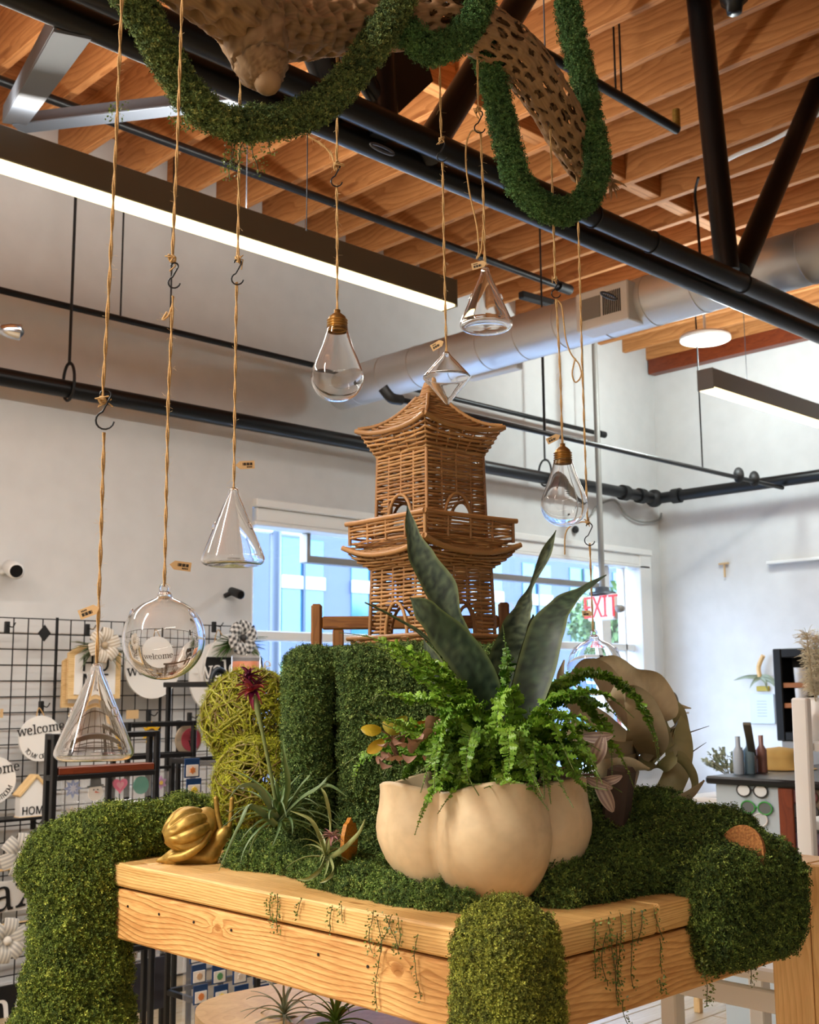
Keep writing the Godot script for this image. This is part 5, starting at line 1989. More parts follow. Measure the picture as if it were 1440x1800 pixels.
	var n := 48
	var po := PackedVector2Array()
	for i in n:
		var a := TAU * i / n
		var r := 0.235 + 0.015 * sin(a * 2.0 + 0.6) + 0.008 * sin(a * 5.0)
		po.append(Vector2(cos(a) * r, sin(a) * r))
	extrude(mb, po, 0.045, Transform3D(Basis(Vector3.RIGHT, PI / 2), sc - Vector3(0, 0.022, 0)))
	part(th, "slab_top", mb, mats["slab_wood"])
	mb = MB.new()
	lathe(mb, PackedVector2Array([Vector2(0.001, 0.0), Vector2(0.12, 0.0), Vector2(0.10, 0.3), Vector2(0.09, sc.y - 0.045)]), 20, Transform3D(Basis(), Vector3(sc.x, 0, sc.z)))
	part(th, "stump", mb, mats["shelf_wood"])
	var wh := Color(0.50, 0.54, 0.47)
	air_plant("air_plant", "silvery white air plant on the round slab below the table", on_y(500, 1790, 0.906), 22, 0.10, 0.007, Color(0.30, 0.33, 0.2), wh, Vector3(-0.1, 0.1, 0), "air plants on the slab")
	air_plant("air_plant", "dark green air plant on the round slab below the table", on_y(590, 1805, 0.906), 26, 0.10, 0.0075, Color(0.18, 0.34, 0.05), Color(0.10, 0.16, 0.09), Vector3(0.1, 0, 0), "air plants on the slab")

func curl_leaf(th: Node3D, pts_px: Array, w_px: Array, d: float, side: Vector3, c: Color) -> void:
	var mb := MB.new()
	var pts := curve(px_path(pts_px), 9)
	var n := pts.size()
	var cols := []
	for i in n:
		var t := float(i) / (n - 1)
		for k in 7: cols.append(c.lerp(Color(0.25, 0.21, 0.10), t * 0.5) * rnd(0.92, 1.06))
	blade(mb, pts, widths_of(w_px, n, d), side, 0.28, 0.0015, 6, cols)
	part(th, "leaf", mb, mats["thick_leaf"])

func build_xerographica() -> void:
	var b := at(1120, 1330, 2.02)
	var th := thing("curly_air_plant", "big tan curly-leaved air plant beside the fern", "plant", b)
	var tan := Color(0.46, 0.36, 0.22)
	var olv := Color(0.27, 0.25, 0.11)
	var X := cam_basis.x
	var Y := cam_basis.y
	var Z := cam_basis.z
	curl_leaf(th, [[1125, 1320, 2.02], [1100, 1250, 1.97], [1060, 1190, 1.95], [1030, 1170, 1.93], [1000, 1190, 1.92]], [50, 50, 44, 26, 4], 1.95, Y, tan)
	curl_leaf(th, [[1120, 1320, 2.02], [1085, 1330, 1.93], [1040, 1310, 1.90], [1010, 1270, 1.90], [1025, 1235, 1.92], [1055, 1240, 1.94]], [56, 60, 56, 44, 26, 6], 1.92, (Y + Z * 0.3), tan)
	curl_leaf(th, [[1120, 1325, 2.02], [1140, 1290, 1.94], [1130, 1240, 1.91], [1100, 1215, 1.91], [1070, 1230, 1.92]], [60, 74, 60, 40, 6], 1.93, (X + Z * 0.4), tan * 1.1)
	curl_leaf(th, [[1125, 1325, 2.02], [1165, 1260, 2.0], [1150, 1205, 1.99], [1110, 1190, 1.98], [1080, 1165, 1.98], [1035, 1163, 1.98]], [54, 54, 44, 36, 26, 4], 1.98, (Y + X * 0.5), tan)
	curl_leaf(th, [[1130, 1325, 2.02], [1175, 1280, 2.02], [1195, 1310, 2.02], [1190, 1360, 2.0], [1160, 1400, 1.98], [1130, 1395, 1.97]], [50, 56, 52, 44, 34, 6], 2.0, (X - Y * 0.2), olv * 1.15)
	curl_leaf(th, [[1130, 1325, 2.02], [1160, 1250, 2.05], [1190, 1250, 2.06], [1205, 1300, 2.06], [1208, 1345, 2.06], [1198, 1395, 2.05]], [40, 36, 28, 22, 18, 3], 2.05, (X + Y * 0.4), olv)
	curl_leaf(th, [[1120, 1340, 2.02], [1110, 1400, 1.95], [1150, 1415, 1.93], [1190, 1412, 1.93], [1220, 1395, 1.94], [1238, 1372, 1.95]], [44, 40, 34, 30, 26, 5], 1.94, (Y + Z * 0.5), tan)
	curl_leaf(th, [[1120, 1340, 2.02], [1080, 1350, 1.92], [1050, 1355, 1.90], [1100, 1345, 1.87], [1142, 1352, 1.87]], [40, 40, 34, 28, 5], 1.9, (Y + Z * 0.2), tan * 0.95)
	curl_leaf(th, [[1125, 1330, 2.02], [1155, 1350, 1.97], [1190, 1330, 1.96], [1215, 1355, 1.97], [1222, 1385, 1.98], [1205, 1400, 1.98]], [36, 30, 22, 16, 12, 3], 1.97, X, olv)
	curl_leaf(th, [[1120, 1325, 2.02], [1060, 1270, 2.0], [1000, 1230, 2.0], [985, 1195, 2.0], [992, 1160, 2.0]], [44, 36, 24, 14, 3], 2.0, X, tan)
	curl_leaf(th, [[1125, 1320, 2.03], [1135, 1245, 2.05], [1165, 1225, 2.06], [1190, 1240, 2.07], [1215, 1245, 2.07]], [40, 30, 20, 10, 2], 2.05, Y, tan)
	for q in [[1205, 1290, 1247, 1276], [1212, 1325, 1242, 1305], [1122, 1210, 1129, 1180], [1130, 1225, 1138, 1217]]:
		var mb := MB.new()
		mb.col = Color(0.06, 0.045, 0.03)
		tube(mb, PackedVector3Array([at(q[0], q[1], 2.06), at(q[2], q[3], 2.06)]), PackedFloat32Array([0.0014, 0.0004]), 5)
		part(th, "dry_tip", mb, mats["thick_leaf"])

# ---------------------------------------------------------------- cholla log, garlands, hanging glass
func build_log() -> void:
	var path := [[300, -70, 1.46], [385, -10, 1.53], [440, 30, 1.60], [500, 48, 1.67], [590, 46, 1.76], [690, 40, 1.83], [780, 38, 1.88], [850, 55, 1.92], [910, 98, 1.97], [960, 165, 2.03], [1000, 235, 2.10], [1030, 290, 2.17], [1062, 318, 2.22]]
	var rad := [0.050, 0.050, 0.052, 0.049, 0.044, 0.044, 0.044, 0.044, 0.043, 0.042, 0.040, 0.036, 0.022]
	var ctrl := px_path(path)
	var pts := curve(ctrl, 34)
	var np := pts.size()
	var th := thing("cholla_log", "brown hollow cholla wood log full of oval holes hung overhead", "log", at(590, 46, 1.76))
	var mb := MB.new()
	var ns := 130
	# running length
	var run := PackedFloat32Array([0.0])
	for i in range(1, np): run.append(run[i - 1] + pts[i].distance_to(pts[i - 1]))
	var x := frame_at(pts[1] - pts[0]).x
	var fx := []
	for i in np:
		var t := (pts[mini(i + 1, np - 1)] - pts[maxi(i - 1, 0)]).normalized()
		x = (x - t * x.dot(t)).normalized()
		fx.append([x, t.cross(x), t])
	var hole := PackedFloat32Array()
	hole.resize(np * (ns + 1))
	for layer in 2:
		for i in np:
			var tt := float(i) / (np - 1) * (rad.size() - 1)
			var k0 := mini(int(tt), rad.size() - 2)
			var r := lerpf(rad[k0], rad[k0 + 1], tt - k0)
			for k in ns + 1:
				var a := TAU * k / ns
				# staggered elongated holes, spiralling
				var su := run[i] / 0.034 + 0.35 * no1.get_noise_3d(run[i] * 22.0, cos(a) * 1.1, sin(a) * 1.1)
				var rown := floorf(su)
				var colw := a / TAU * 13.0 + (0.5 if int(rown) % 2 else 0.0) + 0.25 * no1.get_noise_2d(rown * 3.7, floorf(a / TAU * 13.0) * 5.1) + su * 0.10 + 0.55 * no1.get_noise_3d(run[i] * 16.0 + 40.0, cos(a) * 1.2, sin(a) * 1.2)
				var du := (su - rown - 0.5) / 0.47
				var dv := (colw - floorf(colw) - 0.5) / 0.40
				var sz := 0.92 + 0.7 * no1.get_noise_2d(rown * 1.9, floorf(colw) * 2.3)
				var h := sqrt(du * du + dv * dv) / sz
				hole[i * (ns + 1) + k] = h
				var out: Vector3 = fx[i][0] * cos(a) + fx[i][1] * sin(a)
				var solid := smoothstep(0.62, 0.30, float(i) / np)
				var dip := 0.007 * exp(-h * h * 1.6) + 0.0025 * no1.get_noise_3d(run[i] * 30.0, a * 2.0, 3.0) + 0.0013 * no1.get_noise_3d(run[i] * 8.0, a * 14.0, 7.0)
				var rr := r - dip - (0.016 if layer else 0.0)
				if layer == 0: rr -= 0.007 * solid * exp(-pow(h * 1.5, 4.0))
				var c := Color(0.20, 0.115, 0.05).lerp(Color(0.30, 0.18, 0.085), clampf(0.5 + no1.get_noise_3d(run[i] * 18.0, a * 12.0, 1.0), 0, 1))
				mb.col = c
				mb.vert(pts[i] + out * rr, out if layer == 0 else -out)
	var off := np * (ns + 1)
	for i in np - 1:
		for k in ns:
			var a := i * (ns + 1) + k
			var open_ := hole[a] < 0.82 and hole[a + ns + 2] < 0.84
			if open_ and float(i) / np > 0.44: continue
			mb.quad(a, a + 1, a + ns + 2, a + ns + 1)
			mb.quad(off + a, off + a + 1, off + a + ns + 2, off + a + ns + 1)
	mb.smooth()
	part(th, "trunk", mb, mats["cholla"])
	# broken stub of a side branch
	mb = MB.new()
	var sp := curve([at(440, 40, 1.60), at(452, 90, 1.585), at(464, 128, 1.575), at(470, 143, 1.57)], 8)
	var sn := 40
	for i in sp.size():
		var t := float(i) / (sp.size() - 1)
		var t3 := (sp[mini(i + 1, sp.size() - 1)] - sp[maxi(i - 1, 0)]).normalized()
		var fr := frame_at(t3)
		for k in sn + 1:
			var a := TAU * k / sn
			var out := fr.x * cos(a) + fr.y * sin(a)
			var r := lerpf(0.052, 0.020, pow(t, 1.3)) * (1.0 + 0.16 * no1.get_noise_2d(cos(a) * 3.0, sin(a) * 3.0 + t * 2.0)) - 0.003 * absf(sin(a * 9.0 + t * 5.0))
			mb.col = Color(0.14, 0.075, 0.03).lerp(Color(0.32, 0.20, 0.10), clampf(0.5 + no1.get_noise_3d(t * 8.0, a * 5.0, 2.0), 0, 1))
			mb.vert(sp[i] + out * r, out)
	for i in sp.size() - 1:
		for k in sn:
			var a := i * (sn + 1) + k
			mb.quad(a, a + 1, a + sn + 2, a + sn + 1)
	ball(mb, sp[sp.size() - 1], 0.019, 12, 8)
	mb.smooth()
	part(th, "branch_stub", mb, mats["cholla"])
	# knots of bark at the far end and a wooden peg on top
	mb = MB.new()
	mb.col = Color(0.20, 0.11, 0.05)
	for i in 14:
		arc_leaf(mb, at(1068, 320, 2.23), (cam_basis.x * rnd(-0.2, 1.0) + cam_basis.y * rnd(-0.8, 0.5) + rvec() * 0.3), rnd(0.02, 0.04), 0.012, 0.8, Color(0.22, 0.12, 0.05), Color(0.38, 0.22, 0.1))
	part(th, "frayed_end", mb, mats["cholla"])
	# hidden hanging wires to the joists
	for q in [[385, -10, 1.53], [960, 150, 2.03]]:
		var p := at(q[0], q[1], q[2])
		rod(th, "hanging_wire", p + Vector3(0, 0.02, 0), Vector3(p.x, 4.579, p.z), 0.0015, mats["grey_metal"], 5)
	build_garlands()

func garland(called: String, label: String, path: Array, r: float, c0: Color, c1: Color, c2: Color, dens: float) -> Node3D:
	var pts := curve(px_path(path), 12)
	var mb := MB.new()
	var rads := PackedFloat32Array()
	for i in pts.size(): rads.append(r * (0.72 + 0.2 * no1.get_noise_1d(i * 0.35 + r * 900.0)))
	tube(mb, pts, rads, 12, true)
	var th := thing(called, label, "garland", pts[pts.size() / 2], "moss garlands")
	var keep := mb
	var s := sample_mesh(keep, dens)
	part(th, "rope_core", mb, mats["moss_body"])
	var o := origin_of(th)
	for i in s[0].size(): s[0][i] -= o
	scatter_sprigs(th, "moss_sprigs", s[0], s[1], 0.0135, c0, c1, c2, 0.25, sprig_mesh, 0.8)
	return th

func build_garlands() -> void:
	var a0 := Color(0.05, 0.09, 0.028)
	var a1 := Color(0.17, 0.24, 0.065)
	var a2 := Color(0.34, 0.36, 0.10)
	var g := garland("moss_garland", "grey-green moss garland swagged below the broken log stub", [[205, -40, 1.42], [240, 5, 1.45], [275, 70, 1.48], [312, 135, 1.51], [350, 185, 1.53], [400, 215, 1.55], [455, 217, 1.58], [510, 208, 1.61], [565, 185, 1.65], [615, 135, 1.69], [655, 80, 1.73], [690, 25, 1.76], [715, -20, 1.77]], 0.0185, a0, a1, a2, 240000.0)
	for q in [[405, 240, 60], [415, 245, 75], [430, 240, 62], [440, 250, 60], [470, 235, 38], [310, 205, 25], [325, 210, 22], [213, 185, 30]]:
		strand(g, "strand", at(q[0], q[1], 1.56), float(q[2]) / 1300.0, 3, cam_basis.z)
	var wm := MB.new()
	tube(wm, PackedVector3Array([at(541, 205, 1.64), at(539, 402, 1.64)]), 0.0008, 5)
	ball(wm, at(539, 404, 1.64), 0.0018, 8, 6)
	part(g, "dangling_wire", wm, mats["grey_metal"])
	var b0 := Color(0.03, 0.085, 0.024)
	var b1 := Color(0.10, 0.23, 0.06)
	var b2 := Color(0.20, 0.33, 0.11)
	garland("moss_garland", "short green moss garland wrapped under the middle of the log", [[690, 30, 1.80], [720, 62, 1.80], [760, 88, 1.82], [800, 72, 1.84], [830, 35, 1.86], [850, -15, 1.88]], 0.0185, b0, b1, b2, 260000.0)
	garland("moss_garland", "green moss garland looping around the tapered end of the log", [[838, 60, 1.95], [862, 120, 1.96], [878, 190, 1.97], [893, 260, 1.98], [912, 320, 1.99], [945, 358, 2.0], [985, 372, 2.02], [1020, 360, 2.04], [1043, 325, 2.06], [1050, 275, 2.08], [1038, 220, 2.09]], 0.0185, b0, b1, b2, 260000.0)
	garland("moss_garland", "green moss garland hanging straight from the ceiling to the log end", [[985, -60, 2.10], [998, 10, 2.10], [1012, 80, 2.10], [1026, 140, 2.11], [1034, 190, 2.11], [1040, 235, 2.11]], 0.0175, b0, b1, b2, 260000.0)

func twine(th: Node3D, called: String, pts: PackedVector3Array, strands: int, fuzz: float) -> void:
	# strands twisted round one another, with loose fibres
	var fine := PackedVector3Array()
	for i in pts.size() - 1:
		var n := maxi(1, int(pts[i].distance_to(pts[i + 1]) / 0.006))
		for k in n: fine.append(pts[i].lerp(pts[i + 1], float(k) / n))
	fine.append(pts[pts.size() - 1])
	var mb := MB.new()
	var ph := rnd(0, 6)
	for s in strands:
		var line := PackedVector3Array()
		for i in fine.size():
			var a := ph + i * 0.55 + TAU * s / strands
			var wob := rnd(-0.0003, 0.0003)
			line.append(fine[i] + Vector3(cos(a), 0, sin(a)) * ((0.0011 if strands > 1 else 0.0) + wob))
		tube(mb, line, 0.00115 if strands > 1 else 0.0014, 5, true)
	part(th, called, mb, mats["twine"])
	if fuzz > 0.0:
		mb = MB.new()
		for i in fine.size():
			var n := int(fuzz) + (1 if rng.randf() < fuzz - int(fuzz) else 0)
			for k in n:
				var d := (rvec() * Vector3(1, 0.7, 1)).normalized()
				var ln := rnd(0.003, 0.010)
				var p := fine[i]
				tube(mb, PackedVector3Array([p, p + d * ln * 0.6, p + d * ln + Vector3(0, rnd(-0.003, 0.002), 0)]), 0.00016, 3, false)
		var o := part(th, called + "_fibres", mb, mats["twine_fibre"])
		o.set_meta("kind", "stuff")

func s_hook(th: Node3D, top: Vector3, h: float) -> void:
	var mb := MB.new()
	var r := h * 0.26
	var X := cam_basis.x
	var Y := Vector3.UP
	var pts := PackedVector3Array()
	for i in 9: pts.append(top + X * (r * 0.6) * cos(PI - PI * 1.2 * i / 8.0) + Y * (r * 0.6) * sin(PI - PI * 1.2 * i / 8.0))
	for i in 11: pts.append(top - Y * (h - r) + X * r * cos(0.6 * PI + PI * 1.35 * i / 10.0) + Y * r * sin(0.6 * PI + PI * 1.35 * i / 10.0))
	tube(mb, pts, 0.0011, 6)
	part(th, "hook", mb, mats["black_metal"])

func knot(th: Node3D, p: Vector3, r: float) -> void:
	var mb := MB.new()
	for i in 3:
		var pts := PackedVector3Array()
		var u := rvec().normalized()
		var v := u.cross(rvec()).normalized()
		for k in 13: pts.append(p + (u * cos(TAU * k / 12.0) + v * sin(TAU * k / 12.0)) * r * rnd(0.8, 1.0))
		tube(mb, pts, 0.0013, 5, false)
	for i in 3:
		tube(mb, PackedVector3Array([p, p + rvec().normalized() * r * 2.0, p + rvec().normalized() * r * 2.6 - Vector3(0, r, 0)]), 0.0009, 4)
	part(th, "knot", mb, mats["twine"])

func price_tag(th: Node3D, p: Vector3, ang: float, flip: float) -> void:
	var mb := MB.new()
	var b := cam_basis * Basis(Vector3(0, 0, 1), ang) * Basis(Vector3(0, 1, 0), flip)
	extrude(mb, PackedVector2Array([Vector2(0, 0), Vector2(0.006, 0.0055), Vector2(0.026, 0.0055), Vector2(0.026, -0.0055), Vector2(0.006, -0.0055)]), 0.0006, Transform3D(b, p))
	var t := part(th, "price_tag", mb, mats["kraft"])
	mb = MB.new()
	for i in 9:
		box(mb, Transform3D(b, p + b * Vector3(0.010 + i * 0.0015, 0.0012, 0.0004)), Vector3(0.0006 + 0.0005 * (i % 3), 0.0036, 0.0002))
	part(t, "barcode", mb, mats["ink"])
	mb = MB.new()
	for i in 4: box(mb, Transform3D(b, p + b * Vector3(0.016 + i * 0.0019, -0.0028, 0.0004)), Vector3(0.0013, 0.0018, 0.0002))
	part(t, "price_print", mb, mats["ink"])

func glass_shell(mb: MB, prof: PackedVector2Array, scale_: float, th_: float, xf: Transform3D) -> void:
	# an outer wall and, th_ inside it, an inner wall
	var o := PackedVector2Array()
	var inn := PackedVector2Array()
	var np := prof.size()
	for i in np:
		var a: Vector2 = prof[maxi(i - 1, 0)]
		var b: Vector2 = prof[mini(i + 1, np - 1)]
		var t := (b - a).normalized()
		var nn := Vector2(t.y, -t.x)
		o.append(prof[i] * scale_)
		var q: Vector2 = prof[i] * scale_ - nn * th_
		q.x = 0.0 if prof[i].x == 0.0 else maxf(q.x, 0.0004)
		inn.append(q)
	lathe(mb, o, 64, xf)
	lathe(mb, inn, 64, xf, true)

func smooth_prof(ctrl: Array, steps: int) -> PackedVector2Array:
	var o := PackedVector2Array()
	var n := ctrl.size()
	for i in n - 1:
		var p0: Vector2 = ctrl[maxi(i - 1, 0)]
		var p1: Vector2 = ctrl[i]
		var p2: Vector2 = ctrl[i + 1]
		var p3: Vector2 = ctrl[mini(i + 2, n - 1)]
		for k in steps:
			var q := p1.cubic_interpolate(p2, p0, p3, float(k) / steps)
			q.x = maxf(q.x, 0.0)
			o.append(q)
	o.append(ctrl[n - 1])
	return o

func ring(mb: MB, c: Vector3, axis: Vector3, r: float, tr: float) -> void:
	var f := frame_at(axis)
	var pts := PackedVector3Array()
	for i in 25: pts.append(c + (f.x * cos(TAU * i / 24.0) + f.y * sin(TAU * i / 24.0)) * r)
	tube(mb, pts, tr, 8, false)

func vessel(kind: String, label: String, px: float, top_py: float, d: float, w_px: float) -> Array:
	# hangs with its top at the pixel; returns [thing, top point]
	var top := at(px, top_py, d)
	var w := w_px * d / FPX
	var prof: PackedVector2Array
	var hgt := 1.0
	if kind == "cone":
		prof = smooth_prof([Vector2(0, 0.035), Vector2(0.30, 0.02), Vector2(0.42, 0.015), Vector2(0.485, 0.06), Vector2(0.497, 0.12), Vector2(0.465, 0.22), Vector2(0.33, 0.55), Vector2(0.17, 0.93), Vector2(0.09, 1.12), Vector2(0.075, 1.2), Vector2(0.045, 1.235), Vector2(0, 1.24)], 5)
		hgt = 1.24
	elif kind == "globe":
		var c := [Vector2(0, 0.0)]
		for i in range(1, 13):
			var a := -PI / 2 + PI * i / 13.6
			c.append(Vector2(cos(a) * 0.5, 0.5 + sin(a) * 0.5))
		c.append_array([Vector2(0.10, 1.005), Vector2(0.085, 1.05), Vector2(0.05, 1.08), Vector2(0, 1.085)])
		prof = smooth_prof(c, 4)
		hgt = 1.16
	elif kind == "diamond":
		prof = smooth_prof([Vector2(0, 0.0), Vector2(0.05, 0.02), Vector2(0.25, 0.27), Vector2(0.47, 0.53), Vector2(0.497, 0.58), Vector2(0.47, 0.63), Vector2(0.27, 0.86), Vector2(0.10, 1.05), Vector2(0.06, 1.12), Vector2(0, 1.14)], 5)
		hgt = 1.14
	else:
		prof = smooth_prof([Vector2(0, 0.02), Vector2(0.2, 0.045), Vector2(0.38, 0.16), Vector2(0.485, 0.36), Vector2(0.49, 0.56), Vector2(0.41, 0.80), Vector2(0.31, 1.05), Vector2(0.235, 1.28), Vector2(0.20, 1.42), Vector2(0.19, 1.45), Vector2(0, 1.455)], 5)
		hgt = 1.80
	var base := top - Vector3(0, hgt * w, 0)
	var th := thing({"cone": "glass_cone", "globe": "glass_globe", "diamond": "glass_diamond", "bulb": "glass_bulb"}[kind], label, "hanging vase", base, "hanging glass vases")
	var mb := MB.new()
	glass_shell(mb, prof, w, 0.0016, Transform3D(Basis(), base))
	part(th, "glass_body", mb, mats["glass"])
	if kind == "cone" or kind == "globe":
		for s in [-1.0, 1.0]:
			var y := 0.62 if kind == "cone" else 0.80
			var r := 0.31 if kind == "cone" else 0.405
			mb = MB.new()
			var out: Vector3 = (cam_basis.x * s * 0.92 + cam_basis.z * 0.38).normalized()
			out.y = 0.0
			out = out.normalized()
			ring(mb, base + out * (r * w) + Vector3(0, y * w, 0), (out + Vector3(0, 0.35, 0)).normalized(), 0.055 * w, 0.012 * w)
			part(th, "rim_ring", mb, mats["glass"])
	if kind == "globe":
		mb = MB.new()
		ring(mb, base + Vector3(0, 1.11 * w, 0), cam_basis.z, 0.05 * w, 0.022 * w)
		part(th, "hanging_loop", mb, mats["glass"])
	if kind == "bulb":
		mb = MB.new()
		var c := PackedVector2Array([Vector2(0.185, 1.36)])
		for i in 25:
			c.append(Vector2(0.185 + 0.018 * sin(i * TAU / 5.0), 1.38 + 0.24 * i / 24.0))
		c.append_array([Vector2(0.16, 1.66), Vector2(0.09, 1.72), Vector2(0.06, 1.74), Vector2(0.06, 1.80), Vector2(0.0, 1.80)])
		for i in c.size(): c[i] *= w
		lathe(mb, c, 32, Transform3D(Basis(), base))
		part(th, "screw_cap", mb, mats["brass"])
	return [th, top]

func build_hanging() -> void:
	var br := mat("brass", Color("b08a50"), 0.35, 0.9)
	br.metallic_specular = 0.5
	# kind, label, top px, depth, width px, lower twine px path, hook px, upper twine px path, tag [px, py, angle, flip]
	var L := [
		["cone", "largest clear glass cone vase, hung lowest on twine before the wire grid", 170, 1166, 1.30, 136, [[170, 1166], [177, 960], [183, 760]], [186, 694, 62], [[180, 704], [192, 500], [204, 250], [214, 0], [222, -180]], [175, 1068, 3.5, 0.2]],
		["globe", "clear glass globe vase on twine beside the largest glass cone", 290, 1028, 1.42, 143, [[289, 1030], [296, 700], [304, 520]], [307, 468, 40], [[303, 455], [312, 250], [320, 0], [326, -160]], [298, 992, -0.15, 0.2]],
		["cone", "clear glass cone vase on twine beside the window corner", 411, 857, 1.60, 112, [[411, 860], [413, 700], [416, 496]], [418, 462, 40], [[418, 455], [421, 250], [424, 60]], [414, 818, 0.05, 0.2]],
		["bulb", "clear glass light bulb vase with brass cap before the long light", 593, 545, 1.786, 92, [[593, 548], [593, 420], [592, 325]], [592, 292, 38], [[592, 288], [593, 180], [593, 70]], []],
		["diamond", "clear glass diamond vase on twine right behind the pagoda spire", 785, 618, 1.90, 84, [[785, 620], [781, 450], [778, 285]], [777, 252, 34], [[776, 245], [774, 170], [773, 70]], [780, 600, 3.6, 0.6]],
		["cone", "small clear glass cone vase hung highest, under the looped twine", 853, 470, 1.92, 92, [[853, 472], [850, 350], [845, 232]], [843, 200, 36], [[841, 192], [840, 140], [839, 75]], [856, 462, 3.35, 0.3]],
		["bulb", "clear glass light bulb vase with brass cap above the snake plant", 989, 780, 2.05, 82, [[989, 783], [985, 650], [978, 525]], [977, 495, 30], [[976, 490], [972, 350], [966, 190]], [985, 765, 3.6, 0.3]],
		["globe", "clear glass globe vase hung low before the window by the exit sign", 1044, 1108, 2.16, 98, [[1043, 1110], [1040, 1040], [1037, 955]], [1036, 925, 34], [[1033, 918], [1024, 650], [1014, 300], [1012, 250]], [1042, 1078, 3.3, 0.9]]]
	for q in L:
		var v := vessel(q[0], q[1], q[2], q[3], q[4], q[5])
		var th: Node3D = v[0]
		var lo := PackedVector3Array()
		for p in q[6]: lo.append(at(p[0], p[1], q[4]))
		twine(th, "twine_loop", lo, 2, 1.6)
		if q[9].size(): price_tag(th, at(q[9][0], q[9][1], q[4] - 0.004), q[9][2], q[9][3])
		var hk := at(q[7][0], q[7][1], q[4])
		var up := PackedVector3Array()
		for p in q[8]: up.append(at(p[0], p[1], q[4]))
		var hg := thing("twine_hanger", {"cone": "jute twine and hook holding the ", "globe": "jute twine and hook holding the ", "bulb": "jute twine and hook holding the ", "diamond": "jute twine and hook holding the "}[q[0]] + hanger_of(q[1]), "twine", up[up.size() - 1], "twine hangers")
		twine(hg, "twine", up, 2, 0.4)
		s_hook(hg, hk, q[7][2] * q[4] / FPX)
		knot(hg, at(q[8][0][0], q[8][0][1], q[4]), 0.0045)
		# slack ends of the looped ones
		if q[2] == 853: twine(th, "slack_loop", curve(px_path([[845, 232, 1.92], [828, 232, 1.92], [819, 265, 1.92], [824, 330, 1.92], [838, 395, 1.92], [842, 440, 1.92], [838, 455, 1.92], [846, 440, 1.92], [850, 395, 1.92]]), 6), 1, 0.8)
		if q[2] == 989: twine(th, "slack_loop", curve(px_path([[980, 528, 2.05], [988, 540, 2.05], [994, 590, 2.05], [1003, 620, 2.05], [1018, 640, 2.05], [1022, 660, 2.05], [1012, 672, 2.05], [1006, 655, 2.05], [1012, 630, 2.05]]), 6), 1, 0.5)
		if q[2] == 1044: twine(hg, "loose_end", curve(px_path([[1033, 918, 2.16], [1020, 918, 2.16], [1003, 925, 2.16], [994, 940, 2.16], [993, 975, 2.16]]), 6), 1, 0.2)
		if q[2] == 593: twine(hg, "loose_end", curve(px_path([[540, 240, 1.786], [560, 250, 1.786], [582, 270, 1.786], [590, 300, 1.786]]), 6), 2, 2.0)
		if q[2] == 290: twine(th, "loose_end", curve(px_path([[302, 540, 1.42], [296, 555, 1.42], [286, 562, 1.42], [294, 548, 1.42]]), 5), 1, 1.5)

func hanger_of(label: String) -> String:
	# the words that single the vase out, without its opening words
	var w := label.split(" ")
	var o := []
	for i in range(0, mini(w.size(), 9)): o.append(w[i].trim_suffix(","))
	return " ".join(o)

# ---------------------------------------------------------------- the wire-grid wall with signs, the card racks
const GZ := -5.52
func rect_on_z(mb: MB, x0: float, y0: float, x1: float, y1: float, z: float, thick: float, bev := 0.002) -> void:
	# a board filling the photo rectangle where it stands on the plane z
	var a := on_z(x0, y1, z)
	var b := on_z(x1, y0, z)
	slab_between(mb, Vector3(a.x, a.y, z - thick), Vector3(b.x, b.y, z), bev)

func rect_mid(x0: float, y0: float, x1: float, y1: float, z: float) -> Vector3:
	return on_z((x0 + x1) * 0.5, (y0 + y1) * 0.5, z)

func disc(mb: MB, c: Vector3, r: float, t: float, segs := 48) -> void:
	# a round board facing +z
	var p := PackedVector2Array()
	for i in segs: p.append(Vector2(cos(TAU * i / segs), sin(TAU * i / segs)) * r)
	extrude(mb, p, t, Transform3D(Basis(), c))

func ztext(parent: Node3D, called: String, txt: String, h: float, c: Vector3, m: Material, tilt := 0.0, serif := false) -> void:
	lettering(parent, called, txt, h, Transform3D(Basis(Vector3(0, 0, 1), tilt), c - origin_of(parent)), m, 0.003, serif)

func arc_text(parent: Node3D, txt: String, h: float, c: Vector3, r: float, mid: float, step: float, m: Material) -> void:
	# letters set round an arc below the centre
	for i in txt.length():
		if txt[i] == " ": continue
		var a := mid + (i - (txt.length() - 1) * 0.5) * step
		ztext(parent, "letter", txt[i], h, c + Vector3(sin(a) * r, -cos(a) * r, 0.006), m, a)

func px_m(px: float, py: float, z: float) -> float:
	# metres per photo pixel (upright) at that place
	return on_z(px, py - 0.5, z).y - on_z(px, py + 0.5, z).y

func ribbon_bow(label: String, c: Vector3, r: float, ca: Color, cb: Color, plaid: bool, group := "") -> Node3D:
	var th := thing("ribbon_bow", label, "bow", c, group)
	for i in 6:
		var mb := MB.new()
		var a := TAU * i / 6.0 + 0.3
		var d := Vector3(cos(a), sin(a), 0)
		var pts := curve([c, c + d * r * 0.5 + Vector3(0, 0, r * 0.35), c + d * r + Vector3(0, 0, r * 0.25), c + d * r * 0.75 + Vector3(0, 0, r * 0.02)], 5)
		var w := PackedFloat32Array()
		var cols := []
		for j in pts.size():
			w.append(r * 0.72)
			for k in 9:
				var s := (k % 2 == 0)
				if plaid: s = (j / 2 + k / 2) % 2 == 0
				cols.append(ca if s else cb)
		blade(mb, pts, w, Vector3(0, 0, 1).cross(d), 0.1, 0.0012, 8, cols)
		part(th, "loop", mb, mats["painted"])
	var mb := MB.new()
	mb.col = ca
	ball(mb, c + Vector3(0, 0, r * 0.3), r * 0.2, 10, 8)
	part(th, "centre_knot", mb, mats["painted"])
	return th

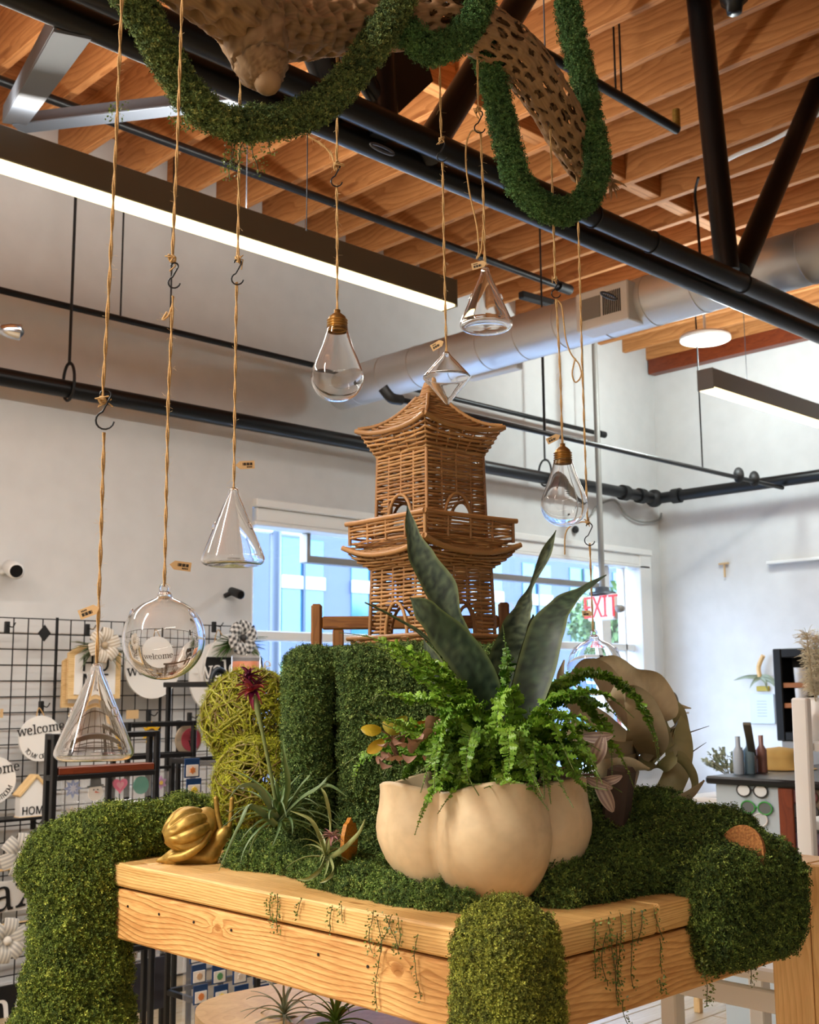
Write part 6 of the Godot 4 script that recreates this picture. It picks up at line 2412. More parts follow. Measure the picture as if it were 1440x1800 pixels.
func greenery(th: Node3D, called: String, c: Vector3, r: float, ca: Color, cb: Color, n: int) -> void:
	var mb := MB.new()
	for i in n:
		var s := -1.0 if i % 2 else 1.0
		var d := Vector3(s * rnd(0.5, 1.0), rnd(-0.4, 0.35), rnd(0.0, 0.4))
		arc_leaf(mb, c, d, r * rnd(0.5, 1.1), r * 0.09, rnd(0.0, 0.8), ca.lerp(cb, rng.randf()), cb)
	part(th, called, mb, mats["leaf"])

func clip(p: Vector3, near: String) -> void:
	var mb := MB.new()
	slab_between(mb, p + Vector3(-0.012, -0.03, -0.02), p + Vector3(0.012, 0.03, 0.0), 0.003)
	mb.col = Color(0.03, 0.03, 0.03)
	tube(mb, curve([p + Vector3(0, 0.01, 0), p + Vector3(0.0, 0.0, 0.05), p + Vector3(0, 0.02, 0.08)], 4), 0.003, 6)
	one("grid_hook", mb, mats["black_matte"], "small black hook clipped on the wire grid " + near, "hook", p, "hooks on the wire grid")

func build_left_background() -> void:
	# wire grid
	var yt := on_z(200, 1093, GZ).y
	var xr := on_z(446, 1100, GZ).x
	var th := thing("wire_grid", "black wire grid panel standing against the back wall", "display grid", Vector3(3.2, 0, GZ))
	var vm := MB.new()
	tube(vm, PackedVector3Array([Vector3(0, 0.12, 0), Vector3(0, yt, 0)]), 0.0032, 6)
	var vmesh := vm.commit()
	vm = MB.new()
	tube(vm, PackedVector3Array([Vector3(0, 0.12, 0), Vector3(0, yt + 0.01, 0)]), 0.008, 8)
	var vthick := vm.commit()
	var hm := MB.new()
	tube(hm, PackedVector3Array([Vector3(1.9, 0, 0), Vector3(xr, 0, 0)]), 0.0032, 6)
	var hmesh := hm.commit()
	var sp := 0.077
	var k := 0
	var x := xr
	while x > 1.9:
		var o := part(th, "wire", vthick if k % 8 == 0 else vmesh, mats["black_metal"])
		o.position = Vector3(x - 3.2, 0, 0)
		x -= sp
		k += 1
	var y := yt
	while y > 0.15:
		var o := part(th, "wire", hmesh, mats["black_metal"])
		o.position = Vector3(-3.2, y, 0.006)
		y -= sp
	for q in [[14, 1103, "beside the diamond plaque"], [155, 1107, "over the lettered tag sign"], [378, 1102, "beside the plaid bow"], [74, 1243, "over the office sign"], [263, 1258, "beside the kraft card"], [335, 1262, "under the banded welcome sign"], [60, 1447, "under the house block shelf"]]:
		clip(on_z(q[0], q[1], GZ + 0.025), q[2])
	for q in [[78, 1113, "small black diamond plaque hanging on the wire grid"]]:
		var c := on_z(q[0], q[1], GZ + 0.02)
		var mb := MB.new()
		extrude(mb, PackedVector2Array([Vector2(0, -0.042), Vector2(0.034, 0), Vector2(0, 0.042), Vector2(-0.034, 0)]), 0.006, Transform3D(Basis(), c))
		one("diamond_plaque", mb, mats["black_matte"], q[2], "plaque", c)
	# tag-shaped HOME signs
	for i in 2:
		var z := GZ + 0.04 + i * 0.035
		var x0: float = [107, 117][i]
		var x1: float = [200, 212][i]
		var y0: float = [1150, 1136][i]
		var y1: float = [1244, 1229][i]
		var a := on_z(x0, y1, z)
		var b := on_z(x1, y0, z)
		var w := b.x - a.x
		var h := b.y - a.y
		var cut := w * 0.22
		var f := func_tag(w, h, cut)
		th = thing("tag_sign", ["blank wooden tag sign behind the lettered one on the grid", "white tag sign with wooden frame and big black letters"][i], "sign", Vector3((a.x + b.x) * 0.5, a.y, z))
		var mb := MB.new()
		extrude(mb, f, 0.018, Transform3D(Basis(), Vector3((a.x + b.x) * 0.5, (a.y + b.y) * 0.5, z)))
		part(th, "wood_frame", mb, mats["pale_wood"])
		mb = MB.new()
		extrude(mb, func_tag(w * 0.78, h * 0.84, cut * 0.8), 0.006, Transform3D(Basis(), Vector3((a.x + b.x) * 0.5, (a.y + b.y) * 0.5, z + 0.010)))
		part(th, "face", mb, mats["paper_white"])
		if i == 1:
			var c := Vector3((a.x + b.x) * 0.5, (a.y + b.y) * 0.5, z + 0.015)
			ztext(th, "lettering", "HO", h * 0.42, c + Vector3(0, h * 0.16, 0), mats["ink"])
			ztext(th, "lettering", "ME", h * 0.42, c + Vector3(0, -h * 0.20, 0), mats["ink"])
			greenery(th, "greenery", c + Vector3(0, h * 0.46, 0.02), w * 0.55, Color(0.10, 0.17, 0.09), Color(0.25, 0.30, 0.17), 60)
			ribbon_bow("burlap and striped bow on top of the lettered tag sign", c + Vector3(0.0, h * 0.50, 0.06), w * 0.30, Color(0.42, 0.33, 0.22), Color(0.75, 0.70, 0.62), false)
	# round signs
	round_sign("round white welcome sign beneath the glass globe", 268, 1172, 56, GZ + 0.04, "welcome", 0.30, -0.05, "", "")
	round_sign("round white sign lettered welcome to my office", 70, 1298, 40, GZ + 0.05, "welcome", 0.36, 0.42, "TO MY OFFICE", "")
	round_sign("round white restroom sign cut by the picture edge", -12, 1372, 42, GZ + 0.06, "welcome", 0.36, 0.42, "TO THE RESTROOM", "")
	# banded welcome sign with flowers below and plaid bow
	th = round_sign("plain pale round board behind the banded welcome sign", 386, 1192, 64, GZ + 0.03, "", 0.3, 0.0, "", "")
	var c := on_z(411, 1175, GZ + 0.06)
	var m := px_m(411, 1175, GZ + 0.06)
	th = thing("round_sign", "round welcome sign with black band, flowers and plaid bow", "sign", c - Vector3(0, 62 * m, 0), "round signs on the grid")
	var mb := MB.new()
	disc(mb, c, 62 * m, 0.012)
	part(th, "board", mb, mats["paper_white"])
	mb = MB.new()
	var seg := PackedVector2Array()
	var r := 62.0 * m
	for i in 13:
		var a := -0.30 + 0.62 * i / 12.0
		seg.append(Vector2(cos(a), sin(a)) * r * 1.002)
	for i in 13:
		var a := PI - 0.32 + 0.62 * i / 12.0
		seg.append(Vector2(cos(a), sin(a)) * r * 1.002)
	extrude(mb, seg, 0.004, Transform3D(Basis(), c + Vector3(0, 0, 0.008)))
	part(th, "black_band", mb, mats["ink"])
	ztext(th, "lettering", "welcome", r * 0.62, c + Vector3(0, 0.0, 0.012), mats["paper_white"], 0.08, true)
	mb = MB.new()
	for i in 70:
		var p := Vector3(rnd(-0.8, 0.8) * r, rnd(-0.92, -0.38) * r, 0.009)
		if Vector2(p.x, p.y).length() > r * 0.95: continue
		mb.col = [Color(0.6, 0.25, 0.22), Color(0.75, 0.55, 0.48), Color(0.35, 0.22, 0.12), Color(0.7, 0.66, 0.6)][i % 4]
		ball(mb, c + p, Vector3(0.010, 0.010, 0.003), 7, 4)
	part(th, "painted_flowers", mb, mats["painted"])
	greenery(th, "greenery", c + Vector3(0, r * 0.72, 0.02), r * 0.9, Color(0.05, 0.14, 0.03), Color(0.14, 0.26, 0.07), 90)
	ribbon_bow("black and white plaid bow on the banded welcome sign", c + Vector3(0.0, r * 0.86, 0.06), r * 0.5, Color(0.03, 0.03, 0.03), Color(0.72, 0.70, 0.67), true)
	# little house block on its shelf
	var hz := GZ + 0.12
	var a := on_z(30, 1436, hz)
	var b := on_z(86, 1362, hz)
	th = thing("house_block", "white house-shaped block lettered HOME under a wooden roof", "ornament", Vector3((a.x + b.x) * 0.5, a.y, hz))
	var w := b.x - a.x
	var h := b.y - a.y
	mb = MB.new()
	extrude(mb, PackedVector2Array([Vector2(-w * 0.5, 0.0), Vector2(w * 0.5, 0.0), Vector2(w * 0.5, h * 0.55), Vector2(0, h * 0.97), Vector2(-w * 0.5, h * 0.55)]), 0.05, Transform3D(Basis(), Vector3((a.x + b.x) * 0.5, a.y, hz)))
	part(th, "body", mb, mats["paper_white"])
	for s in [-1.0, 1.0]:
		mb = MB.new()
		bar(mb, Vector3((a.x + b.x) * 0.5 + s * w * 0.56, a.y + h * 0.52, hz), Vector3((a.x + b.x) * 0.5, a.y + h * 1.02, hz), 0.07, 0.014, 0.002)
		part(th, "roof_slope", mb, mats["pale_wood"])
	mb = MB.new()
	slab_between(mb, Vector3(a.x - 0.005, a.y - 0.014, hz - 0.03), Vector3(b.x + 0.005, a.y, hz + 0.03), 0.002)
	part(th, "wood_base", mb, mats["pale_wood"])
	ztext(th, "lettering", "HOME", h * 0.26, Vector3((a.x + b.x) * 0.5, a.y + h * 0.14, hz + 0.027), mats["ink"])
	mb = MB.new()
	rect_on_z(mb, -60, 1438, 98, 1447, hz + 0.06, 0.14)
	one("grid_shelf", mb, mats["black_metal"], "black metal shelf on the grid under the house block", "shelf", rect_mid(-60, 1438, 98, 1447, hz))
	# bows and script signs lower down
	ribbon_bow("cream striped bow on the wooden plank below the house block", on_z(32, 1502, GZ + 0.16), 0.10, Color(0.70, 0.66, 0.58), Color(0.33, 0.32, 0.30), false)
	ribbon_bow("cream striped bow between the script sign and the black sign", on_z(8, 1652, GZ + 0.16), 0.10, Color(0.70, 0.66, 0.58), Color(0.33, 0.32, 0.30), false)
	th = thing("script_sign", "white sign with black script between two wooden rails", "sign", rect_mid(-90, 1520, 62, 1640, GZ + 0.06))
	mb = MB.new()
	rect_on_z(mb, -90, 1543, 60, 1618, GZ + 0.07, 0.012)
	part(th, "face", mb, mats["paper_white"])
	for q in [[1522, 1543], [1617, 1641]]:
		mb = MB.new()
		rect_on_z(mb, -90, q[0], 62, q[1], GZ + 0.08, 0.025)
		part(th, "rail", mb, mats["pale_wood"])
	ztext(th, "lettering", "relax", 0.20, on_z(-22, 1582, GZ + 0.075), mats["ink"], 0.1, true)
	th = thing("black_sign", "black sign with white script at the foot of the grid", "sign", rect_mid(-90, 1730, 46, 1830, GZ + 0.06))
	mb = MB.new()
	rect_on_z(mb, -90, 1727, 44, 1840, GZ + 0.07, 0.015)
	part(th, "face", mb, mats["ink"])
	ztext(th, "lettering", "the", 0.22, on_z(5, 1776, GZ + 0.075), mats["paper_white"], 0.1, true)
	# small kraft tags on the grid
	for q in [[222, 1248, 244, 1264, "small kraft card clipped on the grid over the rack"], [0, 1246, 6, 1262, "small kraft card clipped on the grid beside the office sign"]]:
		mb = MB.new()
		rect_on_z(mb, q[0], q[1], q[2], q[3], GZ + 0.03, 0.003, 0.0)
		one("kraft_card", mb, mats["kraft"], q[4], "card", rect_mid(q[0], q[1], q[2], q[3], GZ + 0.03), "kraft cards")
	build_racks()

func func_tag(w: float, h: float, cut: float) -> PackedVector2Array:
	return PackedVector2Array([Vector2(-w * 0.5, -h * 0.5), Vector2(w * 0.5, -h * 0.5), Vector2(w * 0.5, h * 0.5 - cut * 0.6), Vector2(w * 0.5 - cut, h * 0.5), Vector2(-w * 0.5 + cut, h * 0.5), Vector2(-w * 0.5, h * 0.5 - cut * 0.6)])

func round_sign(label: String, px: float, py: float, rpx: float, z: float, word: String, size: float, up: float, lower: String, _x: String) -> Node3D:
	var c := on_z(px, py, z)
	var r := rpx * px_m(px, py, z)
	var th := thing("round_sign", label, "sign", c - Vector3(0, r, 0), "round signs on the grid")
	var mb := MB.new()
	disc(mb, c, r, 0.012)
	part(th, "board", mb, mats["paper_white"])
	if word: ztext(th, "lettering", word, r * size * 1.5, c + Vector3(0, r * up, 0.008), mats["ink"], 0.12, true)
	if lower: arc_text(th, lower, r * 0.28, c, r * 0.80, 0.0, 0.16, mats["ink"])
	mb = MB.new()
	tube(mb, curve([c + Vector3(-r * 0.2, r * 0.95, 0), c + Vector3(0, r * 1.35, -0.02), c + Vector3(r * 0.2, r * 0.95, 0)], 4), 0.003, 5)
	part(th, "hanging_cord", mb, mats["twine"])
	return th

func rack_frame(label: String, x0: float, x1: float, z0: float, z1: float, top: float, bars: Array) -> Node3D:
	var th := thing("display_rack", label, "rack", Vector3((x0 + x1) * 0.5, 0, (z0 + z1) * 0.5), "black tube racks")
	var m: Material = mats["rack_metal"]
	for x in [x0, x1]:
		for z in [z0, z1]:
			var mb := MB.new()
			slab_between(mb, Vector3(x - 0.010, 0, z - 0.010), Vector3(x + 0.010, top, z + 0.010), 0.002)
			part(th, "post", mb, m)
	for y in bars:
		for z in [z0, z1]:
			var mb := MB.new()
			slab_between(mb, Vector3(x0 + 0.010, y - 0.010, z - 0.010), Vector3(x1 - 0.010, y + 0.010, z + 0.010), 0.002)
			part(th, "crossbar", mb, m)
		for x in [x0, x1]:
			var mb := MB.new()
			slab_between(mb, Vector3(x - 0.010, y - 0.010, z0 + 0.010), Vector3(x + 0.010, y + 0.010, z1 - 0.010), 0.002)
			part(th, "side_bar", mb, m)
	return th

func star_poly(n: int, r: float, q: float) -> PackedVector2Array:
	var p := PackedVector2Array()
	for i in n * 2:
		var a := TAU * i / (n * 2.0) + PI / 2
		p.append(Vector2(cos(a), sin(a)) * (r if i % 2 == 0 else r * q))
	return p

func heart_poly(r: float) -> PackedVector2Array:
	var p := PackedVector2Array()
	for i in 32:
		var t := TAU * i / 32.0
		p.append(Vector2(16.0 * pow(sin(t), 3.0), 13.0 * cos(t) - 5.0 * cos(2.0 * t) - 2.0 * cos(3.0 * t) - cos(4.0 * t)) * r / 17.0)
	return p

func blob(mb: MB, poly: PackedVector2Array, c: Vector3, t: float, col: Color) -> void:
	mb.col = col
	extrude(mb, poly, t, Transform3D(Basis(), c))

func packet(label: String, px: float, py: float, wpx: float, hpx: float, z: float, shape: String, col: Color) -> void:
	var c := on_z(px, py, z)
	var m := px_m(px, py, z)
	var w := wpx * m * 1.1
	var h := hpx * m
	var th := thing("sticker_packet", label, "packet", c - Vector3(0, h * 0.5, 0), "hanging sticker packets")
	var mb := MB.new()
	slab_between(mb, c + Vector3(-w * 0.5, -h * 0.5, -0.004), c + Vector3(w * 0.5, h * 0.5, 0.004), 0.001)
	part(th, "clear_bag", mb, mats["clear_bag"])
	mb = MB.new()
	var r := minf(w, h) * 0.40
	var f := c
	if shape == "flake": blob(mb, star_poly(8, r, 0.55), f, 0.004, col); blob(mb, star_poly(8, r * 0.6, 0.4), f, 0.006, col.lightened(0.5))
	elif shape == "heart": blob(mb, heart_poly(r), f, 0.004, col); blob(mb, heart_poly(r * 0.5), f, 0.006, col.lightened(0.25))
	elif shape == "disc": blob(mb, star_poly(20, r, 0.97), f, 0.004, col)
	elif shape == "flower": blob(mb, star_poly(6, r, 0.62), f, 0.004, col); blob(mb, star_poly(12, r * 0.3, 0.95), f, 0.007, Color(0.9, 0.65, 0.05))
	elif shape == "snowman":
		blob(mb, star_poly(20, r * 0.85, 0.97), f + Vector3(0, -r * 0.3, 0), 0.004, Color(0.85, 0.83, 0.78))
		blob(mb, PackedVector2Array([Vector2(-r * 0.9, r * 0.25), Vector2(r * 0.9, r * 0.35), Vector2(r * 0.85, r * 0.5), Vector2(r * 0.6, r * 0.48), Vector2(r * 0.5, r * 1.15), Vector2(-r * 0.55, r * 1.1), Vector2(-r * 0.62, r * 0.42), Vector2(-r * 0.9, r * 0.40)]), f, 0.007, Color(0.03, 0.04, 0.04))
		blob(mb, PackedVector2Array([Vector2(-r * 0.1, -r * 0.3), Vector2(r * 0.45, -r * 0.35), Vector2(-r * 0.05, -r * 0.12)]), f, 0.008, Color(0.75, 0.15, 0.05))
		for s in [-0.25, 0.2]: blob(mb, star_poly(8, r * 0.07, 0.95), f + Vector3(r * s, 0.0, 0), 0.008, Color(0.02, 0.02, 0.02))
	elif shape == "pot":
		blob(mb, PackedVector2Array([Vector2(-r * 0.45, -r * 0.9), Vector2(r * 0.45, -r * 0.9), Vector2(r * 0.55, -r * 0.1), Vector2(-r * 0.55, -r * 0.1)]), f, 0.004, Color(0.70, 0.45, 0.25))
		blob(mb, star_poly(9, r * 0.7, 0.7), f + Vector3(0, r * 0.2, 0), 0.005, Color(0.06, 0.20, 0.10))
		blob(mb, star_poly(10, r * 0.4, 0.85), f + Vector3(0, r * 0.7, 0), 0.007, Color(0.75, 0.04, 0.12))
	elif shape == "stag":
		blob(mb, PackedVector2Array([Vector2(-r * 0.5, -r), Vector2(r * 0.5, -r), Vector2(r * 0.3, r * 0.1), Vector2(r * 0.7, r * 0.9), Vector2(r * 0.25, r * 0.5), Vector2(0, r), Vector2(-r * 0.3, r * 0.5), Vector2(-r * 0.7, r * 0.9), Vector2(-r * 0.3, r * 0.1)]), f, 0.004, col)
	else:
		blob(mb, PackedVector2Array([Vector2(-r * 0.7, -r), Vector2(r * 0.6, -r * 0.9), Vector2(r * 0.75, r * 0.2), Vector2(r * 0.2, r), Vector2(-r * 0.5, r * 0.8), Vector2(-r * 0.8, 0)]), f, 0.004, col)
		blob(mb, star_poly(9, r * 0.35, 0.6), f, 0.006, col.lightened(0.3))
	part(th, "sticker", mb, mats["painted"])

func build_racks() -> void:
	# rack with the walnut shelf
	var z := -4.0
	var p0 := on_z(97, 1290, z)
	var p1 := on_z(276, 1290, z)
	var yb := on_z(190, 1362, z).y
	var th := rack_frame("black tube rack with a walnut shelf, hung with sticker packets", p0.x, p1.x, z - 0.05, z, p0.y, [p0.y - 0.012, yb, 0.55])
	var mb := MB.new()
	var xm := on_z(190, 1400, z).x
	slab_between(mb, Vector3(xm - 0.010, 0.0, z - 0.010), Vector3(xm + 0.010, yb - 0.010, z + 0.010), 0.002)
	part(th, "post", mb, mats["rack_metal"])
	mb = MB.new()
	slab_between(mb, Vector3(p0.x + 0.015, yb + 0.010, z - 0.06), Vector3(p1.x - 0.015, yb + 0.036, z + 0.01), 0.002)
	part(th, "walnut_shelf", mb, mats["shelf_wood"])
	packet("sticker packet with a pale blue snowflake", 128, 1386, 40, 44, z, "flake", Color(0.30, 0.38, 0.65))
	packet("sticker packet with a snowman in a black top hat", 168, 1388, 40, 46, z, "snowman", Color.WHITE)
	packet("sticker packet with a bright pink heart", 211, 1380, 36, 44, z, "heart", Color(0.80, 0.16, 0.30))
	packet("sticker packet with a sea green ball", 248, 1380, 36, 40, z, "disc", Color(0.07, 0.36, 0.27))
	packet("sticker packet with a cream stag shape", 126, 1434, 38, 50, z, "stag", Color(0.60, 0.52, 0.40))
	packet("sticker packet with a lilac scribbled shape", 166, 1432, 38, 46, z, "blob", Color(0.55, 0.48, 0.68))
	packet("sticker packet with a turquoise creature", 210, 1428, 38, 44, z, "blob", Color(0.03, 0.40, 0.55))
	packet("sticker packet with a red flower in a pot", 243, 1430, 36, 46, z, "pot", Color.RED)
	packet("sticker packet with a lilac flower and yellow heart", 283, 1376, 28, 40, -4.24, "flower", Color(0.55, 0.28, 0.55))
	packet("sticker packet with red and white stripes", 283, 1426, 26, 44, -4.24, "blob", Color(0.72, 0.42, 0.38))
	packet("sticker packet with an orange basketball", 275, 1655, 34, 46, z - 0.1, "disc", Color(0.75, 0.10, 0.02))
	packet("sticker packet with a white and black mask", 233, 1672, 34, 46, z - 0.1, "blob", Color(0.5, 0.45, 0.40))
	# slate board leaning below
	mb = MB.new()
	rect_on_z(mb, 205, 1680, 290, 1790, z - 0.2, 0.012)
	one("slate_board", mb, mat("slate", Color(0.16, 0.16, 0.20), 0.7), "dark slate grey board standing low in the rack", "board", rect_mid(205, 1680, 290, 1790, z - 0.2))
	# rack behind with the pink round sign
	z = -4.55
	p0 = on_z(226, 1270, z)
	p1 = on_z(341, 1270, z)
	rack_frame("plain black tube rack behind the walnut shelf rack", p0.x, p1.x, z - 0.12, z, p0.y, [p0.y - 0.012, on_z(300, 1328, z).y])
	var c := on_z(331, 1300, z - 0.1)
	var m := px_m(331, 1300, z - 0.1)
	th = thing("pink_round_sign", "round pink and cream sign with dark letters in the rack", "sign", c - Vector3(0, 28 * m, 0))
	mb = MB.new()
	disc(mb, c, 27 * m, 0.01)
	part(th, "board", mb, mat("sign_cream", Color(0.62, 0.55, 0.46), 0.7))
	mb = MB.new()
	disc(mb, c + Vector3(4 * m, 0, 0.006), 20 * m, 0.006)
	part(th, "pink_face", mb, mat("sign_pink", Color(0.62, 0.22, 0.27), 0.7))
	ztext(th, "lettering", "I", 16 * m, c + Vector3(3 * m, 8 * m, 0.011), mats["ink"], 0.0, true)
	ztext(th, "lettering", "V", 16 * m, c + Vector3(3 * m, -8 * m, 0.011), mats["ink"], 0.0, true)
	c = on_z(266, 1288, z - 0.05)
	th = thing("paper_sunflower", "yellow paper sunflower behind the rack bar", "ornament", c)
	mb = MB.new()
	blob(mb, star_poly(12, 0.05, 0.6), c, 0.004, Color(0.75, 0.42, 0.01))
	blob(mb, star_poly(12, 0.02, 0.9), c, 0.008, Color(0.12, 0.06, 0.02))
	part(th, "petals", mb, mats["painted"])
	# card rack seen end on
	var q0 := on_z(303, 1332, -4.25)
	var q1 := on_z(366, 1332, -3.65)
	th = rack_frame("black tube rack of blue greeting cards, seen end on", q0.x, q0.x + 0.55, -4.25, -3.65, q0.y, [q0.y - 0.012, 0.78, 0.3])
	var pn := MB.new()
	bar(pn, on_z(268, 1350, -4.25), Vector3(q0.x, on_z(268, 1350, -4.25).y, -4.25), 0.012, 0.012)
	part(th, "peg_bar", pn, mats["rack_metal"])
	pn = MB.new()
	var pa := on_z(322, 1820, -3.79)
	var pb := on_z(488, 1330, -3.79)
	slab_between(pn, Vector3(pa.x, pa.y, -3.80), Vector3(pb.x, pb.y, -3.79), 0.001)
	part(th, "pocket_panel", pn, mats["clear_bag"])
	var n := 0
	var cols := [Color(0.65, 0.22, 0.06), Color(0.75, 0.55, 0.05), Color(0.62, 0.05, 0.06), Color(0.55, 0.36, 0.22), Color(0.1, 0.3, 0.12), Color(0.7, 0.62, 0.55), Color(0.05, 0.12, 0.4)]
	for row_ in 7:
		for col in 4:
			var px := 338.0 + col * 36.0 + row_ * 3.0
			var py: float = [1350, 1385, 1640, 1676, 1712, 1748, 1784][row_]
			if row_ < 2 and col > 0: continue
			var zz := -3.70 - 0.01 * row_
			card(px, py, zz, cols[n % 7], n, row_, col)
			n += 1
	# jars and hook standing behind the vine ball
	c = on_z(432, 1196, -4.6)
	th = thing("glass_jar", "glass jar of amber wax beyond the flower stalk", "jar", c)
	mb = MB.new()
	lathe(mb, PackedVector2Array([Vector2(0.001, 0.0), Vector2(0.062, 0.0), Vector2(0.065, 0.01), Vector2(0.065, 0.09), Vector2(0.001, 0.09)]), 24, Transform3D(Basis(), c))
	part(th, "wax", mb, mat("amber_wax", Color(0.75, 0.38, 0.06), 0.5))
	mb = MB.new()
	lathe(mb, PackedVector2Array([Vector2(0.068, -0.005), Vector2(0.070, 0.0), Vector2(0.070, 0.115), Vector2(0.066, 0.12)]), 24, Transform3D(Basis(), c))
	part(th, "jar_wall", mb, mats["clear_bag"])
	var c2 := on_z(500, 1226, -4.6)
	th = thing("glass_jar", "glass jar of rosy wax beside the moss-draped chair", "jar", c2)
	mb = MB.new()
	lathe(mb, PackedVector2Array([Vector2(0.001, 0.0), Vector2(0.075, 0.0), Vector2(0.078, 0.01), Vector2(0.078, 0.10), Vector2(0.001, 0.10)]), 24, Transform3D(Basis(), c2))
	part(th, "wax", mb, mat("rosy_wax", Color(0.72, 0.36, 0.28), 0.5))
	mb = MB.new()
	slab_between(mb, Vector3(c.x - 0.3, c.y - 0.03, -4.85), Vector3(c2.x + 0.35, c.y - 0.006, -4.35), 0.003)
	var jt := thing("jar_table", "tall black table carrying the wax jars", "table", Vector3(c.x, 0, -4.6))
	part(jt, "top", mb, mats["rack_metal"])
	for x in [c.x - 0.28, c2.x + 0.33]:
		for zz in [-4.83, -4.37]:
			mb = MB.new()
			slab_between(mb, Vector3(x - 0.010, 0, zz - 0.010), Vector3(x + 0.010, c.y - 0.03, zz + 0.010), 0.002)
			part(jt, "leg", mb, mats["rack_metal"])
	mb = MB.new()
	var gp := on_z(371, 1250, -4.5)
	tube(mb, curve([Vector3(gp.x, c.y - 0.006, -4.5), gp + Vector3(0, 0.05, 0), on_z(372, 1195, -4.5), on_z(380, 1178, -4.5), on_z(392, 1180, -4.5), on_z(400, 1192, -4.5)], 8), 0.013, 10)
	one("hook_stand", mb, mat("hook_grey", Color(0.16, 0.18, 0.20), 0.4, 0.4), "grey bent rod like a cane standing before the banded sign", "stand", Vector3(gp.x, c.y - 0.006, -4.5))

func card(px: float, py: float, z: float, col: Color, n: int, row_: int, column: int) -> void:
	var c := on_z(px, py, z)
	var m := px_m(px, py, z)
	var kinds := ["orange", "yellow", "red", "brown", "green", "cream", "navy"]
	var th := thing("greeting_card", "blue greeting card with %s picture, %s of the %s row" % [kinds[n % 7], ["first", "second", "third", "fourth"][column], ["top", "second", "third", "fourth", "fifth", "sixth", "lowest"][row_]], "card", c - Vector3(0, 16 * m, 0), "blue greeting cards")
	var mb := MB.new()
	var w := 16.0 * m
	slab_between(mb, c + Vector3(-w, -w * 1.05, -0.004), c + Vector3(w, w * 1.05, 0), 0.001)
	part(th, "backing", mb, mat("card_blue", Color(0.02, 0.22, 0.42), 0.5))
	mb = MB.new()
	slab_between(mb, c + Vector3(-w * 0.8, -w * 0.9, 0), c + Vector3(w * 0.8, w * 0.35, 0.002), 0.0005)
	part(th, "picture_panel", mb, mats["paper_white"])
	mb = MB.new()
	blob(mb, star_poly(6 + n % 4, w * 0.42, 0.65 + 0.1 * (n % 3)), c + Vector3(0, -w * 0.25, 0.003), 0.003, col)
	part(th, "picture", mb, mats["painted"])

# ---------------------------------------------------------------- the far corner by the white wall
func tbox(mb: MB, x0: float, y0: float, x1: float, y1: float, d: float, thick: float, bev := 0.003) -> Vector3:
	# a board square to the building, spanning the photo rectangle seen at distance d, on the plane x = const
	var c := at((x0 + x1) * 0.5, (y0 + y1) * 0.5, d)
	var a := on_x(x0, y1, c.x)
	var b := on_x(x1, y0, c.x)
	slab_between(mb, Vector3(c.x, minf(a.y, b.y), minf(a.z, b.z)), Vector3(c.x + thick, maxf(a.y, b.y), maxf(a.z, b.z)), bev)
	return c

func sunglasses(label: String, p: Vector3, dir: Vector3, w: float, frame_c: Color, lens_c: Color) -> void:
	var th := thing("sunglasses", label, "sunglasses", p, "sunglasses on the rack")
	var d := dir.normalized()
	for s in [-1.0, 1.0]:
		var c: Vector3 = p + d * (s * w * 0.26)
		var pts := PackedVector3Array()
		for i in 17:
			var a := TAU * i / 16.0
			pts.append(c + d * cos(a) * w * 0.21 + Vector3(0, sin(a) * w * 0.17, 0))
		var mb := MB.new()
		mb.col = frame_c
		tube(mb, pts, w * 0.022, 6, false)
		part(th, "rim", mb, mats["painted"])
		mb = MB.new()
		mb.col = lens_c
		var k := mb.vert(c, d.cross(Vector3.UP))
		for q in pts: mb.vert(q, d.cross(Vector3.UP))
		for i in 16: mb.tri(k, k + 1 + i, k + 2 + i)
		part(th, "lens", mb, mats["painted"])
	var mb := MB.new()
	mb.col = frame_c
	tube(mb, PackedVector3Array([p - d * w * 0.06, p + Vector3(0, w * 0.03, 0), p + d * w * 0.06]), w * 0.018, 5)
	part(th, "bridge", mb, mats["painted"])

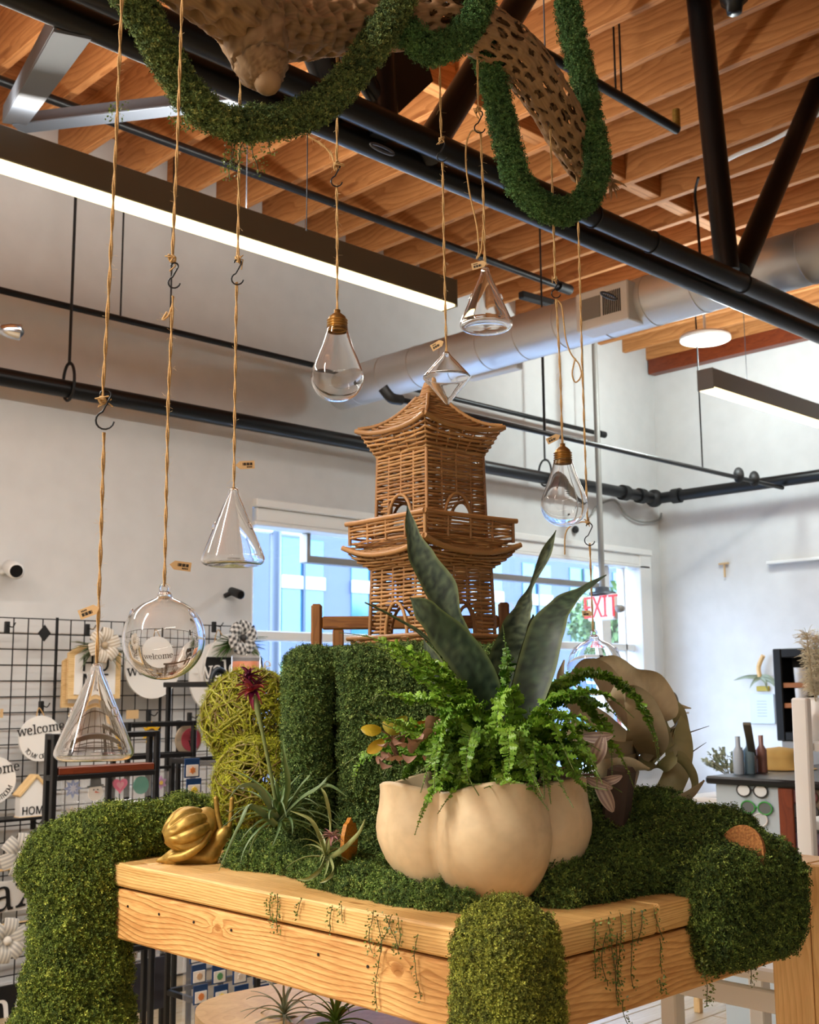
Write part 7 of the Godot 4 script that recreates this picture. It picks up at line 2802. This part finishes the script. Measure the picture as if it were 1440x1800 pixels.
func build_right_background() -> void:
	# shelf strip and hook on the right wall
	var mb := MB.new()
	var a := on_x(1350, 990, WX - 0.03)
	var b := on_x(1500, 984, WX - 0.03)
	slab_between(mb, Vector3(WX - 0.06, a.y - 0.012, a.z), Vector3(WX, a.y + 0.012, b.z), 0.004)
	one("picture_ledge", mb, mats["white_paint"], "narrow white ledge fixed on the white wall", "ledge", a)
	mb = MB.new()
	a = on_x(1270, 1002, WX - 0.02)
	bar(mb, a + Vector3(0, 0.05, -0.03), a + Vector3(0, 0.05, 0.06), 0.02, 0.015, 0.003)
	bar(mb, a + Vector3(0, 0.05, 0.02), a + Vector3(0, -0.06, 0.02), 0.015, 0.015, 0.003)
	one("wall_hook", mb, mats["kraft"], "small tan hook fixed on the white wall", "hook", a)
	# wire shelf with a little plant, in the window corner
	a = at(1150, 1240, 6.8)
	var th := thing("wire_shelf", "arched grey wire shelf standing in the window corner", "shelf", a - Vector3(0, 0.9, 0))
	mb = MB.new()
	tube(mb, curve(px_path([[1120, 1194, 6.8], [1160, 1194, 6.8], [1170, 1212, 6.8], [1190, 1228, 6.8], [1192, 1300, 6.8], [1192, 1420, 6.8]]), 8), 0.008, 6)
	var foot := at(1192, 1420, 6.8)
	tube(mb, PackedVector3Array([foot, Vector3(foot.x, 0.0, foot.z)]), 0.008, 6)
	part(th, "arched_frame", mb, mats["fixture_grey"])
	mb = MB.new()
	tube(mb, PackedVector3Array([at(1100, 1250, 6.8), at(1192, 1251, 6.8)]), 0.008, 6)
	part(th, "shelf_bar", mb, mats["fixture_grey"])
	mb = MB.new()
	var s0 := at(1140, 1252, 6.85)
	slab_between(mb, s0 + Vector3(-0.15, -0.012, -0.12), s0 + Vector3(0.2, 0.0, 0.15), 0.003)
	part(th, "shelf_plate", mb, mats["white_paint"])
	var pp := at(1157, 1249, 6.8)
	th = thing("small_potted_plant", "little peach pot with dark upright leaves on the wire shelf", "plant", pp)
	mb = MB.new()
	lathe(mb, PackedVector2Array([Vector2(0.001, 0.0), Vector2(0.04, 0.0), Vector2(0.055, 0.05), Vector2(0.05, 0.085), Vector2(0.044, 0.085), Vector2(0.001, 0.07)]), 20, Transform3D(Basis(), pp))
	part(th, "pot", mb, mat("peach_pot", Color(0.72, 0.50, 0.36), 0.6))
	for i in 7:
		mb = MB.new()
		arc_leaf(mb, pp + Vector3(0, 0.07, 0), Vector3(rnd(-0.5, 0.5), 1.4, rnd(-0.5, 0.5)), rnd(0.07, 0.12), 0.022, 0.5, Color(0.03, 0.09, 0.04), Color(0.06, 0.16, 0.08))
		part(th, "leaf", mb, mats["leaf"])
	# side table with the eucalyptus pot
	var tp := at(1285, 1398, 5.6)
	th = thing("side_table", "small white table on pale wooden legs by the wall", "table", Vector3(tp.x, 0, tp.z))
	mb = MB.new()
	slab_between(mb, tp + Vector3(-0.17, -0.025, -0.17), tp + Vector3(0.17, 0.0, 0.17), 0.006)
	part(th, "top", mb, mats["white_paint"])
	for sx in [-0.14, 0.14]:
		for sz in [-0.14, 0.14]:
			mb = MB.new()
			slab_between(mb, Vector3(tp.x + sx - 0.016, 0, tp.z + sz - 0.016), Vector3(tp.x + sx + 0.016, tp.y - 0.025, tp.z + sz + 0.016), 0.003)
			part(th, "leg", mb, mats["pale_wood"])
	pp = tp + Vector3(0.0, 0.0, 0.0)
	th = thing("potted_shrub", "silver-green leafy shrub in a peach pot on the white table", "plant", pp)
	mb = MB.new()
	lathe(mb, PackedVector2Array([Vector2(0.001, 0.0), Vector2(0.038, 0.0), Vector2(0.046, 0.05), Vector2(0.048, 0.092), Vector2(0.042, 0.092), Vector2(0.001, 0.08)]), 24, Transform3D(Basis(), pp))
	part(th, "pot", mb, mat("peach_pot", Color(0.72, 0.50, 0.36), 0.6))
	for i in 26:
		mb = MB.new()
		var d := Vector3(rnd(-1, 1), rnd(0.3, 1.2), rnd(-1, 1)).normalized()
		var st := pp + Vector3(0, 0.085, 0)
		mb.col = Color(0.16, 0.17, 0.08)
		tube(mb, PackedVector3Array([st, st + d * 0.08, st + d * 0.14 + Vector3(0, -0.01, 0)]), 0.0015, 4)
		for k in 12:
			spoon_leaf(mb, st + d * rnd(0.04, 0.14), (d + rvec()).normalized(), Vector3.UP, rnd(0.018, 0.03), 0.016, Color(0.30, 0.36, 0.22), Color(0.55, 0.60, 0.48))
		part(th, "branch", mb, mats["leaf"])
	# sunglasses counter
	var cp := at(1375, 1365, 4.6)
	th = thing("sunglasses_counter", "dark topped counter with panels of sunglasses", "counter", Vector3(cp.x, 0, cp.z))
	mb = MB.new()
	var e0 := on_y(1315, 1360, cp.y)
	var e1 := on_y(1460, 1372, cp.y)
	slab_between(mb, Vector3(cp.x - 0.16, cp.y - 0.03, cp.z - 0.25), Vector3(cp.x + 1.1, cp.y, cp.z + 0.7), 0.008)
	part(th, "top", mb, mats["truss_metal"])
	mb = MB.new()
	slab_between(mb, Vector3(cp.x - 0.13, 0.0, cp.z - 0.22), Vector3(cp.x - 0.11, cp.y - 0.03, cp.z + 0.06), 0.003)
	part(th, "pale_panel", mb, mat("panel_blue", Color(0.70, 0.76, 0.80), 0.5))
	mb = MB.new()
	slab_between(mb, Vector3(cp.x - 0.15, 0.0, cp.z + 0.06), Vector3(cp.x - 0.10, cp.y - 0.03, cp.z + 0.12), 0.003)
	part(th, "post", mb, mats["shelf_wood"])
	mb = MB.new()
	slab_between(mb, Vector3(cp.x - 0.13, 0.0, cp.z + 0.13), Vector3(cp.x - 0.11, cp.y - 0.03, cp.z + 0.65), 0.003)
	part(th, "beige_panel", mb, mat("panel_beige", Color(0.48, 0.42, 0.36), 0.6))
	mb = MB.new()
	slab_between(mb, Vector3(cp.x - 0.10, 0.0, cp.z - 0.20), Vector3(cp.x + 1.08, cp.y - 0.03, cp.z + 0.65), 0.003)
	part(th, "body", mb, mats["shelf_wood"])
	var px_ := cp.x - 0.14
	var zdir := Vector3(0, 0, 1)
	var g := 0
	for q in [[1322, 1390, "black framed clear glasses at the counter corner", Color(0.02, 0.02, 0.02), Color(0.75, 0.8, 0.82)], [1330, 1420, "green framed sunglasses with grey lenses on the pale panel", Color(0.05, 0.35, 0.06), Color(0.12, 0.14, 0.14)], [1322, 1440, "white framed glasses on the pale panel", Color(0.7, 0.7, 0.7), Color(0.5, 0.55, 0.58)],
			[1408, 1400, "brown tinted sunglasses, topmost on the beige panel", Color(0.10, 0.03, 0.03), Color(0.14, 0.05, 0.05)], [1410, 1426, "dark grey sunglasses, second on the beige panel", Color(0.03, 0.03, 0.03), Color(0.06, 0.06, 0.06)], [1414, 1452, "big black sunglasses, third on the beige panel", Color(0.02, 0.02, 0.02), Color(0.03, 0.03, 0.035)], [1416, 1474, "smoky violet sunglasses, fourth on the beige panel", Color(0.04, 0.03, 0.05), Color(0.07, 0.05, 0.08)], [1418, 1494, "plum sunglasses, lowest on the beige panel", Color(0.08, 0.03, 0.04), Color(0.09, 0.03, 0.05)]]:
		sunglasses(q[2], on_x(q[0], q[1], px_), zdir, 0.14, q[3], q[4])
		g += 1
	# things on the counter
	var ty := cp.y
	var hp := on_y(1372, 1352, ty)
	th = thing("straw_hat", "cream woven straw hat lying on the counter", "hat", hp)
	mb = MB.new()
	lathe(mb, PackedVector2Array([Vector2(0.15, 0.004), Vector2(0.09, 0.012), Vector2(0.085, 0.05), Vector2(0.07, 0.085), Vector2(0.001, 0.095)]), 28, Transform3D(Basis(), hp))
	part(th, "crown_and_brim", mb, mat("straw", Color(0.80, 0.66, 0.38), 0.8))
	mb = MB.new()
	var ep := on_y(1328, 1352, ty)
	bar(mb, ep, at(1313, 1272, 4.45), 0.03, 0.012, 0.002)
	one("dark_panel", mb, mats["fixture_grey"], "dark thin panel leaning upright on the counter end", "panel", ep)
	for i in 4:
		var o := cp + Vector3(0.02 + 0.05 * i, 0.0, -0.2 + 0.02 * (i % 2))
		mb = MB.new()
		lathe(mb, PackedVector2Array([Vector2(0.001, 0.0), Vector2(0.022, 0.0), Vector2(0.022, 0.09), Vector2(0.010, 0.11), Vector2(0.010, 0.15), Vector2(0.001, 0.15)]), 14, Transform3D(Basis(), o))
		one("glass_bottle", mb, mat("bottle_%d" % i, [Color(0.70, 0.75, 0.80), Color(0.45, 0.55, 0.60), Color(0.75, 0.70, 0.72), Color(0.62, 0.45, 0.40)][i], 0.15), ["clear bottle", "grey-blue bottle", "milky bottle", "rosy bottle"][i] + " standing on the sunglasses counter", "bottle", o, "bottles on the counter")
	# acrylic plaque with yellow label on the wall
	th = thing("notice_plaque", "pale acrylic notice plaque under a yellow label on the wall", "sign", on_x(1342, 1245, WX - 0.02))
	mb = MB.new()
	a = on_x(1320, 1272, WX - 0.02)
	b = on_x(1360, 1220, WX - 0.02)
	slab_between(mb, Vector3(WX - 0.02, a.y, a.z), Vector3(WX - 0.002, b.y, b.z), 0.003)
	part(th, "plate", mb, mat("acrylic", Color(0.72, 0.78, 0.84), 0.2))
	for i in 6:
		mb = MB.new()
		slab_between(mb, Vector3(WX - 0.022, lerpf(a.y, b.y, 0.25 + 0.1 * i), lerpf(a.z, b.z, 0.3)), Vector3(WX - 0.019, lerpf(a.y, b.y, 0.27 + 0.1 * i), lerpf(a.z, b.z, 0.7)))
		part(th, "printed_line", mb, mats["fixture_light"])
	mb = MB.new()
	a = on_x(1330, 1215, WX - 0.02)
	b = on_x(1351, 1206, WX - 0.02)
	slab_between(mb, Vector3(WX - 0.02, a.y, a.z), Vector3(WX - 0.002, b.y, b.z), 0.002)
	part(th, "yellow_label", mb, mat("label_yellow", Color(0.72, 0.62, 0.02), 0.5))
	# hanging plant with wooden peg
	a = on_x(1336, 1190, WX - 0.06)
	th = thing("wall_air_plant", "air plant with long leaves hung from a wooden peg on the wall", "plant", a)
	mb = MB.new()
	tube(mb, curve([a, on_x(1334, 1172, WX - 0.06), on_x(1342, 1152, WX - 0.06)], 6), 0.018, 8)
	part(th, "wooden_peg", mb, mats["post_wood"])
	for q in [[1290, 1196, 1312, 1190], [1372, 1205, 1352, 1190], [1376, 1225, 1358, 1200], [1350, 1215, 1346, 1200], [1318, 1210, 1326, 1198]]:
		mb = MB.new()
		mb.col = Color(0.25, 0.28, 0.18)
		var pts := curve([a, on_x(q[2], q[3], WX - 0.08), on_x(q[0], q[1], WX - 0.06)], 6)
		blade(mb, pts, widths_of([10, 8, 5, 1], pts.size(), 8.0), Vector3.UP, 0.3, 0.002, 4)
		part(th, "leaf", mb, mats["leaf"])
	# black framed cabinet
	th = thing("shadow_box_shelf", "black framed box shelf with wooden boards and mugs", "shelf", on_x(1400, 1300, 6.6))
	var cx := 6.6
	a = on_x(1366, 1302, cx)
	b = on_x(1500, 1136, cx)
	var fw := 0.055
	for q in [[a.y, b.y, a.z, a.z + fw], [a.y, b.y, b.z - fw, b.z], [b.y - fw, b.y, a.z + fw, b.z - fw], [a.y, a.y + fw, a.z + fw, b.z - fw]]:
		mb = MB.new()
		slab_between(mb, Vector3(cx, q[0], q[2]), Vector3(cx + 0.14, q[1], q[3]), 0.006)
		part(th, "frame", mb, mats["black_metal"])
	mb = MB.new()
	slab_between(mb, Vector3(cx + 0.14, a.y, a.z), Vector3(cx + 0.15, b.y, b.z))
	part(th, "back_panel", mb, mats["black_matte"])
	for f in [0.38, 0.60]:
		mb = MB.new()
		var y: float = lerpf(a.y, b.y, f)
		slab_between(mb, Vector3(cx + 0.01, y - 0.015, a.z + fw), Vector3(cx + 0.14, y + 0.015, b.z - fw), 0.003)
		part(th, "board", mb, mat("honey_board", Color(0.62, 0.36, 0.12), 0.5))
		for i in 2:
			var o := Vector3(cx + 0.06, y + 0.015, a.z + fw + 0.09 + i * 0.14)
			mb = MB.new()
			lathe(mb, PackedVector2Array([Vector2(0.001, 0.0), Vector2(0.034, 0.0), Vector2(0.038, 0.09), Vector2(0.034, 0.09), Vector2(0.001, 0.02)]), 18, Transform3D(Basis(), o))
			one("white_mug", mb, mats["white_plastic"], "white mug, %s on the %s board of the black box shelf" % [["first", "second"][i], "lower" if f < 0.5 else "upper"], "mug", o, "mugs in the black box shelf")
	mb = MB.new()
	slab_between(mb, Vector3(cx + 0.02, 0, a.z + 0.02), Vector3(cx + 0.13, a.y, b.z - 0.02), 0.004)
	one("plinth_cabinet", mb, mats["fixture_light"], "pale cabinet standing under the black box shelf", "cabinet", Vector3(cx + 0.08, 0, a.z + 0.3))
	# white ladder shelf
	var lp := at(1412, 1500, 3.2)
	th = thing("ladder_shelf", "white painted ladder shelf beside the timber posts", "shelf", Vector3(lp.x, 0, lp.z))
	var t0 := at(1409, 1240, 3.2)
	mb = MB.new()
	bar(mb, Vector3(lp.x, 0.0, lp.z), t0 + Vector3(0, 0.02, 0), 0.045, 0.03, 0.004)
	part(th, "upright", mb, mats["white_paint"])
	mb = MB.new()
	bar(mb, Vector3(lp.x + 0.30, 0.0, lp.z + 0.25), t0 + Vector3(0.28, 0.02, 0.28), 0.045, 0.03, 0.004)
	part(th, "upright", mb, mats["white_paint"])
	for q in [1312, 1448]:
		mb = MB.new()
		var s := at(1420, q, 3.22)
		slab_between(mb, s + Vector3(-0.02, -0.012, -0.02), s + Vector3(0.35, 0.012, 0.35), 0.003)
		part(th, "shelf_board", mb, mats["white_paint"])
	# pampas plumes in a vase standing on the upper shelf board
	var bp := at(1440, 1308, 3.30)
	th = thing("pampas_bunch", "cream fluffy pampas plumes standing on the white ladder shelf", "plant", bp)
	mb = MB.new()
	lathe(mb, PackedVector2Array([Vector2(0.001, 0.0), Vector2(0.045, 0.0), Vector2(0.05, 0.06), Vector2(0.025, 0.12), Vector2(0.03, 0.13)]), 18, Transform3D(Basis(), bp))
	part(th, "vase", mb, mats["white_plastic"])
	for k in 5:
		var tip := at(1418 + k * 16, 1112 + k * 6, 3.2 + 0.04 * k)
		mb = MB.new()
		var stem := curve([bp + Vector3(0, 0.1, 0), bp.lerp(tip, 0.5) + Vector3(0, 0.02, 0), tip], 10)
		mb.col = Color(0.62, 0.50, 0.32)
		tube(mb, stem, 0.0016, 4)
		for i in 500:
			var f := rnd(0.35, 1.0)
			var p := stem[int(f * (stem.size() - 1))]
			var d := (rvec() * Vector3(1, 0.5, 1) + Vector3(-0.2, 0.5, 0)).normalized()
			mb.col = Color(0.80, 0.69, 0.50).lerp(Color(0.92, 0.85, 0.70), rng.randf())
			var ln := rnd(0.02, 0.045)
			tube(mb, PackedVector3Array([p, p + d * ln * 0.6, p + d * ln + Vector3(0, -0.008, 0)]), 0.0006, 3, false)
		part(th, "plume", mb, mats["leaf"])
	# white stools beneath
	for i in 2:
		var o := Vector3([2.28, 2.95][i], 0, [-1.25, -1.05][i])
		th = thing("white_stool", ["white slatted stool behind the table beam", "white slatted stool beside the timber posts"][i], "stool", o, "white stools")
		var hgt := [0.95, 0.88][i] as float
		for sx in [-0.17, 0.17]:
			for sz in [-0.17, 0.17]:
				mb = MB.new()
				slab_between(mb, o + Vector3(sx - 0.018, 0, sz - 0.018), o + Vector3(sx + 0.018, hgt, sz + 0.018), 0.003)
				part(th, "leg", mb, mats["white_paint"])
		for y in [0.25, hgt - 0.06]:
			for s in [-0.17, 0.17]:
				mb = MB.new()
				slab_between(mb, o + Vector3(-0.15, y, s - 0.01), o + Vector3(0.15, y + 0.04, s + 0.01), 0.003)
				part(th, "stretcher", mb, mats["white_paint"])
				mb = MB.new()
				slab_between(mb, o + Vector3(s - 0.01, y, -0.15), o + Vector3(s + 0.01, y + 0.04, 0.15), 0.003)
				part(th, "stretcher", mb, mats["white_paint"])
		mb = MB.new()
		slab_between(mb, o + Vector3(-0.20, hgt, -0.20), o + Vector3(0.20, hgt + 0.025, 0.20), 0.005)
		part(th, "seat", mb, mats["white_paint"])
